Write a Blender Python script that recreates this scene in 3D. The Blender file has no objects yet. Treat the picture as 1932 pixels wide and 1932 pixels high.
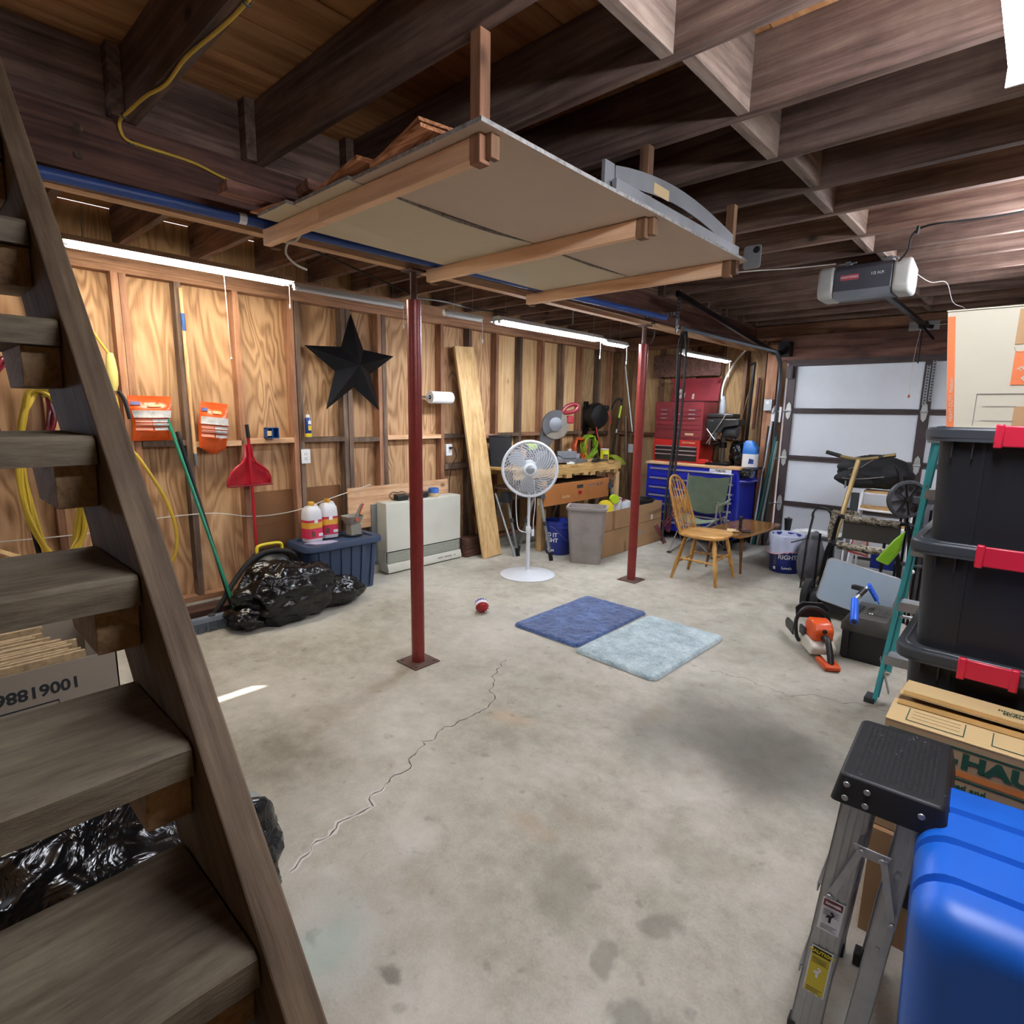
import bpy, bmesh, math, random
from math import sin, cos, pi, radians, sqrt, atan2, hypot
from mathutils import Vector, Matrix, noise
rnd = random.Random(11)
S = bpy.context.scene
COL = S.collection

# ---------------------------------------------------------------- camera
cd = bpy.data.cameras.new('camera'); cam = bpy.data.objects.new('camera', cd); COL.objects.link(cam)
cd.sensor_width = 36; cd.lens = 36*1076.5/1932; cd.clip_start = .02; cd.clip_end = 100
YAW, PIT, ROL = -7.41197486e-01, 1.74201871e-01, -1.66580336e-02
f_ = Vector((sin(YAW)*cos(PIT), cos(YAW)*cos(PIT), -sin(PIT))); r_ = Vector((cos(YAW), -sin(YAW), 0)); d_ = f_.cross(r_)
r2 = cos(ROL)*r_ + sin(ROL)*d_; d2 = -sin(ROL)*r_ + cos(ROL)*d_
cm = Matrix((r2, -d2, -f_)).transposed().to_4x4(); cm.translation = (0, 0, 1.54)
cam.matrix_world = cm
S.camera = cam
S.view_settings.view_transform = 'Standard'; S.view_settings.look = 'None'
S.view_settings.gamma = 1; S.view_settings.use_curve_mapping = False
S.view_settings.exposure = 1.0
# ---------------------------------------------------------------- world: daylight outside the windows
W = bpy.data.worlds.new('world'); S.world = W; W.use_nodes = True
wn = W.node_tree; bg = wn.nodes['Background']
bg.inputs[0].default_value = (.62, .76, 1, 1); bg.inputs[1].default_value = 4.0
sun = bpy.data.lights.new('sun', 'SUN'); sun.energy = 14; sun.angle = .009; sun.color = (1, .96, .88)
so = bpy.data.objects.new('sun', sun); COL.objects.link(so)
so.rotation_euler = Vector((1.5, 1.7, -1.4)).to_track_quat('-Z', 'Y').to_euler()
TUBE = 70.0      # emission of the lit fluorescent tubes

# ---------------------------------------------------------------- materials
def hexc(h):
    if isinstance(h, (tuple, list)): return (*h[:3], 1)
    h = h.lstrip('#'); c = [int(h[i:i+2], 16)/255 for i in (0, 2, 4)]
    return (*[x/12.92 if x <= .04045 else ((x+.055)/1.055)**2.4 for x in c], 1)
MATS = {}
class NT:
    def __init__(s, name):
        s.m = bpy.data.materials.new(name); s.m.use_nodes = True; s.t = s.m.node_tree
        s.b = s.t.nodes['Principled BSDF']
    def n(s, typ, **kw):
        o = s.t.nodes.new(typ)
        for k, v in kw.items():
            if k in o.inputs.keys(): o.inputs[k].default_value = v
            else: setattr(o, k, v)
        return o
    def l(s, a, b): s.t.links.new(a, b)
    def mapping(s, scale=(1, 1, 1), rot=(0, 0, 0), rand=True):
        tc = s.n('ShaderNodeTexCoord'); mp = s.n('ShaderNodeMapping'); mp.inputs['Scale'].default_value = scale
        mp.inputs['Rotation'].default_value = rot
        if rand:
            oi = s.n('ShaderNodeObjectInfo'); m = s.n('ShaderNodeVectorMath', operation='SCALE'); c = s.n('ShaderNodeCombineXYZ')
            for i in range(3): s.l(oi.outputs['Random'], c.inputs[i])
            s.l(c.outputs[0], m.inputs[0]); m.inputs['Scale'].default_value = 37
            a = s.n('ShaderNodeVectorMath', operation='ADD'); s.l(tc.outputs['Object'], a.inputs[0]); s.l(m.outputs[0], a.inputs[1])
            s.l(a.outputs[0], mp.inputs[0])
        else: s.l(tc.outputs['Object'], mp.inputs[0])
        return mp.outputs[0]
    def noise(s, vec, scale, detail=4, rough=.55, dist=0):
        o = s.n('ShaderNodeTexNoise', Scale=scale, Detail=detail, Roughness=rough, Distortion=dist); s.l(vec, o.inputs['Vector']); return o.outputs['Fac']
    def ramp(s, fac, stops):
        r = s.n('ShaderNodeValToRGB'); e = r.color_ramp.elements
        e[0].position, e[0].color = stops[0][0], hexc(stops[0][1]); e[1].position, e[1].color = stops[-1][0], hexc(stops[-1][1])
        for p, c in stops[1:-1]: k = e.new(p); k.color = hexc(c)
        s.l(fac, r.inputs[0]); return r.outputs[0]
    def mix(s, fac, a, b, mode='MIX'):
        m = s.n('ShaderNodeMix', data_type='RGBA', blend_type=mode)
        for v, i in ((fac, 0), (a, 6), (b, 7)):
            if hasattr(v, 'links'): s.l(v, m.inputs[i])
            else: m.inputs[i].default_value = v if i == 0 else hexc(v)
        return m.outputs[2]
    def math(s, op, a, b=0.0, c=None, clamp=False):
        m = s.n('ShaderNodeMath', operation=op); m.use_clamp = clamp
        for i, v in enumerate((a, b, c)):
            if v is None: continue
            if hasattr(v, 'links'): s.l(v, m.inputs[i])
            else: m.inputs[i].default_value = v
        return m.outputs[0]
    def bump(s, h, strength=.3, dist=.01):
        b = s.n('ShaderNodeBump', Strength=strength, Distance=dist); s.l(h, b.inputs['Height']); s.l(b.outputs[0], s.b.inputs['Normal'])
    def out(s, col=None, rough=.6, metal=0, spec=.5, **kw):
        if col is not None:
            if hasattr(col, 'links'): s.l(col, s.b.inputs['Base Color'])
            else: s.b.inputs['Base Color'].default_value = hexc(col)
        if hasattr(rough, 'links'): s.l(rough, s.b.inputs['Roughness'])
        else: s.b.inputs['Roughness'].default_value = rough
        s.b.inputs['Metallic'].default_value = metal; s.b.inputs['Specular IOR Level'].default_value = spec
        for k, v in kw.items(): s.b.inputs[k.replace('_', ' ')].default_value = v
        return s.m

def plain(name, col, rough=.5, metal=0, var=.12, sc=6, bump=0, spec=.5, **kw):
    if name in MATS: return MATS[name]
    t = NT(name); v = t.mapping(); f = t.noise(v, sc, 5)
    c = hexc(col); d = tuple(x*(1-var*1.6) for x in c[:3]); l = tuple(min(1, x*(1+var)) for x in c[:3])
    colr = t.ramp(f, [(.3, d), (.5, c[:3]), (.72, l)])
    if bump: t.bump(t.noise(v, sc*12, 3), bump, .004)
    MATS[name] = t.out(colr, rough, metal, spec, **kw); return MATS[name]
def wood(name, dark, mid, light, axis=2, sc=1.0, rough=.72, knots=True, dirt=0, stretch=14, bump=.25, vary=.25, fig=.09, tilt=None, flat=None):
    """straight sawn timber, the grain along one axis of the piece"""
    if name in MATS: return MATS[name]
    t = NT(name); k = [1.0]*3; k[axis] = 1/stretch
    v = t.mapping(tuple(x*sc for x in k)); v1 = t.mapping((sc,)*3)
    if tilt is not None:
        mp = v.node; mp.vector_type = 'TEXTURE'; mp.inputs['Rotation'].default_value = (0, tilt, 0); mp.inputs['Scale'].default_value = (stretch/sc, 1/sc, 1/sc)
    big = t.noise(v, 5, 3, .5, .6); fine = t.noise(v, 60, 5, .7); 
    ring = t.n('ShaderNodeMath', operation='SINE'); t.l(t.math('MULTIPLY', big, 46.0), ring.inputs[0])
    r01 = t.math('MULTIPLY_ADD', ring.outputs[0], fig, t.math('MULTIPLY', fine, .62))
    f = t.math('ADD', r01, t.math('MULTIPLY', t.noise(v1, 2.3, 3), .38))
    col = t.ramp(f, [(.25, dark), (.5, mid), (.8, light)])
    if knots:
        kk = [2.4]*3; kk[axis] = 1.5
        if flat is not None: kk = [3.4]*3; kk[axis] = 2.0; kk[flat] = 0
        vo = t.n('ShaderNodeTexVoronoi', Scale=1.6*sc); t.l(t.mapping(tuple(kk)), vo.inputs['Vector'])
        kf = t.ramp(vo.outputs['Distance'], [(.05, (1, 1, 1)), (.09, (.25, .25, .25)), (.16, (0, 0, 0))])
        col = t.mix(t.math('MULTIPLY', kf, .8), col, tuple(x*.35 for x in hexc(dark)[:3]))
    if dirt: col = t.mix(t.math('MULTIPLY', t.ramp(t.noise(v1, 1.7, 6, .7), [(.42, (0, 0, 0)), (.66, (1, 1, 1))]), dirt), col, '#1d1512')
    oi = t.n('ShaderNodeObjectInfo'); hv = t.n('ShaderNodeHueSaturation'); t.l(col, hv.inputs['Color'])
    t.l(t.math('MULTIPLY_ADD', oi.outputs['Random'], vary*1.4, 1-vary*.7), hv.inputs['Value'])
    if bump: t.bump(f, bump, .004)
    MATS[name] = t.out(hv.outputs[0], rough, 0, .3); return MATS[name]
def plyface(name, dark, mid, light, sc=1.0, axis=2, contrast=1.0):
    """rotary cut plywood: wide flame figure"""
    if name in MATS: return MATS[name]
    t = NT(name); k = [1.0]*3; k[axis] = .2
    v = t.mapping(tuple(x*sc for x in k), rand=True)
    b = t.noise(v, 4.4, 2.5, .45, .55)
    ring = t.n('ShaderNodeMath', operation='SINE'); t.l(t.math('MULTIPLY', b, 74.0), ring.inputs[0])
    k2 = [1.0]*3; k2[axis] = .03; fine = t.noise(t.mapping(tuple(k2)), 90, 4, .7)
    f = t.math('MULTIPLY_ADD', ring.outputs[0], .17*contrast, t.math('MULTIPLY_ADD', fine, .4, .14))
    f = t.math('ADD', f, t.math('MULTIPLY', t.noise(t.mapping((1, 1, .6)), 1.6, 4, .6), .36))
    col = t.ramp(f, [(.22, dark), (.45, mid), (.82, light)])
    t.bump(f, .12, .003)
    MATS[name] = t.out(col, .75, 0, .25); return MATS[name]
def emit(name, col, st):
    t = NT(name); t.b.inputs['Emission Color'].default_value = hexc(col); t.b.inputs['Emission Strength'].default_value = st
    return t.out(col, .5)
def glass(name, col=(1, 1, 1), rough=.02, alpha=.35):
    t = NT(name); return t.out(col, rough, Alpha=alpha)

# ---------------------------------------------------------------- mesh building
class MB:
    def __init__(s): s.v = []; s.f = []; s.mi = []; s.m = 0
    def add(s, vs, fs):
        b = len(s.v); s.v += [tuple(v) for v in vs]
        for f in fs: s.f.append(tuple(b+i for i in f)); s.mi.append(s.m)
        return s
    def box(s, x0, x1, y0, y1, z0, z1, M=None):
        vs = [Vector((x, y, z)) for z in (z0, z1) for x, y in ((x0, y0), (x1, y0), (x1, y1), (x0, y1))]
        if M is not None: vs = [M @ v for v in vs]
        return s.add(vs, [(3, 2, 1, 0), (4, 5, 6, 7), (0, 1, 5, 4), (1, 2, 6, 5), (2, 3, 7, 6), (3, 0, 4, 7)])
    def hexa(s, bot, top):
        return s.add(list(bot)+list(top), [(3, 2, 1, 0), (4, 5, 6, 7), (0, 1, 5, 4), (1, 2, 6, 5), (2, 3, 7, 6), (3, 0, 4, 7)])
    def bar(s, p, q, w, h, up=(0, 0, 1), w2=None, h2=None):
        p, q = Vector(p), Vector(q); d = (q-p).normalized(); up = Vector(up)
        if abs(d.dot(up)) > .99: up = Vector((1, 0, 0)) if abs(d.x) < .9 else Vector((0, 1, 0))
        a = d.cross(up).normalized(); b = a.cross(d)
        w2 = w if w2 is None else w2; h2 = h if h2 is None else h2
        g = lambda c, w, h: [c-a*w/2-b*h/2, c+a*w/2-b*h/2, c+a*w/2+b*h/2, c-a*w/2+b*h/2]
        return s.hexa(g(p, w, h), g(q, w2, h2))
    def cyl(s, p, q, r, r2=None, n=14, cap=True, n0=None):
        return s.tube([p, q], [r, r if r2 is None else r2], n, cap=cap)
    def tube(s, pts, r, n=8, closed=False, cap=True):
        P = [Vector(p) for p in pts]; R = r if isinstance(r, (list, tuple)) else [r]*len(P); m = len(P)
        T = []
        for i in range(m):
            a = P[(i-1) % m] if closed else P[max(i-1, 0)]; b = P[(i+1) % m] if closed else P[min(i+1, m-1)]
            d = b-a; T.append(d.normalized() if d.length > 1e-9 else Vector((0, 0, 1)))
        u = T[0].orthogonal().normalized(); vs = []
        for i in range(m):
            if i: u = (T[i-1].rotation_difference(T[i]) @ u)
            u = (u - T[i]*u.dot(T[i])).normalized(); w = T[i].cross(u)
            vs += [P[i]+(u*cos(2*pi*j/n)+w*sin(2*pi*j/n))*R[i] for j in range(n)]
        fs = []
        for i in range(m if closed else m-1):
            k = (i+1) % m
            for j in range(n): fs.append((i*n+j, i*n+(j+1) % n, k*n+(j+1) % n, k*n+j))
        if cap and not closed: fs += [tuple(range(n-1, -1, -1)), tuple((m-1)*n+j for j in range(n))]
        return s.add(vs, fs)
    def lathe(s, prof, c=(0, 0, 0), n=24, axis=(0, 0, 1), cap=True):
        ax = Vector(axis).normalized(); u = ax.orthogonal().normalized()
        if abs(ax.z) > .99: u = Vector((1, 0, 0))
        w = ax.cross(u); c = Vector(c); vs = []
        for r, z in prof: vs += [c+ax*z+(u*cos(2*pi*j/n)+w*sin(2*pi*j/n))*r for j in range(n)]
        fs = [(i*n+j, i*n+(j+1) % n, (i+1)*n+(j+1) % n, (i+1)*n+j) for i in range(len(prof)-1) for j in range(n)]
        if cap: fs += [tuple(range(n-1, -1, -1)), tuple((len(prof)-1)*n+j for j in range(n))]
        return s.add(vs, fs)
    def prism(s, poly, d, M=None):
        """poly: 3D points of a flat outline; d: the extrusion vector"""
        P = [Vector(p) for p in poly]; d = Vector(d); n = len(P); vs = P+[p+d for p in P]
        if M is not None: vs = [M @ v for v in vs]
        return s.add(vs, [tuple(range(n-1, -1, -1)), tuple(range(n, 2*n))]+[(i, (i+1) % n, n+(i+1) % n, n+i) for i in range(n)])
    def ell(s, c, r, n=16, m=10, M=None):
        vs = []; c = Vector(c)
        for i in range(m+1):
            t = pi*i/m
            for j in range(n):
                v = Vector((sin(t)*cos(2*pi*j/n)*r[0], sin(t)*sin(2*pi*j/n)*r[1], cos(t)*r[2]))
                vs.append((M @ v if M is not None else v)+c)
        return s.add(vs, [(i*n+j, (i+1)*n+j, (i+1)*n+(j+1) % n, i*n+(j+1) % n) for i in range(m) for j in range(n)])
    def mesh(s, name):
        me = bpy.data.meshes.new(name); me.from_pydata(s.v, [], s.f)
        me.polygons.foreach_set('material_index', s.mi)
        bm = bmesh.new(); bm.from_mesh(me); bmesh.ops.remove_doubles(bm, verts=bm.verts, dist=1e-6)
        bmesh.ops.recalc_face_normals(bm, faces=bm.faces); bm.to_mesh(me); bm.free(); return me
    def build(s, name, mats, parent=None, smooth=True, bev=0, seg=2, kind=None, label=None, loc=None, rot=None, sub=0, ang=38):
        me = s.mesh(name)
        for m in (mats if isinstance(mats, (list, tuple)) else [mats]): me.materials.append(m)
        if smooth:
            me.polygons.foreach_set('use_smooth', [True]*len(me.polygons)); me.set_sharp_from_angle(angle=radians(ang))
        o = bpy.data.objects.new(name, me); COL.objects.link(o)
        if parent: o.parent = parent
        if loc: o.location = loc
        if rot: o.rotation_euler = rot
        if bev:
            b = o.modifiers.new('bevel', 'BEVEL'); b.width = bev; b.segments = seg; b.limit_method = 'ANGLE'; b.angle_limit = radians(35)
            b.harden_normals = False
        if sub: q = o.modifiers.new('sub', 'SUBSURF'); q.levels = sub; q.render_levels = sub
        if kind: o['kind'] = kind
        if label: o['label'] = label
        return o
def tag(o, label, cat, group=None):
    o['label'] = label; o['category'] = cat
    if group: o['group'] = group
    return o
def thing(name, label, cat, loc=(0, 0, 0), rz=0, group=None, rot=None):
    o = bpy.data.objects.new(name, None); COL.objects.link(o); o.empty_display_size = .1
    o.location = loc; o.rotation_euler = rot if rot else (0, 0, rz)
    return tag(o, label, cat, group)
def copytree(o, parent=None):
    c = o.copy(); COL.objects.link(c); c.parent = parent
    for ch in list(o.children): copytree(ch, c)
    return c
def dup(o, loc, rz=0, label=None, group=None):
    c = copytree(o); c.location = loc; c.rotation_euler = (0, 0, rz)
    if label: c['label'] = label
    if group: c['group'] = group
    return c
def text(s, size, mat, M, parent, name='lettering', ext=.0008, bold=0, align='CENTER', sx=1):
    c = bpy.data.curves.new(name, 'FONT'); c.body = s; c.size = size; c.align_x = align; c.align_y = 'CENTER'
    c.extrude = ext; c.offset = bold; c.resolution_u = 3
    t = bpy.data.objects.new(name, c); COL.objects.link(t); bpy.context.view_layer.update()
    me = bpy.data.meshes.new_from_object(t.evaluated_get(bpy.context.evaluated_depsgraph_get())); bpy.data.objects.remove(t)
    me.name = name
    me.transform(M @ Matrix.Scale(sx, 4, (1, 0, 0))); me.materials.clear(); me.materials.append(mat)
    o = bpy.data.objects.new(name, me); COL.objects.link(o); o.parent = parent; return o
def frame(o, xd, yd):
    """matrix whose local x, y run along xd, yd (for lettering)"""
    x = Vector(xd).normalized(); y = Vector(yd).normalized(); z = x.cross(y)
    m = Matrix((x, y, z)).transposed().to_4x4(); m.translation = o; return m
def bez(pts, n=8, closed=False):
    """Catmull-Rom through the points"""
    P = [Vector(p) for p in pts]; o = []; m = len(P)
    for i in range(m if closed else m-1):
        a, b, c, d = (P[(i-1) % m] if closed or i else P[0]), P[i], P[(i+1) % m], (P[(i+2) % m] if closed or i+2 < m else P[-1])
        for k in range(n):
            t = k/n; o.append(.5*((2*b)+(c-a)*t+(2*a-5*b+4*c-d)*t*t+(3*b-a-3*c+d)*t**3))
    if not closed: o.append(P[-1])
    return o
def arc(c, r, a0, a1, n, u=(1, 0, 0), v=(0, 0, 1)):
    c, u, v = Vector(c), Vector(u), Vector(v)
    return [c+u*r*cos(a0+(a1-a0)*i/n)+v*r*sin(a0+(a1-a0)*i/n) for i in range(n+1)]
def rrect(x0, x1, y0, y1, r, n=4):
    o = []
    for cx, cy, a in ((x1-r, y0+r, -pi/2), (x1-r, y1-r, 0), (x0+r, y1-r, pi/2), (x0+r, y0+r, pi)):
        o += [(cx+r*cos(a+pi/2*i/n), cy+r*sin(a+pi/2*i/n)) for i in range(n+1)]
    return o

# palette
M_joist = wood('joist_wood', '#3e302b', '#735c52', '#9c8577', 0, 1, dirt=.4, stretch=18)
M_joistY = wood('joist_wood_y', '#43322c', '#7c6256', '#a88c7c', 1, 1, dirt=.35, stretch=18)
M_blockY = wood('blocking_wood', '#4a3d38', '#8a786c', '#ab9a8c', 1, 1, dirt=.3)
M_girder = wood('girder_wood', '#2c1a16', '#573a31', '#7a5648', 1, 1, dirt=.4, stretch=20)
M_pineY = wood('pine_flat_y', '#a8805c', '#caa17c', '#e0bf9c', 1, 1)
M_deck = wood('deck_plank', '#8a5836', '#bd8758', '#dcab7c', 1, .7, dirt=.12, stretch=12)
M_stud = wood('stud_wood', '#6e4a38', '#9a6e52', '#b88c6c', 2, 1, dirt=.25, vary=.5)
M_studg = wood('stud_grey', '#3c302a', '#6c5748', '#8a7462', 2, 1, dirt=.4, vary=.4)
M_plate = wood('plate_wood', '#70503c', '#9c7256', '#bb9272', 1, 1, dirt=.15)
M_ply = plyface('plywood_figure', '#7c5a3e', '#ad8560', '#cba67e', 1)
M_plyg = plyface('plywood_dull', '#6e5338', '#9a7a54', '#bc9c72', 1.2, contrast=.7)
M_pine = wood('pine_board', '#a07c50', '#c9a474', '#dfc195', 2, .8, flat=0)
M_pinex = wood('pine_board_x', '#d3a27c', '#eabf99', '#f5d5b6', 0, .8, vary=.06, flat=1)
M_stair = wood('stair_grey', '#443b2f', '#6d6353', '#89806c', 1, 1.3, dirt=.3, stretch=7, knots=False, bump=.7, vary=.10, fig=.05)
M_strg = wood('stair_side', '#3e3222', '#665543', '#82715a', 0, 1.6, dirt=.25, stretch=16, knots=False, bump=.5, vary=.06, fig=.06, tilt=.8512)
M_cleat = wood('cleat_endgrain', '#6a5538', '#94795a', '#ac9270', 0, 2, stretch=1.3, knots=False, bump=.5)
M_black = plain('black_plastic', '#141416', .45, var=.2)
M_blackm = plain('black_metal', '#17171a', .38, .6)
M_dgrey = plain('dark_grey_plastic', '#33363b', .5)
M_grey = plain('grey_plastic', '#8d8581', .55)
M_white = plain('white_paint', '#dfe3e8', .4, var=.04)
M_steel = plain('galvanised_steel', '#9aa0a4', .38, .85, var=.1)
M_alu = plain('aluminium', '#a9aaac', .42, .8, var=.08, sc=20)
M_red = plain('red_enamel', '#a01f22', .35)
M_card = plain('cardboard', '#a9855f', .85, var=.06, sc=3, bump=.1)
M_cardl = plain('cardboard_light', '#c7ae84', .85, var=.05, sc=3, bump=.1)
M_ink = plain('print_black', '#22262a', .7)
M_wink = plain('print_white', '#e6e8ea', .6, var=.02)
M_rubber = plain('rubber', '#1b1b1b', .8)
def trashbag():
    t = NT('trash_bag_film'); v = t.mapping()
    n1 = t.noise(v, 9, 3, .55, 2.2); t.bump(n1, .45, .02)
    return t.out('#08080a', .22, 0, .6)
M_bag = trashbag()
def crumple(c, r, seed, amp=.18, n=40, m=26, flat=0.0, freq=2.2):
    """a crumpled sack: noisy ellipsoid resting on its base"""
    mb = MB(); vs = []; sd = Vector((seed*3.1, seed*1.7, seed*.9))
    for i in range(m+1):
        t = pi*i/m
        for j in range(n):
            d = Vector((sin(t)*cos(2*pi*j/n), sin(t)*sin(2*pi*j/n), cos(t)))
            v1 = noise.voronoi(d*freq*.95+sd)[0]; v2 = noise.voronoi(d*freq*2.3+sd+Vector((noise.noise(d*3+sd), 0, 0)))[0]; k = 1+amp*(noise.noise(d*freq*.8+sd)*.9-.9*min(.6, v1[1]-v1[0])+.25-.42*min(.6, v2[1]-v2[0])+.12)
            p = Vector((d.x*r[0]*k, d.y*r[1]*k, d.z*r[2]*k)); 
            vs.append(Vector(c)+Vector((p.x, p.y, max(p.z, -c[2]+flat+.003))))
    return mb.add(vs, [(i*n+j, (i+1)*n+j, (i+1)*n+(j+1) % n, i*n+(j+1) % n) for i in range(m) for j in range(n)])

# ================================================================ THE SETTING
XL, XS = -4.65, -4.56        # plywood face and stud face of the left wall
YF, YS = 7.17, 7.08          # the same for the front wall
XR, YB = 1.75, -1.9
def floor_mat():
    t = NT('concrete_floor'); v = t.mapping(rand=False)
    a = t.noise(v, 1.1, 6, .6, .3); b = t.noise(v, 9, 8, .72); c = t.noise(v, 110, 3, .6)
    f = t.math('ADD', t.math('MULTIPLY', a, .55), t.math('ADD', t.math('MULTIPLY', b, .33), t.math('MULTIPLY', c, .12)))
    col = t.ramp(f, [(.3, '#7c766a'), (.42, '#9a9587'), (.52, '#b0ab9e'), (.62, '#c0bcb0'), (.74, '#d0cdc4')])
    sep = t.n('ShaderNodeVectorMath', operation='ADD'); t.l(v, sep.inputs[0])
    nv = t.n('ShaderNodeTexNoise', Scale=2.6, Detail=5.0); t.l(v, nv.inputs['Vector'])
    sc = t.n('ShaderNodeVectorMath', operation='SCALE'); sc.inputs['Scale'].default_value = .55
    sb = t.n('ShaderNodeVectorMath', operation='SUBTRACT'); t.l(nv.outputs['Color'], sb.inputs[0]); sb.inputs[1].default_value = (.5, .5, .5)
    t.l(sb.outputs[0], sc.inputs[0]); t.l(sc.outputs[0], sep.inputs[1])
    wv = sep.outputs[0]
    def spot(x, y, r, s, c, rx=1.0, soft=.25):
        nonlocal col
        d = t.n('ShaderNodeVectorMath', operation='SUBTRACT'); t.l(wv, d.inputs[0]); d.inputs[1].default_value = (x, y, 0)
        m = t.n('ShaderNodeVectorMath', operation='MULTIPLY'); t.l(d.outputs[0], m.inputs[0]); m.inputs[1].default_value = (1/rx, 1, 0)
        ln = t.n('ShaderNodeVectorMath', operation='LENGTH'); t.l(m.outputs[0], ln.inputs[0])
        mr = t.n('ShaderNodeMapRange'); mr.interpolation_type = 'SMOOTHSTEP'
        for i, q in zip(range(1, 5), (r, r*soft, 0, s)): mr.inputs[i].default_value = q
        t.l(ln.outputs['Value'], mr.inputs[0])
        col = t.mix(mr.outputs[0], col, c)
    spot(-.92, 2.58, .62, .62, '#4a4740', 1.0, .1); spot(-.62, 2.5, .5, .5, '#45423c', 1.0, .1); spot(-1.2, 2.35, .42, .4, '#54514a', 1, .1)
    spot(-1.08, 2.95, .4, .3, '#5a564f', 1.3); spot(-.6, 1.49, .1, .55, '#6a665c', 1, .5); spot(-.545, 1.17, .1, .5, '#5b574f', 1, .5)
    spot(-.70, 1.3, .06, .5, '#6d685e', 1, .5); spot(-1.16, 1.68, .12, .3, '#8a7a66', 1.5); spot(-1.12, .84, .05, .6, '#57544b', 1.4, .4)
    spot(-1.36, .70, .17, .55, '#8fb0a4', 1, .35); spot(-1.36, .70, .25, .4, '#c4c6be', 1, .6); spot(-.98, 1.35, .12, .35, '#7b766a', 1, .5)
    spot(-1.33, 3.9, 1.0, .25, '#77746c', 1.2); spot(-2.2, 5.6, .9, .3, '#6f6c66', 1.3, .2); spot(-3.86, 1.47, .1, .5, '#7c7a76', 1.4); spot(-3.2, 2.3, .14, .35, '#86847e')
    spot(-.75, 1.78, .16, .3, '#857d6e', 1.4); spot(-1.5, 1.15, .16, .45, '#d0ccc2', .7); spot(-1.8, 2.0, .12, .5, '#b99f82', 1.5)
    spot(-1.25, 1.5, .1, .35, '#a08a72', 2.0); spot(-1.05, 1.05, .08, .3, '#8d8272', 1.6); spot(-2.6, 2.9, .9, .22, '#c8c6c0', 1); spot(-.25, 3.2, .8, .3, '#6a675f')
    spots = t.ramp(t.noise(v, 3.3, 3, .4), [(.62, (0, 0, 0)), (.72, (1, 1, 1))]); col = t.mix(t.math('MULTIPLY', spots, .28), col, '#8a7c66')
    sp2 = t.ramp(t.noise(v, 14, 2, .4), [(.66, (0, 0, 0)), (.74, (1, 1, 1))]); col = t.mix(t.math('MULTIPLY', sp2, .3), col, '#66615a')
    t.bump(t.math('ADD', t.math('MULTIPLY', b, .5), c), .22, .006)
    return t.out(col, .8, 0, .25)
fl = MB().box(XL-.1, XR+.1, YB-.1, YF+.3, -.08, 0).build('floor', floor_mat(), kind='structure', smooth=False)
M_crack = plain('crack_dark', '#565148', .9)
M_effl = plain('crack_bloom', '#c6c3ba', .95, var=.1, sc=30)
def crack(pts, w, mat, name, z=.0006, jit=.03, seed=1):
    rr = random.Random(seed); P = []
    for i in range(len(pts)-1):
        a, b = Vector(pts[i]), Vector(pts[i+1]); n = max(3, int((b-a).length/.02)); d = (b-a).normalized(); s = Vector((-d.y, d.x))
        for k in range(n): P.append(a.lerp(b, k/n)+s*noise.noise(Vector((a.x+k*.31, i*1.7, seed)))*jit)
    vs = []; fs = []
    for i in range(len(P)-1):
        d = (P[i+1]-P[i]).normalized(); s = Vector((-d.y, d.x)); ww = w*(.3+rr.random())
        vs += [(P[i].x-s.x*ww, P[i].y-s.y*ww, z), (P[i].x+s.x*ww, P[i].y+s.y*ww, z)]
    for i in range(len(P)-2): fs.append((2*i, 2*i+1, 2*i+3, 2*i+2))
    return MB().add(vs, fs).build(name, mat, fl, smooth=False, kind='stuff')
C1 = [(-1.675, .746), (-1.726, .881), (-1.755, .983), (-1.783, 1.141), (-1.832, 1.279), (-1.843, 1.37), (-1.952, 1.546), (-1.967, 1.724), (-1.954, 1.913), (-2.043, 2.101), (-2.239, 2.323), (-2.31, 2.517)]
crack(C1, .0028, M_crack, 'crack', .0007, .05, 3)
crack(C1[:5], .015, M_effl, 'crack_edge', .0004, .05, 3)
crack([(-1.304, 3.245), (-1.122, 3.276), (-.874, 3.248), (-.687, 3.364), (-.4, 3.46), (.1, 3.5)], .0022, M_crack, 'crack', .0007, .05, 8)

# ---- ceiling: deck planks, joists, girder, blocking
ceil = MB().box(XL-.1, XR+.1, YB-.1, YF+.3, 2.823, 2.86).build('ceiling', M_deck, kind='structure', smooth=False)
w = .255; x = XL; deckm = MB().box(-w/2+.002, w/2-.002, YB, YF, 0, .024).mesh('plank'); deckm.materials.append(M_deck)
def inst(me, name, parent, loc, rot=(0, 0, 0)):
    o = bpy.data.objects.new(name, me); COL.objects.link(o); o.parent = parent; o.location = loc; o.rotation_euler = rot; return o
i = 0
while x < XR: inst(deckm, 'plank', ceil, (x+w/2, 0, 2.797+(i % 3)*.0015)); x += w; i += 1
JY = [-1.62, -1.15, -.68, -.21, .27, .74, 1.215, 1.685, 2.15, 2.57, 2.99, 3.41, 3.91, 4.34, 4.79, 5.24, 5.69, 6.14, 6.59, 7.0]
jr = MB().box(-2.70, XR, -.021, .021, 0, .235).mesh('joist'); jr.materials.append(M_joist)
jl = MB().box(XL, -2.58, -.021, .021, 0, .235).mesh('joist'); jl.materials.append(M_joist)
for k, y in enumerate(JY):
    inst(jr, 'joist', ceil, (0, y, 2.560+rnd.uniform(-.003, .003))); inst(jl, 'joist', ceil, (0, y-.044, 2.560))
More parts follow.
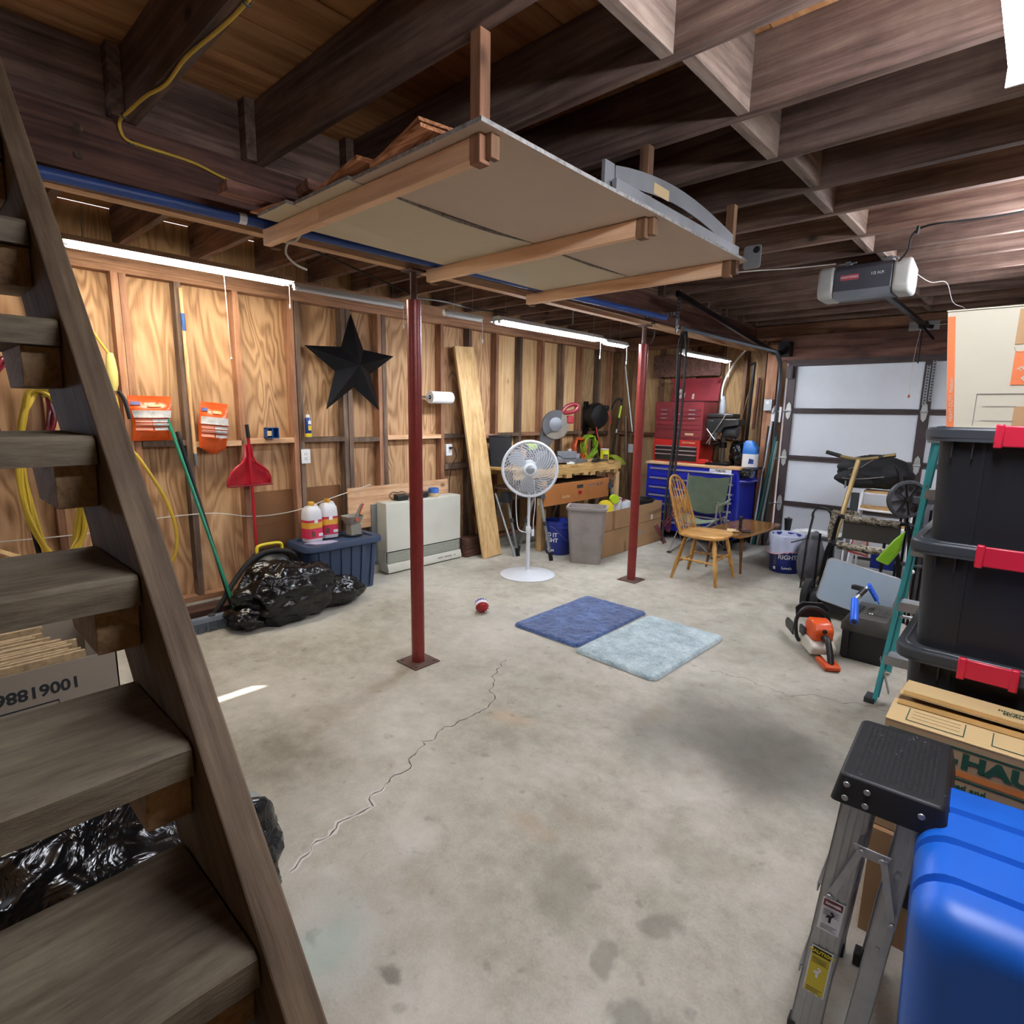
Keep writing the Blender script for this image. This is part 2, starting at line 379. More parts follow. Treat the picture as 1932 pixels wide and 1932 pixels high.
for k in range(len(JY)-1):
    a, b = JY[k]+.022, JY[k+1]-.022
    for xx, top in ((-.92+(.022 if k % 2 else -.022), 2.795),):
        if k > 4: MB().box(xx-.02, xx+.02, a, b, 2.562, top).build('blocking', M_blockY, ceil, smooth=False)
    MB().box(-2.665, -2.635, a, b-.045, 2.562, 2.79).build('blocking', M_joistY, ceil, smooth=False)
gd = MB().box(-2.70, -2.655, YB, YF, 2.34, 2.556).box(-2.652, -2.61, YB, YF, 2.345, 2.556).build('girder', M_girder, ceil, smooth=False)
MB().box(-2.725, -2.662, YB, YF, 2.30, 2.338).build('girder_plate', M_pineY, ceil, smooth=False)
g = MB()
for z in (2.40, 2.49): g.cyl((-2.609, .57+(.012 if z > 2.45 else 0), z), (-2.600, .57, z), .014, n=10)
g.build('bolt', M_studg, ceil)

# ---- left wall
def wy(zs):  return zs
wl = MB()
WY0, WY1, WZ0, WZ1 = -1.6, -.45, 1.25, 1.63
wl.box(XL-.12, XL-.02, YB-.1, WY0, 0, 2.8).box(XL-.12, XL-.02, WY1, YF+.1, 0, 2.8).box(XL-.12, XL-.02, WY0, WY1, 0, WZ0).box(XL-.12, XL-.02, WY0, WY1, WZ1, 2.8)
wl = wl.build('wall_left', M_plyg, kind='structure', smooth=False)
def panel(parent, y0, y1, z0, z1, m, x=XL, name='plywood_panel', t=.019): return MB().box(x-t, x, y0+.0015, y1-.0015, z0, z1).build(name, m, parent, smooth=False)
panel(wl, WY1, .3, .1, 2.56, M_ply); panel(wl, YB, WY0, .1, 2.56, M_ply); panel(wl, WY0, WY1, .1, WZ0, M_ply); panel(wl, WY0, WY1, WZ1, 2.56, M_ply)
for a, b in ((.3, 1.50), (1.50, 2.72), (2.72, 3.93), (3.93, 4.72)): panel(wl, a, b, .1, 2.56, M_ply)
yb = 4.72; k = 0
for ye in (5.12, 5.50, 5.90, 6.30, 6.72, 7.17):
    panel(wl, yb, ye, .1, 2.56, M_pine if k < 4 else M_plyg, name='board'); yb = ye; k += 1
sm = MB().box(XL, XS, -.021, .021, .12, 2.39).mesh('stud'); sm.materials.append(M_stud)
sg = sm.copy(); sg.materials.clear(); sg.materials.append(M_studg)
SY = [-1.62, -.44, -.02, .28, .70, 1.12, 1.49, 1.88, 2.31, 2.78, 3.15, 3.90, 4.29, 4.70, 5.10, 5.50, 5.90, 6.30, 6.72, 7.02]
for k, y in enumerate(SY): inst(sg if k in (6, 9, 12, 14, 16, 18) else sm, 'stud', wl, (0, y, 0))
for k, y in ((8, 2.36), (9, 2.83), (10, 3.20), (5, 1.165)): inst(sg if k != 5 else sm, 'stud', wl, (-.001, y, 0))
bm_ = {}
for k in range(1, len(SY)-1):
    a, b = SY[k]+.022, SY[k+1]-.022
    if k in (8, 9, 10, 5): a += .05
    z = 1.257+(0 if k % 3 else -.012)
    MB().box(XL, XS+.001, a, b, z, z+.04).build('blocking', (M_plate, M_studg, M_pineY)[(0, 0, 0, 0, 1, 1, 2, 2, 1, 1, 2, 1, 0, 1, 0, 1, 1, 0, 1)[k]], wl, smooth=False)
for a, b in ((3.93, 4.27), (4.32, 4.68)): MB().box(XL, XS+.003, a, b, .93, .985).build('blocking', M_studg, wl, smooth=False)
MB().box(XL, XS+.004, YB, YF, 2.39, 2.43).build('top_plate', M_plate, wl, smooth=False)
MB().box(XL, XS+.002, YB, YF, 2.432, 2.475).build('top_plate', M_plate, wl, smooth=False)
MB().box(XL, XL+.04, YB, YF, 2.478, 2.56).build('rim_board', M_plate, wl, smooth=False)
MB().box(XL, XS+.003, YB, YF, .08, .12).build('sill_plate', M_plate, wl, smooth=False)
M_curb = plain('curb_concrete', '#9b968c', .9, sc=9, bump=.3)
MB().box(XL-.02, -4.50, YB, YF, 0, .079).build('curb', M_curb, wl, smooth=False)
M_hard = plain('hardboard_brown', '#7a5230', .8, var=.12, sc=3); 
MB().box(XL+.002, XL+.014, 1.95, 2.28, .12, .86).build('backing_board', M_hard, wl, smooth=False)
MB().box(XL+.002, XL+.014, 2.40, 2.74, .12, .86).build('backing_board', M_hard, wl, smooth=False)
MB().box(XS+.002, XS+.02, 2.76, 3.95, .45, .83).build('backing_board', M_pineY, wl, smooth=False)
# window at the left, beyond the frame: it lets in the daylight and the sun patch
wd = MB(); M_wf = plain('window_frame_white', '#cfcfc8', .5)
for a, b, c, d in ((WY0-.05, WY1+.05, WZ0-.05, WZ0), (WY0-.05, WY1+.05, WZ1, WZ1+.05)): wd.box(XL-.1, XL+.02, a, b, c, d)
for a, b in ((WY0-.05, WY0), (WY1, WY1+.05), (-1.06, -1.02)): wd.box(XL-.1, XL+.02, a, b, WZ0, WZ1)
wd.box(XL-.1, XL+.01, WY0, WY1, 1.415, 1.465)
wd = wd.build('window_1', M_wf, kind='structure', smooth=False)

# ---- front wall with the garage door
DX0, DX1, DY, DH = -2.215, .535, 7.05, 2.135
wf = MB().box(XL-.1, DX0-.1, YF+.02, YF+.12, 0, 2.8).box(DX1+.1, XR+.1, YF+.02, YF+.12, 0, 2.8).box(DX0-.1, DX1+.1, YF+.02, YF+.12, DH, 2.8).build('wall_front', M_plyg, kind='structure', smooth=False)
for k, (a, b) in enumerate(((-4.65, -4.25), (-4.25, -3.83), (-3.83, -3.42), (-3.42, -3.0), (-3.0, -2.60), (-2.60, -2.32), (.64, 1.2), (1.2, 1.75))):
    MB().box(a+.0015, b-.0015, YF, YF+.018, .1, 2.56).build('board', M_plyg if k not in (1,) else M_pine, wf, smooth=False)
M_studx = wood('stud_wood_dull', '#4a3428', '#77573f', '#93714f', 2, 1, dirt=.3, vary=.5)
sf = MB().box(-.021, .021, YS, YF, .12, 2.39).mesh('stud'); sf.materials.append(M_studx)
for x in (-4.47, -4.24, -3.84, -3.40, -3.36, -3.02, -2.72, -2.50, .66, 1.1, 1.6): inst(sf, 'stud', wf, (x, 0, 0))
MB().box(-2.45, -2.33, YS-.05, YF, 0, 2.34).build('jamb_post', M_stud, wf, smooth=False)
MB().box(-2.33, -2.24, YS-.02, YF, 0, 2.155).build('jamb_post', M_studx, wf, smooth=False)
MB().box(.56, .68, YS-.05, YF, 0, 2.34).build('jamb_post', M_stud, wf, smooth=False)
M_platex = wood('plate_wood_x', '#4e3024', '#7d5642', '#a07a5e', 0, 1, dirt=.3)
for k, (a, b) in enumerate(((-4.45, -4.26), (-4.22, -3.86), (-3.82, -3.42), (-3.34, -3.04), (-3.0, -2.74))):
    MB().box(a, b, YS-.002, YF, 1.245, 1.285).build('blocking', M_platex, wf, smooth=False)
MB().box(-4.56, DX0-.1, YS-.004, YF, 2.392, 2.432).build('top_plate', M_platex, wf, smooth=False)
MB().box(XL, XR, YS-.03, YF, 2.434, 2.556).build('rim_board', M_platex, wf, smooth=False)
MB().box(-4.56, DX0-.1, YS, YF, .08, .12).build('sill_plate', M_platex, wf, smooth=False)
MB().box(-3.92, -3.0, YS-.05, YS-.006, 2.02, 2.30).build('shelf_board', M_girder, wf, smooth=False)
M_head = wood('header_wood', '#3a2420', '#6b4a40', '#8f6a5b', 0, .8, dirt=.45)
MB().box(DX0-.1, XR, YS-.05, YF, 2.158, 2.29).build('header', M_head, wf, smooth=False)
MB().box(DX0-.1, XR, YS-.045, YF, 2.292, 2.43).build('header', M_head, wf, smooth=False)
wr = MB().box(XR, XR+.1, YB-.1, YF+.2, 0, 2.8).build('wall_right', M_plyg, kind='structure', smooth=False)
wb = MB().box(XL-.1, XR+.1, YB-.1, YB, 0, 2.8).build('wall_back', M_plyg, kind='structure', smooth=False)
for y in (-1.4, -.8, -.2, .4, 1., 1.6, 2.2, 2.8, 3.4, 4., 4.6, 5.2, 5.8, 6.4): MB().box(XR-.09, XR, y-.02, y+.02, 0, 2.5).build('stud', M_stud, wr, smooth=False)
for x in (-4.2, -3.6, -3., -2.4, -1.8, -1.2, -.6, 0, .6, 1.2): MB().box(x-.02, x+.02, YB, YB+.09, 0, 2.5).build('stud', M_stud, wb, smooth=False)

# ---- garage door
M_door = plain('door_skin_white', '#dde3ea', .5, var=.06, sc=1.5)
M_dst = plain('door_frame_brown', '#453a3b', .5, .2, var=.15)
gdoor = MB().box(DX0, DX1, DY+.05, DY+.06, .01, DH).build('door_1', M_door, kind='structure', smooth=False)
SH = DH/4
for k in range(4):
    z0 = k*SH
    dp = MB().box(DX0+.02, DX1-.02, DY+.02, DY+.045, z0+.03, z0+SH-.03).build('door_panel', M_door, gdoor, smooth=False)
    r = MB()
    if k: r.box(DX0, DX1, DY-.004, DY+.05, z0-.024, z0-.004).box(DX0, DX1, DY-.004, DY+.05, z0+.004, z0+.024).box(DX0, DX1, DY+.008, DY+.05, z0-.004, z0+.004)
    else: r.box(DX0, DX1, DY-.004, DY+.05, .01, .04)
    if k == 3: r.box(DX0, DX1, DY-.004, DY+.05, DH-.04, DH)
    r.build('door_rail', M_dst, dp, smooth=False)
    st = MB()
    for xa, xb in ((DX0, DX0+.085), (-.935, -.845), (.45, DX1)): st.box(xa, xb, DY-.008, DY+.05, z0+.024, z0+SH-.024)
    st.build('door_stile', M_dst, dp, smooth=False)
M_hinge = plain('hinge_zinc', '#c3c6c4', .4, .6)
hg = MB().prism([(-.028, 0, .008), (.028, 0, .008), (.02, 0, .07), (0, 0, .098), (-.02, 0, .07)], (0, .006, 0)).prism([(-.028, 0, -.008), (-.02, 0, -.07), (0, 0, -.098), (.02, 0, -.07), (.028, 0, -.008)], (0, .006, 0)).cyl((-.032, -.004, 0), (.032, -.004, 0), .009, n=8)
for z in (.05, -.05): hg.cyl((0, -.006, z), (0, 0, z), .008, n=6)
hg = hg.mesh('hinge'); hg.materials.append(M_hinge)
for k in (1, 2, 3):
    for x in (DX0+.045, -.89, .49): inst(hg, 'hinge', gdoor, (x, DY-.016, k*SH))
    MB().cyl((DX0-.07, DY-.03, k*SH-.01), (DX0+.04, DY-.03, k*SH-.01), .006, n=6).lathe([(.02, -.012), (.022, 0), (.02, .012)], (DX0-.06, DY-.03, k*SH-.01), 10, (1, 0, 0)).build('roller', M_steel, gdoor)
# perforated arm of the opener bolted to the top section
pa = MB()
for xx, zt in ((-.90, 2.06), (-.855, 2.10)):
    for j in range(14):
        z = zt-j*.028; pa.box(xx-.016, xx+.016, DY-.03, DY-.024, z-.028, z-.014)
        pa.box(xx-.016, xx-.008, DY-.03, DY-.024, z-.014, z); pa.box(xx+.008, xx+.016, DY-.03, DY-.024, z-.014, z)
pa.build('perforated_angle', M_steel, gdoor, smooth=False)
MB().box(DX0-.02, DX1+.02, DY-.02, DY+.06, DH, DH+.022).build('weather_strip', M_dst, gdoor, smooth=False)
MB().box(DX0-.01, DX0+.06, DY-.045, DY-.008, DH-.17, DH-.04).box(DX0+.0, DX0+.05, DY-.05, DY-.045, DH-.16, DH-.06).build('top_bracket', M_dst, gdoor, smooth=False)
# tracks
M_trk = plain('track_steel', '#55575b', .4, .7)
for name, x0, sgn in (('track', DX0-.06, 1), ('track', DX1+.06, -1)):
    tr = MB(); path = [(x0, DY-.04, .02), (x0, DY-.04, 1.95)]+[tuple(p) for p in arc((x0, DY-.34, 1.95), .30, 0, pi/2, 8, (0, 1, 0), (0, 0, 1))]+[(x0, 4.55, 2.24)]
    for off in (-.02, .02): tr.tube([(p[0]+off*.3, p[1]+(0 if p[2] < 1.9 else 0), p[2]) for p in path], .0085, 6)
    tr.tube([(p[0]-.013, p[1], p[2]) for p in path], [.02]*len(path), 6)
    tr.build(name, M_trk, gdoor)
MB().box(DX0-.10, DX0-.085, DY-.02, DY+.03, 0, 2.15).build('track_angle', M_dst, gdoor, smooth=False)
# upper horizontal track angle and hanger of perforated strap
MB().bar((DX0-.09, DY-.25, 2.23), (DX0-.09, 4.45, 2.50), .03, .045).build('track_angle', M_blackm, gdoor, smooth=False)
hs = MB()
for j in range(12): hs.box(-2.33, -2.30, 4.50, 4.505, 2.2+j*.028, 2.2+j*.028+.016); hs.box(-2.33, -2.32, 4.5, 4.505, 2.2+j*.028, 2.2+j*.028+.028); hs.box(-2.31, -2.30, 4.5, 4.505, 2.2+j*.028, 2.2+j*.028+.028)
for j in range(9): hs.box(-2.62+j*.032, -2.60+j*.032, 4.505, 4.51, 2.34, 2.37); hs.box(-2.62+j*.032, -2.588+j*.032, 4.505, 4.51, 2.34, 2.347)
hs.build('hanger_strap', M_steel, gdoor, smooth=False)
MB().cyl((-1.9, DY-.10, 2.26), (.5, DY-.10, 2.26), .012, n=8).build('spring_shaft', M_dst, gdoor) if 0 else None
MB().box(-2.30, -2.18, DY-.16, DY-.02, 2.20, 2.36).lathe([(.05, -.02), (.06, 0), (.05, .02)], (-2.24, DY-.16, 2.26), 14, (0, 1, 0)).build('cable_drum', M_blackm, gdoor)

# ---- red steel posts
M_post = plain('red_post_paint', '#7c2a26', .33, .15, var=.1, sc=30)
M_rust = plain('rusty_plate', '#5e4740', .7, .3, sc=12)
def post(x, y, lab, h=2.14, lean=0):
    t = thing('support_post', lab, 'post', (x, y, 0), group=None)
    MB().box(-.095, .095, -.095, .095, 0, .008).cyl((-.07, -.07, .008), (-.07, -.07, .014), .01, n=6).cyl((.07, .07, .008), (.07, .07, .014), .01, n=6).cyl((.07, -.07, .008), (.07, -.07, .014), .01, n=6).cyl((-.07, .07, .008), (-.07, .07, .014), .01, n=6).build('base_plate', M_rust, t, bev=.001)
    MB().cyl((0, 0, .008), (0, 0, h), .040, n=28).build('pipe', M_post, t)
    MB().cyl((0, 0, h), (0, 0, 2.296), .019, n=12).box(-.05, .05, -.05, .05, 2.288, 2.299).build('screw_jack', M_rust, t)
    return t
post(-2.668, 2.075, 'red steel post standing nearest, between heater and bath mats, with bolted base plate')
post(-2.665, 4.585, 'red steel post standing farther back, beside the long cardboard box')

# ================================================================ STAIRS
stt = thing('staircase', 'steep open wooden staircase of weathered grey planks in left foreground', 'stairs', (-.1, .1, 0))
o = Vector((-.1, .1, 0))
def L(p): return Vector(p)-o
TX = lambda k: -.638-.1815*k
TZ = lambda k: .867+.207*k
dn = Vector((-.752, 0, -.659))*.235
a = Vector((TX(-4.15), 0, TZ(-4.15))); b = Vector((TX(8.0), 0, TZ(8.0)))
a += Vector((.006, 0, .005)); b += Vector((.006, 0, .005))
def stringer(y0, y1):
    A = a.copy(); Bq = b.copy(); lo = A+dn
    pts = [A, Bq, Bq+dn, Vector((lo.x, 0, max(lo.z, 0.0)))]
    if lo.z < 0: pts[-1] = lo+ (Bq-A).normalized()*(-lo.z/(Bq-A).normalized().z)
    return MB().prism([L((p.x, y0, p.z)) for p in pts], (0, y1-y0, 0))
for y0, y1 in ((.242, .287), (-.70, -.655)): stringer(y0, y1).build('stringer', M_strg, stt, smooth=False, bev=.003)
for k in range(-3, 8):
    rr = random.Random(k+20); x, z = TX(k), TZ(k)
    # plank with a worn, chipped nosing
    n = 26; mb = MB(); vs = []
    for i in range(n+1):
        y = -.654+(.239+.654)*i/n; j = noise.noise(Vector((y*9, k*3.3, 0)))*.004; j2 = noise.noise(Vector((y*22, k*5.1, 4)))*.0025
        c = .007+abs(j2)*1.5
        vs += [(x-.27, y, z-.049), (x+j, y, z-.049), (x+j, y, z-c), (x-c+j2, y, z+j2*.6), (x-.27, y, z)]
    fs = [(5*i+q, 5*i+(q+1) % 5, 5*(i+1)+(q+1) % 5, 5*(i+1)+q) for i in range(n) for q in range(5)]+[(4, 3, 2, 1, 0), tuple(5*n+q for q in range(5))]
    mb.add([L(v) for v in vs], fs).build('tread', M_stair, stt, smooth=False)
    for ya, yb in ((.182, .241), (-.654, -.595)):
        MB().prism([L((px, ya, pz)) for px, pz in ((x-.02, z-.050), (x-.25, z-.050), (x-.25+.055, z-.125), (x-.03, z-.125))], (0, yb-ya, 0)).build('cleat', M_cleat, stt, smooth=False, bev=.002)
# carriage timbers left of the stair opening seen top left

# ================================================================ helpers for things written in room coordinates
def put(mb, name, mat, t, **kw):
    """the mesh is written in room coordinates; its thing stands unrotated at t.location"""
    r = t
    off = Vector(t.location) if t.type == 'EMPTY' else Vector(t.parent.location)
    mb.v = [tuple(Vector(v)-off) for v in mb.v]
    return mb.build(name, mat, t, **kw)
def solo(mb, name, mat, label, cat, loc, group=None, **kw):
    mb.v = [tuple(Vector(v)-Vector(loc)) for v in mb.v]
    o = mb.build(name, mat, **kw); o.location = loc; return tag(o, label, cat, group)
def slab(poly, z0, z1): return MB().prism([(x, y, z0) for x, y in poly], (0, 0, z1-z0))

# ================================================================ OVERHEAD RACK
rk = thing('overhead_rack', 'new pine rack of three crossbars hanging under the joists and carrying drywall', 'rack', (-1.92, 2.1, 2.233))
for y in (1.205, 2.105, 2.935):
    for xa, xb in (((-2.595, -2.12), (-2.118, -1.286)) if y < 1.5 else ((-2.595, -1.286),)):
        put(MB().box(xa, xb, y, y+.036, 2.233, 2.297), 'crossbar', M_pinex, rk, bev=.003)
    put(MB().box(-1.285, -1.245, y-.002, y+.038, 2.222, 2.557), 'hanger', M_stud if y < 1.5 else M_studx, rk, bev=.002)
    put(MB().box(-1.244, -1.222, y+.02, y+.055, 2.235, 2.30), 'hanger_block', M_studx, rk, bev=.002)
    put(MB().box(-2.608, -2.572, y+.037, y+.075, 2.228, 2.345 if y < 1.5 else 2.30), 'hanger_block', M_studx, rk, bev=.002)
M_dry = plain('drywall_paper', '#cdbfa4', .85, var=.04, sc=2); M_dryw = plain('drywall_paper_warm', '#c8b39f', .85, var=.04, sc=2); M_gyp = plain('gypsum_edge', '#9a9894', .9, var=.3, sc=60)
def sheet(x0, x1, y0, y1, z, label, m, sag=.0):
    n = 8; vs = []; 
    for i in range(n+1):
        y = y0+(y1-y0)*i/n; dz = -sag*sin(pi*min(1, max(0, (y-1.24)/.87))) if y < 2.11 else -sag*sin(pi*(y-2.11)/.83)*.7
        for j, x in enumerate((x0, x1)): vs += [(x, y, z+dz*(1-j*.35)), (x, y, z+dz*(1-j*.35)+.0125)]
    b = MB(); b.add(vs, [(4*i, 4*i+2, 4*i+6, 4*i+4) for i in range(n)]+[(4*i+1, 4*i+5, 4*i+7, 4*i+3) for i in range(n)]); b.m = 1
    b.add(vs, [(4*i, 4*i+4, 4*i+5, 4*i+1) for i in range(n)]+[(4*i+2, 4*i+3, 4*i+7, 4*i+6) for i in range(n)]+[(0, 1, 3, 2), (4*n, 4*n+2, 4*n+3, 4*n+1)])
    return solo(b, 'drywall_sheet', [m, M_gyp], label, 'drywall', ((x0+x1)/2, (y0+y1)/2, z), 'drywall sheets on the overhead rack', smooth=False)
sheet(-2.45, -2.205, 1.12, 3.03, 2.299, 'narrow drywall sheet at the far left of the overhead rack', M_dry)
sheet(-2.20, -1.825, 1.15, 3.03, 2.2995, 'middle drywall sheet sagging between the overhead crossbars', M_dry, .030)
sheet(-1.82, -1.20, 1.165, 3.04, 2.299, 'wide pinkish drywall sheet on the right of the overhead rack', M_dryw, .004)
M_cut = plyface('plywood_offcut', '#8a5234', '#b97d55', '#d9a27c', 1.6, axis=0); M_cute = plain('plywood_edge', '#d2a582', .8, var=.15, sc=50)
def offcut(poly, z, th, tilt, label, grp=None):
    c = Vector((sum(p[0] for p in poly)/len(poly), sum(p[1] for p in poly)/len(poly)))
    o = MB(); o.prism([(p[0]-c.x, p[1]-c.y, 0) for p in poly], (0, 0, th))
    o = o.build('plywood_offcut', M_cut, smooth=False); o.location = (c.x, c.y, z); o.rotation_euler = tilt
    return tag(o, label, 'plywood', grp)
offcut([(-2.08, 1.16), (-1.74, 1.13), (-1.70, 1.75), (-2.04, 1.8)], 2.336, .015, (.05, -.085, 0), 'tilted plywood offcut on the rack, left of the two-ply stack')
offcut([(-1.70, 1.15), (-1.40, 1.12), (-1.36, 1.8), (-1.66, 1.85)], 2.334, .011, (.045, -.075, 0), 'lower plywood offcut of the leaning pair on the rack')
offcut([(-1.70, 1.17), (-1.42, 1.13), (-1.36, 1.8), (-1.62, 1.85)], 2.356, .010, (.04, -.115, 0), 'upper plywood offcut of the leaning pair on the rack')
offcut([(-2.47, 1.10), (-2.27, 1.13), (-2.3, 1.6), (-2.45, 1.6)], 2.316, .006, (.01, -.02, .03), 'splintered thin plywood strip at the left end of the rack')
M_rough = wood('rough_lumber', '#4a2f2a', '#7a5347', '#a17766', 1, 1.3)
for x, y0, z, rz, w_, lab in ((-2.36, .96, 2.352, .03, .085, 'dark two-by-four end poking out left over the rack'), (-2.13, 1.16, 2.352, .02, .085, 'second dark lumber end lying on the rack beside the plywood')):
    o = MB().box(-w_/2, w_/2, 0, 1.5, -.0, .04).build('lumber_piece', M_rough, smooth=False, bev=.002); o.location = (x-.02, y0, z-.02-.0); o.rotation_euler = (0, -.15 if x > -2.2 else 0, rz); tag(o, lab, 'lumber', 'loose lumber on the rack')
# grey bowed bed rails lying on edge at the rack's right side
M_rail = plain('bed_rail_grey', '#8b8d90', .45, .25)
t = thing('bowed_metal_rail', 'grey bowed sheet-metal rail with a warning label lying on the rack', 'metal rail', (-1.26, 2.3, 2.312))
pts = [(-1.235, 1.86+1.05*i/12, 2.372+.052*sin(pi*(i/12)**.9)) for i in range(13)]
b = MB()
for p, q in zip(pts, pts[1:]): b.hexa([(p[0], p[1], p[2]-.033), (p[0]+.004, p[1], p[2]-.033), (q[0]+.004, q[1], q[2]-.033), (q[0], q[1], q[2]-.033)], [(p[0], p[1], p[2]+.033), (p[0]+.004, p[1], p[2]+.033), (q[0]+.004, q[1], q[2]+.033), (q[0], q[1], q[2]+.033)])
put(b, 'rail', M_rail, t, smooth=False)
put(MB().box(-1.2305, -1.2297, 2.13, 2.25, 2.385, 2.425), 'warning_label', M_cardl, t, smooth=False)
put(MB().box(-1.25, -1.236, 1.80, 1.86, 2.33, 2.41).box(-1.25, -1.236, 1.86, 1.90, 2.345, 2.395), 'end_bracket', M_rail, t, smooth=False)
t = thing('flat_metal_rail', 'straight grey metal rail lying under the bowed one on the rack', 'metal rail', (-1.24, 2.3, 2.312))
put(MB().box(-1.225, -1.205, 1.83, 2.93, 2.313, 2.350).box(-1.30, -1.225, 1.83, 2.93, 2.313, 2.318), 'rail', M_rail, t, smooth=False, bev=.001)
t = thing('metal_bracket_plate', 'grey metal bracket plate with a bolt hole sticking out behind the last rack hanger', 'bracket', (-1.2, 3.05, 2.32))
b = MB().prism([(-1.22+x, 3.03, 2.30+z) for x, z in rrect(0, .085, -.035, .075, .012)], (0, .004, 0)); put(b, 'plate', M_rail, t, smooth=False)
put(MB().lathe([(.011, 0), (.016, .002), (.011, .004)], (-1.155, 3.026, 2.35), 14, (0, -1, 0)), 'bolt_hole', M_black, t)
# blue pipe and the yellow cable
M_bpipe = plain('blue_pipe', '#2c4a8c', .4)
t = thing('blue_pipe', 'long blue plastic pipe resting along the girder and the rack end', 'pipe', (-2.55, 2.4, 2.33))
put(MB().tube([(-2.632, .10, 2.312), (-2.575, 1.3, 2.3195), (-2.40, 4.45, 2.3195)], .0215, 16), 'pipe', M_bpipe, t)
put(MB().cyl((-2.584, 1.1, 2.3185), (-2.583, 1.13, 2.3185), .0222, n=16), 'stripe', M_wink, t)
M_ycab = plain('yellow_cable', '#c9a63c', .5)
cp = [(-1.0, .735, 2.553), (-1.619, .748, 2.5545), (-1.779, .745, 2.5545), (-2.0, .728, 2.553), (-2.2, .735, 2.552), (-2.33, .715, 2.552), (-2.47, .705, 2.55), (-2.58, .700, 2.548), (-2.604, .705, 2.52), (-2.602, .725, 2.495), (-2.604, .80, 2.492), (-2.603, .95, 2.487), (-2.604, 1.10, 2.46), (-2.604, 1.4, 2.45), (-2.604, 2.2, 2.46)]
t = thing('yellow_power_cable', 'yellow flat power cable stapled under a joist and along the girder', 'cable', (-2, .8, 2.55))
put(MB().tube(bez(cp, 6), .0055, 8), 'cable', M_ycab, t)
for p in ((-1.625, .748, 2.553), (-2.535, .702, 2.549), (-2.602, .735, 2.493)): put(MB().tube(arc(p, .0085, 0, 2*pi, 10, (0, 1, 0), (0, 0, 1)), .003, 5), 'cable_tie', M_black, t)
M_wcab = plain('white_cable', '#cfcdc6', .5)
solo(MB().tube(bez([(-2.42, 1.30, 2.29), (-2.46, 1.29, 2.25), (-2.50, 1.27, 2.24), (-2.52, 1.27, 2.20), (-2.50, 1.3, 2.16), (-2.515, 1.36, 2.15)], 6), .005, 7), 'cable_loop', M_wcab, 'white cable loop tied below the left end of the rack', 'cable', (-2.5, 1.3, 2.2))
solo(MB().tube(bez([(-2.75, 1.3, 2.33), (-2.9, 1.7, 2.33), (-2.72, 2.02, 2.20), (-2.69, 2.07, 2.175), (-2.72, 2.12, 2.17), (-2.9, 2.5, 2.22), (-3.15, 3.0, 2.27), (-3.2, 3.4, 2.30)], 8), .0055, 7), 'black_extension_cord', M_black, 'black cord draped from the girder past the red post to the bench light', 'cord', (-2.8, 2.1, 2.2))
solo(MB().tube(bez([(-2.9, 4.4, 2.53), (-2.95, 4.2, 2.50), (-3.1, 4.15, 2.44), (-3.12, 4.15, 2.30)], 6), .008, 8), 'conduit', M_steel, 'bent metal conduit dropping from a joist above the bench light', 'conduit', (-3, 4.2, 2.4))
solo(MB().tube(bez([(-2.62, 4.62, 2.31), (-2.66, 4.75, 2.33), (-2.8, 5.0, 2.26), (-2.95, 5.2, 2.22)], 6), .005, 6), 'sagging_wire', M_black, 'thin black cord sagging off the girder beside the far red post', 'cord', (-2.8, 4.9, 2.25))

# ================================================================ GARAGE DOOR OPENER
M_opg = plain('opener_grey', '#4a4c55', .45, .2); M_lens = plain('opener_lens', '#a9aba6', .4)
t = thing('garage_door_opener', 'grey garage door opener with pale end lenses hanging from the joists', 'opener', (-.98, 4.5, 2.32))
prof = [(-.13, .03), (-.10, .0), (.10, 0), (.13, .05), (.13, .17), (-.10, .20), (-.13, .17)]
def oprism(x0, x1, k=1.0): return MB().prism([(x0, y*k, (z-.1)*k+.1) for y, z in prof], (x1-x0, 0, 0))
oprism(-.165, .165).build('housing', M_opg, t, bev=.008)
oprism(-.262, -.166, 1.03).build('light_lens', M_lens, t, bev=.018, seg=3); oprism(.166, .262, 1.03).build('light_lens', M_lens, t, bev=.018, seg=3)
MB().prism([(-.16, y, z) for y, z in ((-.132, .035), (-.104, -.004), (.0, -.004), (.0, -.001), (-.102, -.001), (-.13, .036))], (.32, 0, 0)).build('lower_trim', plain('opener_trim', '#7a7e88', .4, .4), t, smooth=False)
Mt = frame((0, -.1335, .115), (1, 0, 0), (0, .15, 1))
M_rlab = plain('label_red', '#b04a55', .5)
b = MB().box(-.125, -.02, -.0012, 0, -.017, .017); b.v = [tuple((Matrix.Translation((.0, -.1305, .118)) @ Matrix.Rotation(-.0, 4, 'X')) @ Vector(v)) for v in b.v]; b.build('label', M_rlab, t, smooth=False)
text('CRAFTSMAN', .018, M_wink, frame((-.0725, -.133, .118), (1, 0, 0), (0, 0, 1)), t); text('1/2 H.P.', .024, M_wink, frame((.085, -.1315, .125), (1, 0, 0), (0, 0, 1)), t)
MB().box(-.02, .02, .1, 2.48, .105, .135).build('rail', M_blackm, t, smooth=False)
MB().box(-.035, .035, 2.44, 2.56, .09, .15).cyl((0, 2.42, .09), (0, 2.42, -.25), .006, n=8).cyl((-.02, 2.50, .12), (.07, 2.53, .10), .02, n=10).bar((.0, 2.42, .10), (.09, 2.5, -.02), .02, .01).build('trolley', M_blackm, t, smooth=False)
MB().box(-.13, .12, 2.525, 2.535, .075, .16).build('header_bracket', M_rail, t, smooth=False)
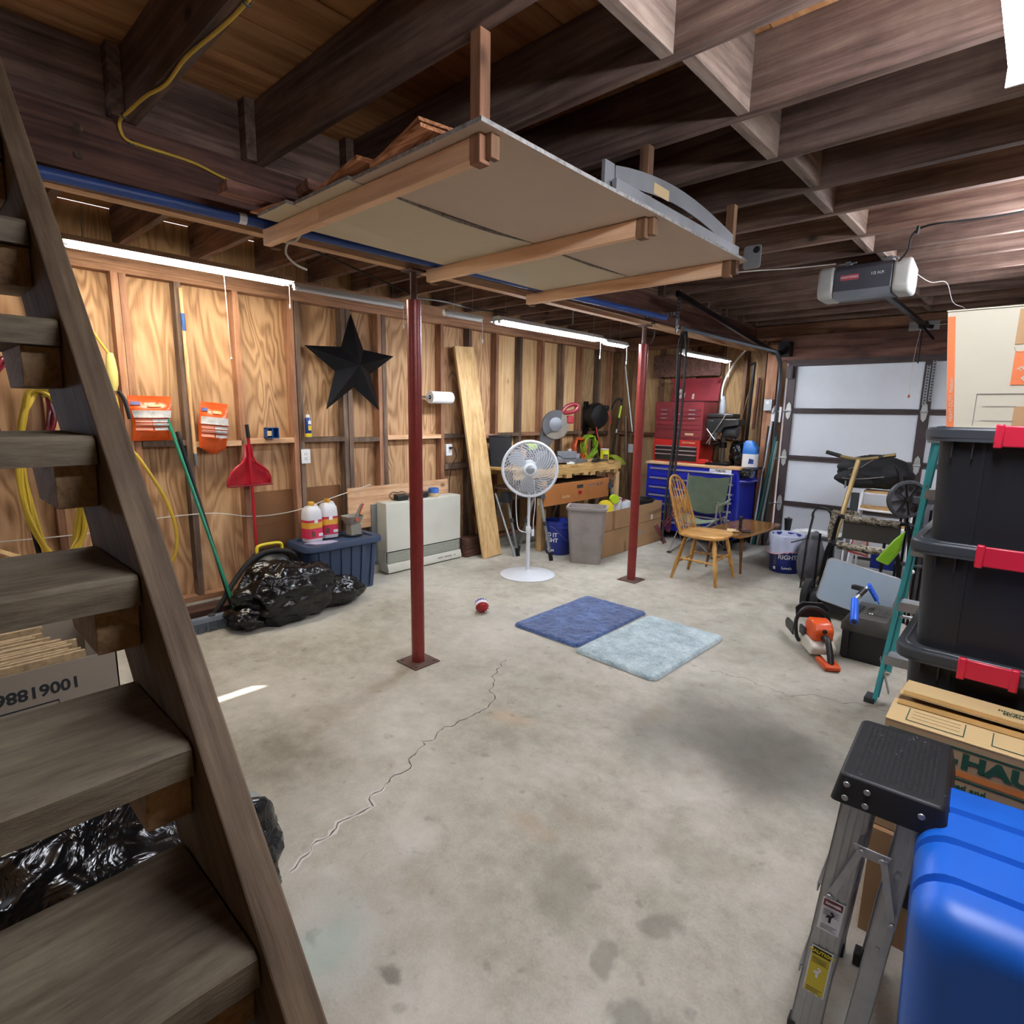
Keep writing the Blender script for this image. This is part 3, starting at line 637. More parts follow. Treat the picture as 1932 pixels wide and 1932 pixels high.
for x in (-.12, .12): MB().box(x-.014, x+.014, -.01, -.004, .19, .245).box(x-.014, x+.014, -.02, .06, .2355, .2395).box(x-.05, x+.05, -.012, .0, .228, .236).build('mount_strap', M_steel, t, smooth=False)
MB().box(-.05, .09, -.06, -.03, .195, .207).build('antenna_board', M_steel, t, smooth=False)
MB().tube(bez([(-.01, 2.40, .07), (-.02, 2.3, -.2), (-.02, 2.3, -.55)], 5), .002, 5).build('release_cord', M_wcab, t)
MB().lathe([(.003, 0), (.012, .01), (.003, .035)], (-.02, 2.3, -.585), 8).build('release_knob', plain('knob_orange', '#c4622e', .5), t)
MB().tube(bez([(.24, .1, .15), (.30, .35, .12), (.36, .6, .15), (.38, .9, .06), (.42, 1.3, .06), (.40, 1.6, -.03), (.38, 1.8, .03), (.10, 2.4, .1)], 6), .0022, 5).build('control_wire', M_wcab, t)
MB().tube(bez([(.12, 0, .24), (.17, .02, .20), (.18, -.02, .18), (.15, 0, .165)], 6), .003, 5).tube(bez([(.15, 0, .24), (.2, 0, .19), (.17, 0, .165)], 6), .003, 5).build('bell_wire', M_wcab, t)
solo(MB().tube(bez([(-.86, 4.48, 2.52), (-.80, 4.40, 2.50), (-.72, 4.2, 2.51), (-.62, 3.9, 2.55), (-.3, 3.93, 2.555), (.2, 3.9, 2.553)], 7), .006, 6).cyl((-.635, 3.895, 2.52), (-.63, 3.893, 2.56), .009, n=10), 'power_cord', M_black, 'black power cord climbing from the garage door opener to a joist', 'cord', (-.7, 4.2, 2.52))
solo(MB().tube(bez([(-2.2, 3.9, 2.47), (-1.7, 4.05, 2.50), (-1.4, 4.3, 2.53), (-1.15, 4.4, 2.54)], 8), .003, 6), 'bell_wire', M_wcab, 'thin white wire sagging from rack side to the opener', 'wire', (-1.6, 4.1, 2.5))

# ================================================================ LEFT WALL: things hung and stood there
X0 = XS+.003
# barn star
t = thing('barn_star', 'large black five-pointed metal barn star hung on the left wall', 'star', (XS+.004, 2.87, 1.93))
pts = []
tips = [(2.856, 2.36), (3.30, 2.03), (3.125, 1.53), (2.585, 1.53), (2.41, 2.05)]
for i in range(5):
    a = Vector(tips[i]); b2 = Vector(tips[(i+1) % 5]); m = (a+b2)/2; c = Vector((2.87, 1.93)); pts += [a, c+(m-c)*.50]
vs = [(0, p.x-2.87, p.y-1.93) for p in pts]+[(.085, .012, -.01), (0, 0, 0)]
MB().add(vs, [(i, (i+1) % 10, 10) for i in range(10)]+[((i+1) % 10, i, 11) for i in range(10)]).build('star_body', M_blackm, t, smooth=False)
for y in (-.17, .215): MB().tube([(.006, y-.02, .13), (.006, y, .175), (.006, y+.02, .13)], .0025, 5).build('hanging_wire', M_black, t)
# orange bags of wipes / salt on the middle rail
M_or = plain('orange_film', '#d9581d', .28, var=.15); M_sil = plain('silver_print', '#b4b2b0', .4, var=.2, sc=25); M_pur = plain('purple_print', '#4a4a86', .5)
def pouch(y0, y1, z0, z1, rot, label, x=-4.545, tail=False):
    w_, h = y1-y0, z1-z0; t = thing('orange_bag', label, 'bag', (x, (y0+y1)/2, z0), rot=(rot, 0, 0), group='orange bags on the rail')
    n, m = 12, 14; vs = []
    for i in range(m+1):
        v = i/m
        for j in range(n+1):
            u = j/n; th = .05*(max(0, sin(pi*u))**.5)*(max(0, sin(pi*min(1, v*1.18)))**.6)+.004*noise.noise(Vector((u*6, v*9, y0)))
            wv = w_*(1-.10*max(0, sin(pi*v*1.5-.2)) if not tail else 1-.22*abs(v-.5)); zz = v*h+(-.05*(1-abs(2*u-1)) if tail and v < .12 else 0)
            vs.append((.004+th+.006*sin(v*38)*(1 if .15 < v < .62 else 0), (u-.5)*wv, zz))
    k = len(vs); vs += [(.001, a[1], a[2]) for a in vs]
    fs = [(i*(n+1)+j, i*(n+1)+j+1, (i+1)*(n+1)+j+1, (i+1)*(n+1)+j) for i in range(m) for j in range(n)]
    fs += [(k+a, k+d, k+c, k+b_) for a, b_, c, d in fs]
    e = [j for j in range(n+1)]; fs += [(a, k+a, k+a+1, a+1) for a in range(n)]; top = m*(n+1); fs += [(top+a, top+a+1, k+top+a+1, k+top+a) for a in range(n)]
    for i in range(m): a, b_ = i*(n+1), (i+1)*(n+1); fs += [(a, b_, k+b_, k+a), (a+n, k+a+n, k+b_+n, b_+n)]
    MB().add(vs, fs).build('pouch', M_or, t)
    def band(v0, v1, u0, u1, m_, nm, seg=8):
        b = MB(); vv = []
        for i in range(3):
            for j in range(seg+1):
                u = u0+(u1-u0)*j/seg; v = v0+(v1-v0)*i/2; jj = int(round(u*n)); ii = v*m; i0 = min(m-1, int(ii)); f = ii-i0
                wv = w_*(1-.10*max(0, sin(pi*v*1.5-.2)) if not tail else 1-.22*abs(v-.5))
                th = .05*(max(0, sin(pi*u))**.5)*(max(0, sin(pi*min(1, v*1.18)))**.6)
                vv.append((.0125+th+.006*sin(v*38)*(1 if .15 < v < .62 else 0), (u-.5)*wv, v*h))
        b.add(vv, [(i*(seg+1)+j, i*(seg+1)+j+1, (i+1)*(seg+1)+j+1, (i+1)*(seg+1)+j) for i in range(2) for j in range(seg)]); b.build(nm, m_, t)
    band(.52, .68, .03, .97, M_sil, 'printed_panel'); band(.42, .485, .45, .95, M_sil, 'printed_panel'); band(.33, .395, .45, .95, M_sil, 'printed_panel'); band(.24, .30, .5, .95, M_sil, 'printed_panel')
    band(.42, .485, .05, .43, M_pinkp, 'printed_panel'); band(.33, .395, .05, .43, M_pinkp, 'printed_panel'); band(.24, .30, .05, .45, M_pinkp, 'printed_panel')
    band(.80, .87, .03, .25, M_pur, 'printed_logo'); band(.76, .82, .40, .72, M_cardl, 'printed_label')
    return t
M_pinkp = plain('pink_print', '#d78a72', .4, var=.1)
pouch(1.125, 1.385, 1.300, 1.605, 0, 'flat square orange bag on the wall rail, nearest the stairs')
pouch(1.535, 1.745, 1.235, 1.57, -.10, 'crooked orange bag with a pointed bottom between the wooden pole and the red dustpan', tail=True)
# blue plastic wall box and foam can
t = thing('junction_box', 'small blue plastic junction box on the wall rail', 'box', (-4.53, 2.085, 1.298)); M_blu = plain('blue_plastic', '#1c4a86', .4)
b = MB(); b.box(-.02, .03, -.05, -.044, 0, .085).box(-.02, .03, .044, .05, 0, .085).box(-.02, .03, -.05, .05, 0, .006).box(-.02, .03, -.05, .05, .079, .085).box(-.025, -.02, -.05, .05, 0, .085).box(-.02, .03, -.006, .0, 0, .085)
b.build('shell', M_blu, t, smooth=False); MB().box(.0302, .0308, -.046, -.012, .02, .06).build('sticker', M_cardl, t, smooth=False)
t = thing('foam_can', 'tall blue aerosol can with a yellow base standing on the wall rail', 'spray can', (-4.52, 2.395, 1.298))
M_bl2 = plain('can_blue', '#27408f', .3, .3); M_yel = plain('can_yellow', '#d8c431', .35)
MB().lathe([(.024, 0), (.026, .004), (.026, .145), (.018, .165)], n=18).build('can', M_bl2, t); MB().lathe([(.0263, .004), (.0265, .035)], n=18, cap=False).build('base_band', M_yel, t)
MB().lathe([(.017, .165), (.017, .185), (.008, .19)], n=14).build('cap', M_wink, t); MB().tube([(0, 0, .19), (.0, .002, .22)], .004, 6).build('nozzle', M_yel, t)
MB().box(.0262, .0268, -.012, .014, .06, .10).build('label_patch', M_yel, t, smooth=False); MB().box(.0262, .0268, -.012, .014, .11, .14).build('label_patch', M_wink, t, smooth=False)
# outlet plates
def outlet(loc, label, rz=0, sock=True):
    t = thing('outlet_plate', label, 'outlet', loc, rz)
    MB().prism([(0, y, z) for y, z in rrect(-.040, .040, -.06, .06, .006)], (.006, 0, 0)).build('plate', M_white, t, bev=.0015)
    for z in ((-.02, .02) if sock else ()): MB().prism([(.006, y, z+zz) for y, zz in rrect(-.013, .013, -.011, .011, .006)], (.002, 0, 0)).build('socket', plain('socket_ivory', '#cfc8bb', .4), t)
    return t
outlet((-4.545, 2.375, 1.14), 'white outlet plate on a stud right of the red dustpan')
t = outlet((-4.545, 3.97, 1.135), 'white outlet plate with a black plug, between red post and leaning board')
MB().box(.008, .03, -.006, .018, .008, .032).tube(bez([(.03, .006, .02), (.05, .03, .02), (.05, .06, -.06), (.03, .03, -.15), (.02, .0, -.25), (.01, -.01, -.6), (.0, 0, -.8)], 6), .004, 6).build('plug_and_cord', M_black, t)
outlet((-4.22, 7.06, 1.06), 'white outlet plate on the front wall left of the far red post', -pi/2, False)
# hanging pole with a blue sticker
M_dowel = wood('dowel_wood', '#9a7048', '#c79b6c', '#e0bd90', 2, 2, knots=False)
t = thing('wooden_pole', 'long wooden pole with a metal tip hanging between the two orange bags', 'pole', (-4.535, 1.50, 1.14))
MB().cyl((0, .012, .06), (0, 0, 1.21), .0125, n=10).build('shaft', M_dowel, t); MB().cyl((0, .015, -.03), (0, .012, .06), .012, .014, n=10).build('ferrule', M_steel, t)
MB().cyl((0, .004, .92), (0, .002, 1.04), .0135, n=12).build('sticker', M_blu, t)
# string pull
solo(MB().tube([(-4.1, 1.62, 2.796), (-4.1, 1.64, 1.87)], .0018, 5).lathe([(.004, 0), (.009, .008), (.004, .02)], (-4.1, 1.64, 1.852), 8), 'light_pull_string', M_wcab, 'thin pull string hanging from the lit left strip light', 'string', (-4.1, 1.63, 1.9))
# green pole, black pole, red dustpan
M_grn = plain('green_paint', '#0f7a5c', .3)
t = thing('green_handled_rake', 'long green pole with a yellow tip leaning on the wall by the stairs', 'pole', (-4.3, 1.55, 0))
MB().cyl((.18, .02, .05), (-.222, -.205, 1.46), .0115, n=12).build('shaft', M_grn, t); MB().cyl((-.222, -.205, 1.46), (-.236, -.213, 1.53), .0125, .010, n=12).build('grip', M_yel, t)
t = thing('push_broom', 'grey-bristled broom with a black pole, head on the floor by the trash bag', 'broom', (-4.10, 1.42, 0))
n = 26; hb = MB().prism([(x, -.17, z) for x, z in ((-.03, .065), (.03, .065), (.022, .105), (-.022, .105))], (0, .34, 0)); hb.build('broom_head', plain('broom_grey', '#6c7480', .5), t, bev=.006)
b = MB(); rr = random.Random(4)
for i in range(34):
    for j in range(4): x = -.024+.016*j; y = -.162+i*.0098; b.cyl((x, y, .066), (x*1.6+rr.uniform(-.004, .004), y*1.1+rr.uniform(-.004, .004), .002), .0042, .002, n=4)
b.build('bristles', plain('bristle_grey', '#5c636e', .8), t, kind='stuff', smooth=False)
MB().lathe([(.026, 0), (.026, .006), (.015, .007)], (0, -.03, .105), 14).build('socket_ring', M_dgrey, t)
MB().cyl((-.05, .13, .10), (-.40, -.02, 1.345), .0125, n=12).build('shaft', M_blackm, t); MB().cyl((-.385, -.012, 1.28), (-.404, -.022, 1.36), .0145, n=12).build('grip', M_black, t)
t = thing('red_dustpan', 'red long-handled dustpan hung on the left wall with its pan upwards', 'dustpan', (-4.50, 1.87, .95)); M_rp = plain('red_plastic', '#a81b2b', .22)
MB().prism([(0, y, z) for y, z in ((-.165, 0), (.165, 0), (.160, .045), (.138, .095), (.10, .135), (.05, .17), (.026, .22), (.02, .30), (-.02, .30), (-.026, .22), (-.05, .17), (-.10, .135), (-.138, .095), (-.160, .045))], (.006, 0, 0)).build('pan', M_rp, t, bev=.002)
b = MB().tube([(.02, -.165, .0), (.03, -.16, .045), (.035, -.138, .095), (.035, -.10, .135), (.035, -.05, .17), (.035, -.026, .22), (.03, -.02, .31)], .010, 6).tube([(.02, .165, .0), (.03, .16, .045), (.035, .138, .095), (.035, .10, .135), (.035, .05, .17), (.035, .026, .22), (.03, .02, .31)], .010, 6)
b.build('rim', M_rp, t); MB().box(0, .05, -.168, .168, -.014, .0).build('lip', plain('red_dark_plastic', '#7a1620', .3), t, bev=.003)
MB().cyl((.045, 0, .36), (.03, .018, -.65), .0115, n=12).build('pole', M_rp, t); MB().cyl((.045, -.0, .36), (.05, -.01, .46), .014, n=12).build('grip', M_black, t)
MB().cyl((.03, .018, -.65), (.03, .018, -.95), .0125, n=10).build('pole_foot', M_rp, t)
# white wire along the wall
solo(MB().tube(bez([(X0+.004, .2, .72), (X0+.004, .9, .70), (X0+.006, 1.213, .748), (X0+.006, 1.602, .742), (X0+.006, 1.918, .68), (X0+.01, 2.251, .686), (X0+.006, 2.6, .76), (X0+.022, 3.0, .85)], 8), .004, 6), 'wall_wire', M_wcab, 'cream wire sagging low along the left wall behind the poles', 'wire', (X0, 1.6, .7))
# hoses behind the stairs
def coil(name, mat, label, loc, loops, rad, r, seed, hook=True, w2=.5):
    t = thing(name, label, 'hose', loc); rr = random.Random(seed); b = MB(); P = []
    for k in range(loops):
        for i in range(14):
            a = 2*pi*i/14; sx = 1+.12*rr.uniform(-1, 1)+(k % 3)*.06
            P.append((.03+.028*(k % 3)+.01*rr.random(), sin(a)*rad*w2*sx, cos(a)*rad*(1+.08*rr.uniform(-1, 1))-rad))
    MB().tube(bez(P, 3), r, 8).build('hose', mat, t)
    if hook: MB().tube([(0, -.01, -.01), (.09, -.01, .0), (.10, -.01, .03)], .006, 6).build('hook', M_blackm, t)
    return t
coil('red_air_hose', plain('maroon_hose', '#6e1526', .25), 'coiled dark red hose hanging behind the upper stair treads', (-4.54, .56, 1.80), 5, .29, .0115, 5, w2=.45)
coil('yellow_air_hose', plain('olive_hose', '#a98f24', .4), 'coiled yellow hose hanging behind the middle stair treads', (-4.50, .66, 1.62), 6, .52, .013, 9, w2=.26)
t = thing('yellow_extension_cord', 'yellow extension cord with a chunky cream plug hanging right of the stair', 'cord', (-4.48, 1.0, 1.6))
MB().tube(bez([(.0, -.06, .42), (.0, -.01, .33), (0, .03, .26)], 6), .008, 8).tube(bez([(0, .04, .0), (.0, .07, -.3), (.02, .14, -.42), (.02, .27, -.7), (.03, .32, -.95), (.02, .28, -1.15), (.0, .15, -1.22)], 8), .012, 8).build('cord', plain('yellow_cord', '#c2a12f', .45), t)
MB().lathe([(.018, .0), (.030, .04), (.034, .12), (.026, .2), (.016, .24)], (0, .035, .03), 14).build('plug', plain('plug_cream', '#d8c877', .35), t, bev=.003)
MB().tube(bez([(0, .06, .03), (.0, .09, -.03), (.0, .11, -.15)], 5), .013, 8).build('black_plug_end', M_black, t)
t = thing('leaning_plank', 'pale plank leaning slantwise on the wall behind the lower stairs', 'plank', (-4.3, .35, 0))
MB().bar((.15, .45, .42), (-.15, -.35, 1.02), .02, .10, (1, 0, .1)).bar((.15, .45, .42), (.15, .55, .0), .02, .06, (1, 0, 0)).build('plank', M_pine, t, smooth=False) if 0 else None
bpy.data.objects.remove(t)
o = MB().bar((-4.36, .86, .40), (-4.44, -.20, 1.02), .02, .11, (1, 0, .1)).build('leaning_plank', M_pine, smooth=False); tag(o, 'pale plank leaning slantwise on the wall behind the lower stairs', 'plank')
for yy, zz, lab in ((.58, 1.1, 'thin black pole leaning on the wall behind the stairs, left of the yellow hose'), (.86, 1.3, 'thin black pole leaning on the wall behind the stairs, right of the yellow hose')):
    o = MB().cyl((-4.40, yy+.02, 0), (-4.53, yy-.06, zz), .014, n=10).build('black_pole', M_blackm); tag(o, lab, 'pole')
# heater
M_htr = plain('heater_beige', '#c9c9bd', .45, var=.03); M_slot = plain('slot_dark', '#2a2a2a', .6)
t = thing('wall_heater', 'beige floor-standing direct-vent heater with a slotted grille against the left wall', 'heater', (-4.47, 3.525, 0))
MB().box(-.10, .085, -.465, .465, .21, .68).box(-.10, .055, -.465, .465, .085, .21).build('cabinet', M_htr, t, bev=.008, seg=3)
MB().prism([(x, -.465, z) for x, z in ((-.10, .01), (.10, .01), (.105, .03), (.085, .095), (-.10, .095))], (0, .93, 0)).build('base', M_htr, t, bev=.004)
for k in range(8): MB().box(.05, .084, -.455, .455, .106+k*.0125, .1105+k*.0125).build('louvre', M_htr, t, smooth=False)
MB().box(.045, .057, -.458, .458, .100, .205).build('louvre_backing', M_slot, t, smooth=False)
MB().box(-.09, .09, -.45, .45, 0, .0105).build('foot', M_slot, t, smooth=False)
MB().box(-.11, -.06, -.53, -.467, .10, .66).box(-.11, -.10, -.60, -.53, .56, .62).build('wall_bracket', M_steel, t, smooth=False)
for ya, yb in ((.14, .21), (.23, .33), (.36, .38)): MB().prism([(.0990-(z-.05)*.31, yy, z) for yy, z in ((ya, .045), (yb, .045), (yb, .058), (ya, .058))], (.0006, 0, 0)).build('faint_print', M_grey, t, smooth=False)
t = thing('black_adapter', 'black power adapter lying coiled on top of the heater', 'adapter', (-4.47, 3.28, .681))
MB().prism([(x, -.05, z) for x, z in ((-.04, 0), (.045, 0), (.04, .05), (-.035, .06))], (0, .12, 0)).build('body', M_black, t, bev=.006)
MB().tube(bez([(0, -.05, .02), (.03, -.10, .015), (.0, -.12, .05), (-.02, -.07, .08), (0, -.02, .075), (0, .03, .08), (0, .1, .05), (.01, .16, .07), (0, .18, .03)], 6), .004, 6).build('cable', M_black, t)
solo(MB().box(-4.52, -4.43, 3.42, 3.6, .681, .738), 'black_case', M_black, 'small black case on the heater partly behind the red post', 'case', (-4.47, 3.5, .681), bev=.01)
t = thing('blue_tape_roll', 'stacked blue and tan tape rolls on the right end of the heater', 'tape', (-4.46, 3.69, .681))
for z0, z1, m_, nm, r in ((0, .036, M_cardl, 'tan_roll', .056), (.037, .085, plain('tape_blue', '#3f6fc0', .6), 'blue_roll', .052)): MB().lathe([(.036, z0), (r, z0), (r, z1), (.036, z1), (.036, z0)], n=24, cap=False).build(nm, m_, t)
# paper towel roll
t = thing('paper_towel_roll', 'white paper towel roll on a wall holder beside the near red post', 'paper towels', (-4.44, 3.77, 1.665))
MB().lathe([(.02, -.135), (.058, -.135), (.060, -.128), (.060, .128), (.058, .135), (.02, .135), (.02, -.135)], n=28, axis=(0, 1, 0), cap=False).build('roll', plain('tissue', '#e6e6e6', .9, var=.03), t)
MB().lathe([(.021, -.1352), (.021, .1352)], n=14, axis=(0, 1, 0)).build('core', M_slot, t); MB().cyl((0, -.18, 0), (0, .18, 0), .006, n=8).box(-.12, .008, -.185, -.178, -.012, .012).box(-.12, .008, .178, .185, -.012, .012).build('holder', M_steel, t)
# leaning board
t = thing('leaning_board', 'wide knotty pine board leaning upright on the left wall beside the heater', 'board', (-4.17, 4.25, 0))
M_kn = wood('knotty_pine', '#9a7a4c', '#c4a06e', '#d9bd8e', 2, 1.1, flat=0)
Mx = Matrix.Rotation(.048, 4, 'X') @ Matrix.Rotation(-.155, 4, 'Y')
MB().box(-.014, .014, -.135, .135, 0.006, 2.22, Mx).build('board', M_kn, t, smooth=False, bev=.002)
# dark timbers at the foot of the wall
solo(MB().box(-4.49, -4.33, 4.02, 4.30, 0, .20), 'timber_block', M_girder, 'dark square timber block on the floor between heater and leaning board', 'timber', (-4.4, 4.15, 0), bev=.006, smooth=False)
solo(MB().box(-4.44, -4.27, .55, 1.74, 0, .095), 'timber_beam', M_girder, 'dark old timber lying along the left wall behind the broom', 'timber', (-4.35, 1.2, 0), bev=.006, smooth=False)
# blue tote with things on its lid
M_tote = plain('tote_blue', '#33435e', .5, var=.06); 
t = thing('blue_storage_tote', 'dusty blue storage tote with lid against the left wall', 'tote', (-4.335, 2.50, 0))
def tote(t, w_, d, h, m_, ml, taper=.9, ribs=6, rim=.03, r=.05, lid=True, lh=.035, rec=.012):
    R0 = rrect(-w_/2*taper, w_/2*taper, -d/2*taper, d/2*taper, r); R1 = rrect(-w_/2, w_/2, -d/2, d/2, r)
    n = len(R0); z1 = h-lh
    MB().add([(x, y, 0) for x, y in R0]+[(x*.995, y*.995, z1) for x, y in R1], [tuple(range(n-1, -1, -1)), tuple(range(n, 2*n))]+[(i, (i+1) % n, n+(i+1) % n, n+i) for i in range(n)]).build('tub', m_, t)
    if lid:
        R2 = rrect(-w_/2-rim, w_/2+rim, -d/2-rim, d/2+rim, r+.02); R3 = rrect(-w_/2+.03, w_/2-.03, -d/2+.03, d/2-.03, r)
        b = MB(); k = len(R2)
        loops = [[(x, y, z1-.012) for x, y in R2], [(x, y, h-.010) for x, y in R2], [(x*.985, y*.985, h) for x, y in R2], [(x, y, h) for x, y in R3], [(x*.98, y*.98, h-rec) for x, y in R3]]
        b.add([v for lp in loops for v in lp], [tuple(range(k-1, -1, -1)), tuple(range(4*k, 5*k))]+[(q*k+i, q*k+(i+1) % k, (q+1)*k+(i+1) % k, (q+1)*k+i) for q in range(4) for i in range(k)]).build('lid', ml, t)
    return z1
tote(t, .34, .66, .45, M_tote, M_tote, .88)
b = MB()
for k in range(6): y = -.25+k*.1; b.hexa([(.151+.004, y*.9, .02), (.160, y*.9, .02), (.160, y*.9+.03, .02), (.155, y*.9+.03, .02)], [(.172, y, .39), (.178, y, .39), (.178, y+.03, .39), (.172, y+.03, .39)])
b.build('ribs', M_tote, t, smooth=False)
M_jug = plain('jug_white', '#d9dbe0', .35, var=.03); M_pk = plain('jug_label_pink', '#c92f52', .45); M_ye = plain('jug_label_yellow', '#d9a63a', .45)
def jug(loc, rz, label):
    t = thing('plastic_jug', label, 'jug', loc, rz, 'white jugs on the blue tote')
    R = lambda s, z, sq=.035: [(x, y, z) for x, y in rrect(-.06*s, .06*s, -.075*s, .075*s, sq*s)]
    lv = [R(.94, 0), R(1, .01), R(1, .20), R(.98, .22), R(.92, .262), R(.66, .29), R(.30, .30)]
    k = len(lv[0]); MB().add([v for l in lv for v in l], [tuple(range(k-1, -1, -1)), tuple(range(6*k, 7*k))]+[(q*k+i, q*k+(i+1) % k, (q+1)*k+(i+1) % k, (q+1)*k+i) for q in range(6) for i in range(k)]).build('bottle', M_jug, t)
    MB().lathe([(.024, .298), (.026, .302), (.026, .325), (.02, .33)], (0, -.0, 0), 18).build('cap', M_ye, t)
    MB().tube(bez([(.0, .012, .30), (.0, .045, .295), (.0, .066, .25), (.0, .066, .20)], 5), .011, 8).build('handle', M_jug, t)
    R_ = lambda z: [(x*1.012, y*1.012, z) for x, y, _ in R(1, 0)]
    for z0, z1, m_, nm in ((.03, .185, M_pk, 'label_band'), (.115, .165, M_ye, 'label_band')):
        s = 1.0 if m_ is M_pk else 1.004; a = R_(z0); b_ = R_(z1); kk = len(a); MB().add([(x*s, y*s, z) for x, y, z in a+b_], [(i, (i+1) % kk, kk+(i+1) % kk, kk+i) for i in range(kk)]).build(nm, m_, t)
    MB().box(.0615, .0622, .02, .06, .045, .07).build('barcode_patch', M_wink, t, smooth=False)
    MB().prism([(.0614, y, z) for y, z in ((-.05, .045), (-.01, .045), (-.015, .085), (-.04, .10))], (.0008, 0, 0)).build('printed_picture', plain('jug_print_brown', '#6b4638', .5, var=.4, sc=60), t)
    MB().lathe([(.018, 0), (.018, .0008)], (.0618, .0, .172), 14, (1, 0, 0)).build('printed_badge', M_wink, t)
    return t
jug((-4.36, 2.305, .4505), .10, 'left white jug with a pink and yellow label and yellow cap on the blue tote')
jug((-4.42, 2.485, .4505), -.1, 'right white jug with a pink and yellow label, set slightly back on the blue tote')
solo(MB().prism([(x, y, .451) for x, y in ((-4.30, 2.2), (-4.20, 2.24), (-4.165, 2.36), (-4.19, 2.44), (-4.26, 2.42), (-4.29, 2.32))], (0, 0, .006)), 'rag', plain('rag_lilac', '#a9a3bb', .9), 'crumpled pale rag under the left jug on the blue tote', 'rag', (-4.25, 2.3, .451))
t = thing('hand_spreader', 'grey handheld spreader standing on the blue tote right of the jugs', 'spreader', (-4.35, 2.68, .4505)); M_sp = plain('spreader_grey', '#8d887e', .6)
b = MB(); a = [(x, y, .10) for x, y in rrect(-.05, .05, -.06, .06, .03)]; c = [(x, y, .17) for x, y in rrect(-.075, .075, -.085, .085, .03)]; d = [(x*.93, y*.93, .17) for x, y, _ in c]; e = [(x*.9, y*.9, .105) for x, y, _ in a]; k = len(a)
b.add(a+c+d+e, [tuple(range(k-1, -1, -1)), tuple(range(3*k, 4*k))]+[(q*k+i, q*k+(i+1) % k, (q+1)*k+(i+1) % k, (q+1)*k+i) for q in range(3) for i in range(k)]).build('hopper', M_sp, t)
MB().box(-.04, .05, -.045, .06, 0, .10).build('gear_case', M_sp, t, bev=.008); MB().box(.05, .062, -.05, -.02, .0, .06).build('crank', M_sp, t, bev=.003)
MB().bar((.0, .02, .12), (.02, .09, .26), .03, .03).build('handle', M_sp, t, bev=.008); MB().bar((.02, .055, .18), (.03, .095, .27), .032, .012).build('trigger', plain('trigger_orange', '#b5563a', .5), t, bev=.003)
MB().lathe([(.017, 0), (.017, .002)], (.078, .0, .145), 14, (1, 0, 0)).build('badge', plain('badge_orange', '#c4503a', .5), t); MB().prism([(x, y, 0) for x, y in rrect(-.06, .07, -.07, .08, .04)], (0, 0, .008)).build('disc', M_dgrey, t)
# trash bag heap, vacuum, hose
t = thing('wet_dry_vacuum', 'black shop vacuum with a yellow carry handle behind the trash bag', 'vacuum', (-4.36, 1.94, 0))
MB().lathe([(.13, .05), (.15, .08), (.155, .30), (.165, .31), (.165, .345), (.13, .40), (.05, .43)], n=24).build('tank', M_black, t)
MB().box(-.06, .07, -.06, .07, .40, .445).build('motor_head', M_black, t, bev=.02); 
MB().tube(bez([(.0, -.10, .42), (.0, -.09, .475), (.0, 0, .485), (.0, .09, .475), (0, .10, .42)], 5), .013, 8).build('carry_handle', M_yel, t)
MB().lathe([(.03, 0), (.034, .03), (.026, .03), (.026, .0)], (.15, -.05, .27), 14, (1, -.3, 0), cap=False).build('inlet', M_dgrey, t); MB().box(.10, .13, -.12, -.08, .28, .33).build('latch', M_yel, t, bev=.005)
for y in (-.1, .1): MB().lathe([(.03, -.012), (.03, .012)], (.08, y, .03), 12, (0, 1, 0)).build('caster', M_black, t)
put(MB().tube(bez([(-4.28, 2.12, .34), (-4.26, 2.05, .42), (-4.30, 1.9, .44), (-4.30, 1.75, .38), (-4.26, 1.6, .24), (-4.20, 1.48, .12), (-4.19, 1.38, .03), (-4.19, 1.35, .022)], 8), .019, 10), 'hose', M_rubber, t)
t = thing('black_trash_bag', 'large glossy black trash bag slumped on the floor before the blue tote', 'trash bag', (-3.98, 1.93, 0))
crumple((.0, -.05, .19), (.21, .36, .235), 3, .26, 90, 60).build('bag_body', M_bag, t, ang=80)
crumple((.01, .36, .11), (.11, .22, .12), 7, .30, 48, 32).build('bag_fold', M_bag, t, ang=80)
crumple((.0, -.34, .08), (.15, .14, .09), 12, .3, 48, 32).build('bag_fold', M_bag, t, ang=80)

# ================================================================ FAN
t = thing('pedestal_fan', 'white pedestal fan with a round spiral wire grille on a domed base', 'fan', (-3.465, 4.02, 0), atan2(-4.02, 3.47)+.06)
M_fan = plain('fan_white', '#d5dae0', .4, var=.03)
MB().lathe([(.262, 0), (.264, .006), (.20, .022), (.09, .034), (.03, .042), (.025, .05)], n=40).build('base', M_fan, t)
MB().cyl((0, 0, .045), (0, 0, .44), .019, n=18).build('lower_pole', M_fan, t); MB().cyl((0, 0, .44), (0, 0, .82), .0135, n=16).build('upper_pole', M_fan, t)
MB().lathe([(.021, .40), (.026, .41), (.026, .46), (.018, .475)], n=18).build('height_collar', M_fan, t)
fz = 1.02; MB().tube([(-.04, 0, .80), (-.05, 0, .92), (-.06, 0, fz)], .024, 10).build('neck', M_fan, t)
MB().lathe([(.03, -.20), (.065, -.18), (.075, -.10), (.06, -.03)], (0, 0, fz), 20, (1, 0, 0)).build('motor_housing', M_fan, t)
MB().tube(arc((.045, 0, fz), .252, 0, 2*pi, 56, (0, 1, 0), (0, 0, 1))[:-1], .014, 8, closed=True).tube(arc((.02, 0, fz), .256, 0, 2*pi, 56, (0, 1, 0), (0, 0, 1))[:-1], .010, 8, closed=True).build('rim', M_fan, t)
def dome(r, s): return .048+s*.040*(1-(r/.25)**2)
b = MB()
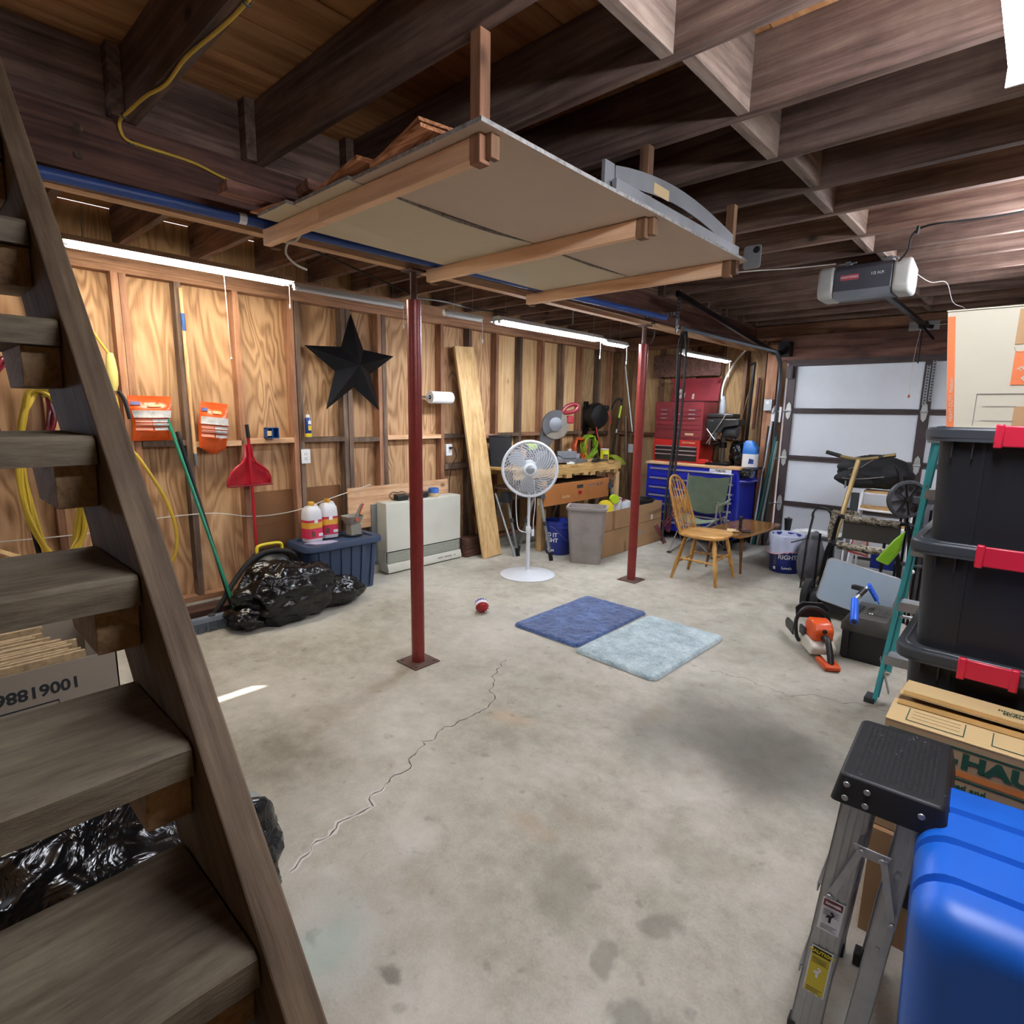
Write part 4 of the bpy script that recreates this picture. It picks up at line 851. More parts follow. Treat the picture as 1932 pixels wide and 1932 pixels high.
for k in range(16): r = .055+k*.0122; b.tube(arc((dome(r, 1), 0, fz), r, 0, 2*pi, 40, (0, 1, 0), (0, 0, 1))[:-1], .0021, 4, closed=True)
for k in range(36):
    a0 = 2*pi*k/36; P = []
    for i in range(9): r = .05+.2*i/8; a = a0+1.0*(i/8)**1.2; P.append((dome(r, 1)+.001, cos(a)*r, fz+sin(a)*r))
    b.tube(P, .0026, 4)
b.build('front_grille', M_fan, t, kind='stuff')
b = MB()
for k in range(10): r = .06+k*.02; b.tube(arc((.0-.05*(1-(r/.25)**2), 0, fz), r, 0, 2*pi, 32, (0, 1, 0), (0, 0, 1))[:-1], .0014, 4, closed=True)
for k in range(24):
    a = 2*pi*k/24; b.tube([(-.05*(1-(r/.25)**2), cos(a)*r, fz+sin(a)*r) for r in (.05, .12, .19, .25)], .0016, 4)
b.build('rear_grille', M_fan, t, kind='stuff')
M_blade = plain('fan_blade', '#a3a9b0', .35)
for k in range(3):
    a0 = 2*pi*k/3+.4; vs = []
    for i in range(9):
        r = .03+.19*i/8; wd_ = .2+.6*sin(pi*min(1, i/8*.75+.1))
        for j in range(5): a = a0+(j/4-.5)*wd_*1.1; vs.append((.025+.028*(j/4-.5), cos(a)*r, fz+sin(a)*r))
    k2 = len(vs); vs += [(x-.003, y, z) for x, y, z in vs]
    fs = [(5*i+j, 5*i+j+1, 5*i+j+6, 5*i+j+5) for i in range(8) for j in range(4)]; fs += [tuple(k2+q for q in f[::-1]) for f in fs]
    MB().add(vs, fs).build('blade', M_blade, t)
MB().lathe([(.0, .012), (.04, .010), (.060, .002), (.063, -.012)], (.09, 0, fz), 28, (1, 0, 0)).build('grille_badge', M_fan, t); MB().lathe([(.0, .006), (.034, .004), (.040, 0)], (.1, 0, fz), 24, (1, 0, 0)).build('hub_cap', plain('badge_grey', '#aab0b8', .25, .5), t)
MB().tube(bez([(-.1, .02, .92), (-.08, -.10, .80), (-.05, -.12, .70), (-.02, -.11, .52), (.0, -.09, .44), (.02, -.04, .42), (0, .0, .42)], 7), .0045, 6).build('power_cord', M_wink, t)
MB().tube(bez([(-.08, .05, .9), (-.02, .06, .70), (.0, .045, .5), (.0, .05, .42)], 6), .0035, 6).box(-.012, .012, .03, .055, .38, .44).build('cord_and_tag', M_wink, t)

# ================================================================ WORKBENCH of pallets
M_pal = wood('pallet_wood', '#8a6a3c', '#c09a60', '#dbbd84', 1, 1, dirt=.25, vary=.3); M_palx = wood('pallet_wood_x', '#8a6a3c', '#bb955c', '#d8b880', 0, 1, dirt=.25, vary=.3)
t = thing('workbench', 'pallet-wood workbench under the strip light with notched front edges', 'workbench', (-4.22, 5.35, 0)); rr = random.Random(8)
y = 4.36
for k in range(13):
    w_ = .145; put(MB().box(-4.53+rr.uniform(0, .02), -3.955+rr.uniform(-.02, .02), y, y+w_, .925, .943), 'top_board', M_palx, t, smooth=False); y += w_+.0115
put(MB().box(-3.985, -3.95, 4.36, 6.39, .84, .9245), 'front_beam', M_pal, t, smooth=False); put(MB().box(-4.53, -4.495, 4.36, 6.39, .84, .9245), 'back_beam', M_pal, t, smooth=False)
for k in range(9): yy = 4.9+k*.165; put(MB().box(-4.5, -3.945-.012*(k % 2), yy, yy+.10, .82-.012*(k % 3), .8385), 'lower_board', M_palx, t, smooth=False)
for xx, yy in ((-3.995, 6.335), (-4.48, 6.335), (-4.48, 4.42), (-3.995, 4.85)): put(MB().box(xx-.038, xx+.038, yy-.04, yy+.04, 0, .80), 'leg', M_pine, t, smooth=False, bev=.003)
put(MB().prism([(-4.0, 6.29, .80), (-4.0, 6.10, .80), (-4.0, 6.29, .60)], (.018, 0, 0)), 'corner_brace', M_hard, t, smooth=False)
put(MB().box(-4.50, -3.97, 4.5, 6.3, .70, .716), 'under_shelf', M_joistY, t, smooth=False)
# sawhorses
M_shb = plain('printed_carton_orange', '#a0642f', .75, var=.05)
def sawhorse(loc, rz, label, L_=1.3, h=.74, carton=True):
    t = thing('sawhorse', label, 'sawhorse', loc, rz, 'folding metal sawhorses')
    for s in (0, 1):
        y = s*L_; MB().prism([(x, y-.04, z) for x, z in ((-.07, h-.10), (.07, h-.10), (.035, h+.015), (-.035, h+.015))], (0, .08, 0)).build('end_cap', M_dgrey, t, bev=.004)
        for sx in (-1, 1):
            lg = MB().bar((sx*.03, y+(.03 if s else -.03)*.5, h-.06), (sx*.235, y+(.05 if s else -.05), .025), .030, .018, (0, 1, 0)).build('leg', M_steel, t, bev=.003)
            MB().bar((sx*.218, y+(.049 if s else -.049), .09), (sx*.24, y+(.052 if s else -.052), .002), .036, .024, (0, 1, 0)).build('rubber_foot', M_black, lg)
            MB().bar((sx*.125, y+(.041 if s else -.041), .40), (sx*.14, y+(.043 if s else -.043), .36), .036, .024, (0, 1, 0)).build('leg_clip', M_dgrey, lg)
    MB().box(-.03, .03, .03, L_-.03, h-.08, h-.005).build('beam', M_steel, t, bev=.003)
    if carton:
        c = MB().box(.034, .05, .03, L_-.02, h-.20, h+.03).build('printed_board', M_shb, t, smooth=False)
        text('horse', .06, M_cardl, frame((.0505, .42, h-.12), (0, 1, 0), (0, 0, 1)), c); MB().box(.0502, .0512, .62, .74, h-.05, h-.01).build('slot', M_slot, c, smooth=False)
        [MB().box(.0502, .0508, ya, yb, h-.045, h-.020).build('faint_print', M_joistY, c, smooth=False) for ya, yb in ((.84, .90), (.92, .98), (1.01, 1.07), (1.09, 1.14))]; MB().box(.0502, .0512, .65, .72, h-.12, h-.08).build('print_patch', M_red, c, smooth=False)
    return t
sawhorse((-3.86, 4.63, 0), 0, 'folding metal sawhorse faced with an orange-brown printed board under the workbench')
sawhorse((-4.23, 4.52, 0), 0, 'second folding metal sawhorse standing behind the leaning board under the bench', L_=1.0, h=.66, carton=False)
solo(MB().cyl((-4.02, 4.44, .02), (-4.30, 4.42, .66), .014, n=10).cyl((-4.015, 4.44, 0), (-4.03, 4.44, .05), .02, .016, n=10), 'metal_tube', M_steel, 'grey metal tube leaning beside the pale leaning board', 'tube', (-4.02, 4.38, 0))
# black waste bin
M_fab = plain('black_felt', '#1d1e22', .8, var=.1)
t = thing('black_bin', 'black square tapered bin on the left end of the workbench', 'bin', (-4.36, 4.56, .944), .6)
a = [(x, y, 0) for x, y in rrect(-.095, .095, -.095, .095, .01)]; c = [(x*1.2, y*1.2, .33) for x, y, _ in a]; d = [(x*1.14, y*1.14, .33) for x, y, _ in a]; e = [(x*.96, y*.96, .01) for x, y, _ in a]; k = len(a)
MB().add(a+c+d+e, [tuple(range(k-1, -1, -1)), tuple(range(3*k, 4*k))]+[(q*k+i, q*k+(i+1) % k, (q+1)*k+(i+1) % k, (q+1)*k+i) for q in range(3) for i in range(k)]).build('bin_body', M_fab, t)
MB().tube([(x, y, .33) for x, y, _ in c], .006, 5, closed=True).build('rim', M_black, t)
# miter saw
M_saw = plain('saw_grey', '#56575a', .45, .3); M_sawl = plain('saw_cast', '#8e939a', .4, .6); M_bld = plain('saw_blade', '#8f897e', .4, .5, sc=40)
t = thing('miter_saw', 'grey miter saw with raised toothed blade and red handle on the workbench', 'saw', (-4.22, 5.22, .944), -.55)
MB().lathe([(.15, 0), (.155, .01), (.15, .05), (.13, .055)], (0, .05, .02), 32).box(-.09, .09, -.28, .32, .02, .07).build('base', M_sawl, t, bev=.004)
MB().box(.03, .05, -.26, -.04, .07, .15).box(.03, .05, .10, .34, .07, .15).build('fence', M_sawl, t, bev=.004)
MB().prism([(-.03, y, z) for y, z in ((-.08, .05), (.04, .05), (.0, .17), (-.06, .22), (-.12, .18))], (.06, 0, 0)).build('pivot_arm', M_saw, t, bev=.006)
MB().prism([(-.028, y, z) for y, z in ((-.15, .13), (-.06, .11), (.06, .28), (.14, .42), (.0, .50), (-.08, .44))], (.05, 0, 0)).build('swing_arm', M_saw, t, bev=.008)
bc = Vector((.0, .07, .45))
teeth = []
for i in range(48):
    a = 2*pi*i/48; teeth += [(.036, bc.y+cos(a)*.168, bc.z+sin(a)*.168), (.036, bc.y+cos(a+.09)*.155, bc.z+sin(a+.09)*.155)]
MB().prism(teeth, (.003, 0, 0)).build('blade', M_bld, t, smooth=False)
gp = [Vector((.03, bc.y, bc.z))+Vector((0, cos(a), sin(a)))*.172 for a in [radians(q) for q in range(65, 226, 12)]]+[Vector((.03, bc.y-.02, bc.z-.05)), Vector((.03, bc.y+.05, bc.z))]
MB().prism(gp, (.03, 0, 0)).build('blade_guard', M_saw, t, bev=.004); MB().lathe([(.075, 0), (.08, .012), (.03, .02)], (.058, bc.y-.01, bc.z+.01), 26, (1, 0, 0)).build('guard_disc', M_sawl, t)
MB().cyl((-.18, bc.y, bc.z+.02), (.0, bc.y, bc.z+.02), .055, n=20).build('motor', plain('motor_red', '#9c2732', .35), t, bev=.004)
MB().tube(bez([(.03, .16, .60), (.03, .20, .66), (.03, .29, .69), (.03, .34, .67), (.03, .31, .62), (.03, .23, .595)], 5, True), .024, 8, closed=True).build('handle', plain('handle_red', '#8f2430', .35), t)
MB().box(.0, .05, .21, .29, .47, .56).build('motor_cap', plain('motor_red', '#9c2732', .35), t, bev=.012)
MB().tube(bez([(-.05, -.05, .15), (.06, .0, .14), (.10, .10, .10), (.12, .16, .07), (.12, .3, .07)], 6), .005, 6).build('power_cord', M_black, t)
# bottle tray, clutter on the bench
M_clr = plain('clear_plastic', '#b7c0c8', .15, var=.05, Alpha=.55)
t = thing('clear_bottle_tray', 'clear plastic tray holding small bottles behind the saw table', 'tray', (-4.30, 5.78, .944)); MB().box(-.05, .05, -.11, .11, 0, .004).box(-.05, -.046, -.11, .11, 0, .09).box(.046, .05, -.11, .11, 0, .09).box(-.05, .05, -.11, -.106, 0, .09).box(-.05, .05, .106, .11, 0, .09).build('tray', M_clr, t, smooth=False)
for y in (-.06, -.02): MB().lathe([(.018, .004), (.018, .10), (.010, .115), (.010, .13), (.013, .131), (.013, .15), (0, .15)], (0, y, 0), 14).build('small_bottle', M_wink, t)
t = thing('paint_can', 'small white and yellow can on the right end of the workbench', 'can', (-4.15, 6.30, .944)); MB().lathe([(.055, 0), (.055, .135)], n=24).build('can', M_cardl, t); MB().lathe([(.0555, .012), (.0555, .122)], n=24, cap=False).build('label', plain('label_acid_yellow', '#d8dc2e', .4), t); MB().lathe([(.057, .135), (.057, .14), (.045, .14), (.045, .136)], n=24).build('lid', M_wink, t)
t = thing('glass_jar', 'small brownish jar beside the yellow can on the workbench', 'jar', (-4.06, 6.19, .944)); MB().lathe([(.028, 0), (.03, .01), (.03, .05), (.026, .06)], n=16).build('jar', plain('jar_brown', '#7b5a3a', .3), t); MB().lathe([(.029, .06), (.029, .075)], n=16).build('lid', M_dgrey, t)
for (x, y, w_, d, h, m_, rz, nm, lab) in ((-4.08, 5.62, .10, .34, .05, M_sawl, .2, 'saw_extension', 'long grey metal extension piece lying beside the miter saw'), (-4.02, 5.92, .07, .22, .045, M_black, .4, 'black_tool', 'black pistol-shaped tool lying near the bench front'), (-4.05, 6.08, .05, .20, .02, M_dgrey, -.3, 'hand_plane', 'dark flat tool lying between jar and black tool'), (-4.15, 6.05, .03, .32, .02, M_cardl, .1, 'wood_strip', 'short pale wood strip lying on the bench'), (-4.02, 5.40, .09, .07, .03, M_wink, .5, 'white_scrap', 'white scrap on the bench front beside the fan'), (-4.38, 5.95, .12, .2, .06, M_dgrey, .2, 'grey_case', 'small grey tool case at the back of the bench')):
    t = thing(nm, lab, 'tool' if 'scrap' not in nm else 'scrap', (x, y, .944), rz); MB().box(-w_/2, w_/2, -d/2, d/2, 0, h*.7).box(-w_*.3, w_*.3, -d*.35, d*.2, h*.7, h).build('body', m_, t, bev=.006)
t = thing('lime_cordless_tool', 'lime-green cordless tool on the bench seen above the fan', 'tool', (-4.18, 4.86, .944), .3); M_lime = plain('lime_plastic', '#a9c81f', .4)
MB().box(-.05, .05, -.12, .10, .18, .25).build('housing', M_lime, t, bev=.02); MB().box(-.04, .04, -.04, .05, .0, .18).build('grip_and_battery', M_black, t, bev=.01); MB().lathe([(.03, 0), (.035, .03)], (0, -.12, .215), 14, (0, -1, 0)).build('chuck', M_black, t)
# reel, hoses, trimmer, poles in the corner
t = thing('hose_reel', 'round black retractable hose reel mounted on the left wall above the bench', 'hose reel', (-4.55, 6.50, 1.50))
MB().lathe([(.12, .03), (.165, .05), (.172, .10), (.172, .16), (.15, .20), (.05, .215)], (0.0, 0, 0), 36, (1, -.18, 0)).build('drum_case', M_black, t); MB().box(-.002, .03, -.15, -.07, -.24, .19).box(0, .05, -.13, .06, .05, .12).build('wall_bracket', M_blackm, t, bev=.003)
MB().box(.12, .20, .10, .17, .07, .14).build('hose_outlet', M_black, t, bev=.01); MB().tube(bez([(.17, -.10, -.02), (.18, -.06, -.25), (.20, .02, -.42), (.20, .08, -.55)], 6), .008, 8).tube(bez([(.17, .15, .08), (.19, .20, .0), (.18, .26, -.10)], 5), .008, 8).build('air_hose', plain('hose_coral', '#c9473c', .4), t)
def ring_coil(name, label, mat, loc, rad, r, n, seed, rot=0):
    rr = random.Random(seed); P = []
    for k in range(n):
        for i in range(16): a = 2*pi*i/16; q = rad*(1+.13*rr.uniform(-1, 1)); P.append((.025+.03*(k % 3)+.006*rr.random(), cos(a)*q*.95+.02*sin(k), sin(a)*q))
    t = thing(name, label, 'hose', loc, 0, rot=(rot, 0, 0)); MB().tube(bez(P, 4), r, 6).build('hose', mat, t); MB().tube([(-.0, 0, rad*.8), (.12, 0, rad*.8), (.13, 0, rad*.95)], .006, 6).build('hook', M_blackm, t); return t
ring_coil('green_hose_coil', 'bundle of lime green hose coiled on the wall behind the bench', plain('hose_green', '#8fb52c', .35), (-4.54, 6.42, 1.09), .145, .0065, 12, 3)
ring_coil('orange_hose_coil', 'orange hose coil behind the lime green one', plain('hose_orange', '#e0632a', .35), (-4.545, 6.20, 1.07), .135, .0075, 6, 6)
t = thing('string_trimmer', 'black string trimmer with lime guard and J handle upright in the far corner', 'trimmer', (-4.25, 6.62, .30))
MB().cyl((.0, 0, .62), (.04, .14, 1.44), .013, n=10).build('shaft', M_blackm, t); MB().cyl((.028, .095, 1.18), (.036, .125, 1.34), .015, n=10).build('lime_sleeve', M_lime, t); MB().cyl((.018, .06, .98), (.021, .07, 1.03), .0145, n=10).build('silver_sleeve', M_steel, t)
MB().tube(bez([(.038, .135, 1.40), (.05, .06, 1.43), (.06, -.04, 1.41), (.07, -.12, 1.34), (.07, -.15, 1.29)], 5), .015, 8).build('handle', M_black, t)
MB().prism([(-.02, y, z) for y, z in ((-.10, .66), (.0, .69), (.14, .64), (.25, .57), (.26, .54), (.12, .54), (.0, .61))], (.10, 0, 0)).build('guard', plain('lime_guard', '#a3b83a', .5), t, bev=.008); MB().cyl((0, -.01, .50), (0, 0, .64), .045, .03, n=14).build('cutting_head', M_black, t)
MB().cyl((0, -.01, .50), (.0, 0, -.30), .012, n=8).build('stand', M_blackm, t)
for nm, lab, p, q, r, m_ in (('bent_wood_stick', 'weathered grey stick standing in the corner right of the workbench', (-4.17, 6.98, 0), (-4.29, 6.99, 1.50), .016, M_studg), ('white_cane', 'thin white rod leaning in the corner behind the far red post', (-4.19, 7.03, 1.29), (-4.37, 7.05, 2.19), .009, M_wink), ('black_rod', 'black rod leaning on the wall under the hose reel', (-4.50, 6.72, .944), (-4.54, 6.60, 1.45), .013, M_blackm)):
    tag(MB().cyl(p, q, r, n=10).build(nm, m_), lab, 'pole')
b = MB().tube(bez([(-3.86, 7.055, 1.88), (-3.70, 7.055, 1.97), (-3.60, 7.055, 1.99), (-3.53, 7.055, 1.96), (-3.50, 7.055, 1.87)], 5)+[(-3.86, 7.055, 1.88)], .004, 5); solo(b, 'wire_hanger', M_studg, 'thin wire clothes hanger on the front wall right of the red post', 'hanger', (-3.7, 7.05, 1.9))
solo(MB().tube(bez([(-2.70, 7.05, 2.33), (-2.83, 7.05, 2.18), (-2.93, 7.03, 1.98), (-2.95, 7.0, 1.8), (-2.92, 6.98, 1.62)], 6), .011, 8), 'white_tube', M_wink, 'curved white plastic tube on the wall right of the red chest lid', 'tube', (-2.8, 7, 2))
t = thing('long_pry_bar', 'long black bar hung vertically on the front wall near the garage door', 'bar', (-2.60, 7.04, 1.2)); MB().cyl((-.01, -.02, -.02), (.0, 0, .96), .018, n=10).build('bar', M_blackm, t); MB().cyl((-.055, -.01, .93), (.005, -.01, .945), .012, n=8).build('hook_end', M_blackm, t)
tag(MB().cyl((-2.545, 7.03, 1.38), (-2.535, 7.045, 1.98), .018, n=10).build('wooden_bar', plain('dark_red_wood', '#4b1f17', .5)), 'dark reddish handle hung beside the long black bar', 'handle')
tag(MB().cyl((-2.72, 7.05, 1.40), (-2.645, 7.05, 1.80), .006, n=8).build('thin_rod', M_studg), 'thin dark rod hung left of the long black bar', 'rod')
t = thing('door_switch_box', 'small grey electric switch box on the stud left of the garage door', 'switch', (-2.39, 7.025, 1.60)); MB().box(-.045, .045, -.035, .0, 0, .13).build('box', M_steel, t, bev=.003); MB().box(-.02, .02, -.04, -.034, .075, .11).build('plate', M_wink, t, smooth=False); MB().tube(bez([(.03, -.02, .0), (.06, -.02, -.03), (.09, -.02, .05), (.10, -.01, .2)], 5), .008, 7).build('conduit', M_steel, t)
t = thing('paper_tag', 'white paper notice pinned beside the garage door track', 'paper', (-2.29, 7.01, 1.48)); MB().prism([(x, 0, z) for x, z in ((-.055, 0), (.05, -.01), (.055, .16), (-.02, .18), (-.06, .13))], (0, -.002, 0)).build('sheet', M_wink, t, smooth=False); MB().tube([(-.03, -.003, .15), (.0, -.003, .19), (.045, -.003, .175)], .004, 5).build('red_clip', M_red, t)
M_tealp = plain('teal_pole', '#2d6b66', .35); M_whp = plain('white_pole', '#c9cfd6', .35); M_brp = plain('brown_pole', '#5a3a2c', .6)
for k, (x0, x1, zt, m_, lab) in enumerate(((-2.435, -2.33, 1.48, M_whp, 'white pole leaning leftmost in the bundle beside the garage door'), (-2.41, -2.27, 1.30, M_tealp, 'teal pole leaning in the bundle beside the garage door'), (-2.385, -2.36, 1.42, M_black, 'black pole in the bundle beside the garage door'), (-2.36, -2.25, 1.25, plain('grey_green_pole', '#7d8f88', .4), 'grey-green pole in the bundle beside the garage door'), (-2.33, -2.31, 1.1, M_brp, 'brown wooden pole lowest in the bundle beside the garage door'))):
    tag(MB().cyl((x0, 6.985-.012*(k % 2), 0), (x1, 7.0, zt), .012+.002*(k % 2), n=10).build('leaning_pole', m_), lab, 'pole', 'poles leaning beside the garage door')
# outdoor grey waste can
t = thing('grey_wastebasket', 'grey rectangular plastic wastebasket before the long cardboard box', 'wastebasket', (-3.355, 4.82, 0), .52)
a = [(x, y, 0) for x, y in rrect(-.155, .155, -.10, .10, .04)]; c = [(x, y, .565) for x, y in rrect(-.195, .195, -.145, .145, .045)]; r1 = [(x, y, .565) for x, y in rrect(-.208, .208, -.158, .158, .05)]; r2_ = [(x, y, .59) for x, y in rrect(-.210, .210, -.160, .160, .05)]; r3 = [(x, y, .59) for x, y in rrect(-.188, .188, -.138, .138, .04)]; r4 = [(x, y, .02) for x, y in rrect(-.148, .148, -.093, .093, .04)]; k = len(a)
MB().add(a+c+r1+r2_+r3+r4, [tuple(range(k-1, -1, -1)), tuple(range(5*k, 6*k))]+[(q*k+i, q*k+(i+1) % k, (q+1)*k+(i+1) % k, (q+1)*k+i) for q in range(5) for i in range(k)]).build('basket', M_grey, t, ang=50)
# buckets
M_bkt = plain('bucket_blue', '#1b2a7a', .4, var=.05)
def bucket(loc, rz, label, liner=False, txt=True, grp='blue plastic buckets'):
    t = thing('blue_bucket', label, 'bucket', loc, rz, grp)
    MB().lathe([(.135, 0), (.137, .004), (.147, .29), (.153, .292), (.153, .31), (.149, .312), (.149, .35), (.154, .352), (.154, .37), (.146, .37), (.130, .01), (.0, .01)], n=40).build('pail', M_bkt, t)
    MB().tube([(.155*cos(a), .155*sin(a), .32-.17*sin(a)**2*1) for a in [pi*i/18 for i in range(19)]], .002, 5).build('bail_handle', M_steel, t)
    if txt:
        for s, z, sz in (('DO IT', .225, .062), ('RIGHT', .165, .062), ("Lowe's", .055, .034)):
            o = text(s, sz, M_wink, Matrix.Identity(4), t, ext=.0006, bold=.0016); me = o.data
            for v in me.vertices:
                a = v.co.x/.147; r = .1445+.00003*z*1000/10+v.co.z+(z+v.co.y)*.035-.004
                v.co = Vector((cos(a)*r, sin(a)*r, z+v.co.y))
        b = MB()
        for i in range(9): a0, a1 = -.95+0, -.72; r = .1475; z = .08+i*.017; b.add([(cos(a)*(.1375+z*.035+.0012), sin(a)*(.1375+z*.035+.0012), z+dz) for a, dz in ((a0, 0), (a1, 0), (a1, .007), (a0, .007))], [(0, 1, 2, 3)])
        b.build('small_print', M_grey, t, smooth=False, kind='stuff'); b = MB(); a0, a1 = -.95, -.75; b.add([(cos(a)*(.1375+z*.035+.0012), sin(a)*(.1375+z*.035+.0012), z) for a, z in ((a0, .03), (a1, .03), (a1, .06), (a0, .06))], [(0, 1, 2, 3)]).build('barcode_patch', M_wink, t, smooth=False)
    if liner:
        ML = NT('bag_liner'); vv = ML.mapping(); ML.bump(ML.noise(vv, 16, 3), .5, .01); ml = ML.out('#c9d0e6', .3, 0, .5, Alpha=.72, Transmission_Weight=0.0); vs = []; n = 56; prof = [(.10, .16), (.138, .30), (.147, .372), (.156, .383), (.163, .372), (.168, .30), (.178, .215)]
        for q, (r, z) in enumerate(prof):
            for j in range(n): a = 2*pi*j/n; rr_ = r*(1+(.018*sin(a*9+q)+.03*noise.noise(Vector((cos(a)*3, sin(a)*3, q*.7))))*(q/3)); vs.append((cos(a)*rr_, sin(a)*rr_, z+(.02*sin(a*3+1) if q == 6 else 0)))
        MB().add(vs, [(q*n+j, q*n+(j+1) % n, (q+1)*n+(j+1) % n, (q+1)*n+j) for q in range(6) for j in range(n)]).build('bin_liner', ml, t)
        MB().tube([(x*1.005, y*1.005, z-.004) for x, y, z in vs[6*n:7*n]], .006, 5, closed=True).build('drawstring', plain('drawstring_pink', '#d99aa8', .4), t)
    return t
bucket((-3.80, 4.92, 0), -1.55, 'blue bucket behind the sawhorse leg and white fan pole, text half hidden')
bucket((-1.745, 6.0, 0), -1.12, 'blue bucket reading DO IT RIGHT with a white bin liner, beside the coffee table', True)
# long cardboard box
t = thing('long_cardboard_box', 'long open cardboard box full of tools behind the far red post', 'cardboard box', (-3.47, 5.68, 0))
b = MB(); 
for x0, x1, y0, y1, z0, z1 in ((-.13, .17, -.64, .64, 0, .005), (.166, .17, -.64, .64, 0, .50), (-.13, -.126, -.64, .64, 0, .50), (-.13, .17, -.64, -.636, 0, .50), (-.13, .17, .636, .64, 0, .50)): b.box(x0, x1, y0, y1, z0, z1)
b.build('carton', M_card, t, smooth=False); b = MB()
b.box(.1705, .174, -.64, -.34, .30, .50).build('side_flap', M_card, t, smooth=False); MB().box(.171, .1725, -.64, .64, .285, .29).build('fold_line', M_hard, t, smooth=False)
MB().box(.1745, .1755, -.47, -.42, .30, .50).build('tape_strip', plain('tape_tan', '#94714c', .4), t, smooth=False); MB().box(.1705, .1715, -.20, -.15, 0, .13).build('tape_strip', plain('tape_tan', '#94714c', .4), t, smooth=False)
MB().box(.1705, .1715, .38, .42, .30, .36, ).build('white_sticker', M_wink, t, smooth=False); [MB().box(.1702, .1708, ya, yb, .15, .19).build('faint_print', M_grey, t, smooth=False) for ya, yb in ((.06, .14), (.155, .17), (.19, .24))]
for nm, lab, c, pr_, m_, ax in (('yellow_tape_reel', 'yellow round tape reel poking out of the long cardboard box', (-3.46, 5.32, .50), [(.03, -.02), (.09, -.02), (.09, .02), (.03, .02), (.03, -.02)], M_yel, (1, -.8, .1)), ('lime_tape_measure', 'lime-green round tool poking out of the long cardboard box', (-3.48, 5.52, .58), [(.0, -.03), (.05, -.03), (.05, .03), (0, .03)], M_lime, (1, -.6, 0)), ('grey_canister', 'grey canister poking out of the long cardboard box', (-3.45, 5.72, .47), [(0, -.10), (.055, -.10), (.06, .04), (.04, .08), (0, .08)], M_whp, (.3, .1, 1)), ('white_canister', 'white canister at the back of the long cardboard box', (-3.53, 5.66, .50), [(0, -.10), (.05, -.10), (.05, .08), (0, .09)], M_wink, (0, .2, 1))):
    tag(MB().lathe(pr_, (0, 0, 0), 22, ax, cap=False).build(nm, m_, loc=c), lab, 'tool')
tag(MB().tube([(-3.55, 5.5, .45), (-3.48, 5.62, .58), (-3.40, 5.78, .52), (-3.38, 5.9, .44)], .007, 7).build('looped_red_rope', M_red), 'red cord looping over the edge of the long cardboard box', 'cord')
t = thing('black_tub', 'black round tub standing in the far end of the long cardboard box', 'tub', (-3.45, 6.10, .008)); MB().lathe([(.10, 0), (.13, .50), (.145, .505), (.145, .53), (.125, .53), (.095, .02), (0, .02)], n=30).build('tub', M_black, t)

# ================================================================ TOOL CHESTS
M_cab = plain('cabinet_blue', '#1a27a6', .3, var=.04, sc=2); M_hdl = plain('drawer_handle', '#b9bcc4', .3, .7); M_maple = wood('maple_top', '#b98a5c', '#d9ae80', '#eccaa2', 0, 1, knots=False, vary=.05)
t = thing('blue_tool_cabinet', 'wide blue rolling tool cabinet with silver drawer pulls and wooden top', 'tool cabinet', (-3.045, 6.755, 0))
MB().box(-.585, .585, -.26, .26, .11, .925).build('cabinet_body', M_cab, t, bev=.005); MB().box(-.595, .595, -.28, .27, .926, .955).build('wooden_top', M_maple, t, bev=.004)
rows = [.775, .66, .56, .46, .36, .24, .14]
for a_, z in zip([.895]+rows, rows):
    d_ = MB().box(-.545, .545, -.275, -.261, z+.008, a_-.008).build('drawer', M_cab, t, bev=.003)
    MB().box(-.53, .53, -.297, -.275, a_-.034, a_-.012).build('drawer_handle', M_hdl, d_, bev=.006)
text('YUKON', .034, M_ink, frame((.37, -.2775, .885+.018), (1, 0, 0), (0, 0, 1)), t, bold=.001); MB().box(.24, .50, -.2765, -.2755, .899-.012, .923).build('label_strip', M_wink, t, smooth=False); MB().box(-.52, -.40, -.265, -.2605, .90, .918).build('maker_plate', M_black, t, smooth=False)
MB().tube([(.59, -.24, .80), (.66, -.24, .80), (.68, -.2, .80), (.68, .10, .80), (.66, .14, .80), (.59, .14, .80)], .013, 8).build('side_handle', plain('handle_blue', '#3a3a9a', .4), t)
MB().box(.597, .69, -.22, .16, .925, .95).build('side_tray', M_black, t, bev=.004)
for x in (-.52, .52):
    for y in (-.2, .2): MB().lathe([(.05, -.015), (.05, .015)], (x, y, .05), 16, (1, 0, 0)).box(x-.025, x+.025, y-.03, y+.03, .095, .112).build('caster', M_black, t)
M_redn = plain('red_enamel_new', '#b3201f', .3, var=.05); M_redo = plain('red_enamel_old', '#75222a', .45, var=.25, sc=4)
t = thing('red_middle_chest', 'bright red tool chest with three black drawers on the blue cabinet', 'tool chest', (-3.31, 6.80, .956))
MB().box(-.305, .305, -.2, .2, 0, .275).build('chest_body', M_redn, t, bev=.004)
for a_, b_ in ((.20, .155), (.15, .105), (.10, .018)):
    d_ = MB().box(-.275, .275, -.207, -.2005, b_, a_).build('drawer', M_black, t, bev=.002); MB().box(-.272, .272, -.218, -.207, a_-.012, a_).build('drawer_edge', M_hdl, d_, bev=.002)
text('CRAFTSMAN', .030, M_cardl, frame((.16, -.2005, .243), (1, 0, 0), (0, 0, 1)), t, bold=.0008)
t = thing('red_upper_chest', 'old dark red tool chest with open lid and many small drawers on top', 'tool chest', (-3.30, 6.80, 1.232))
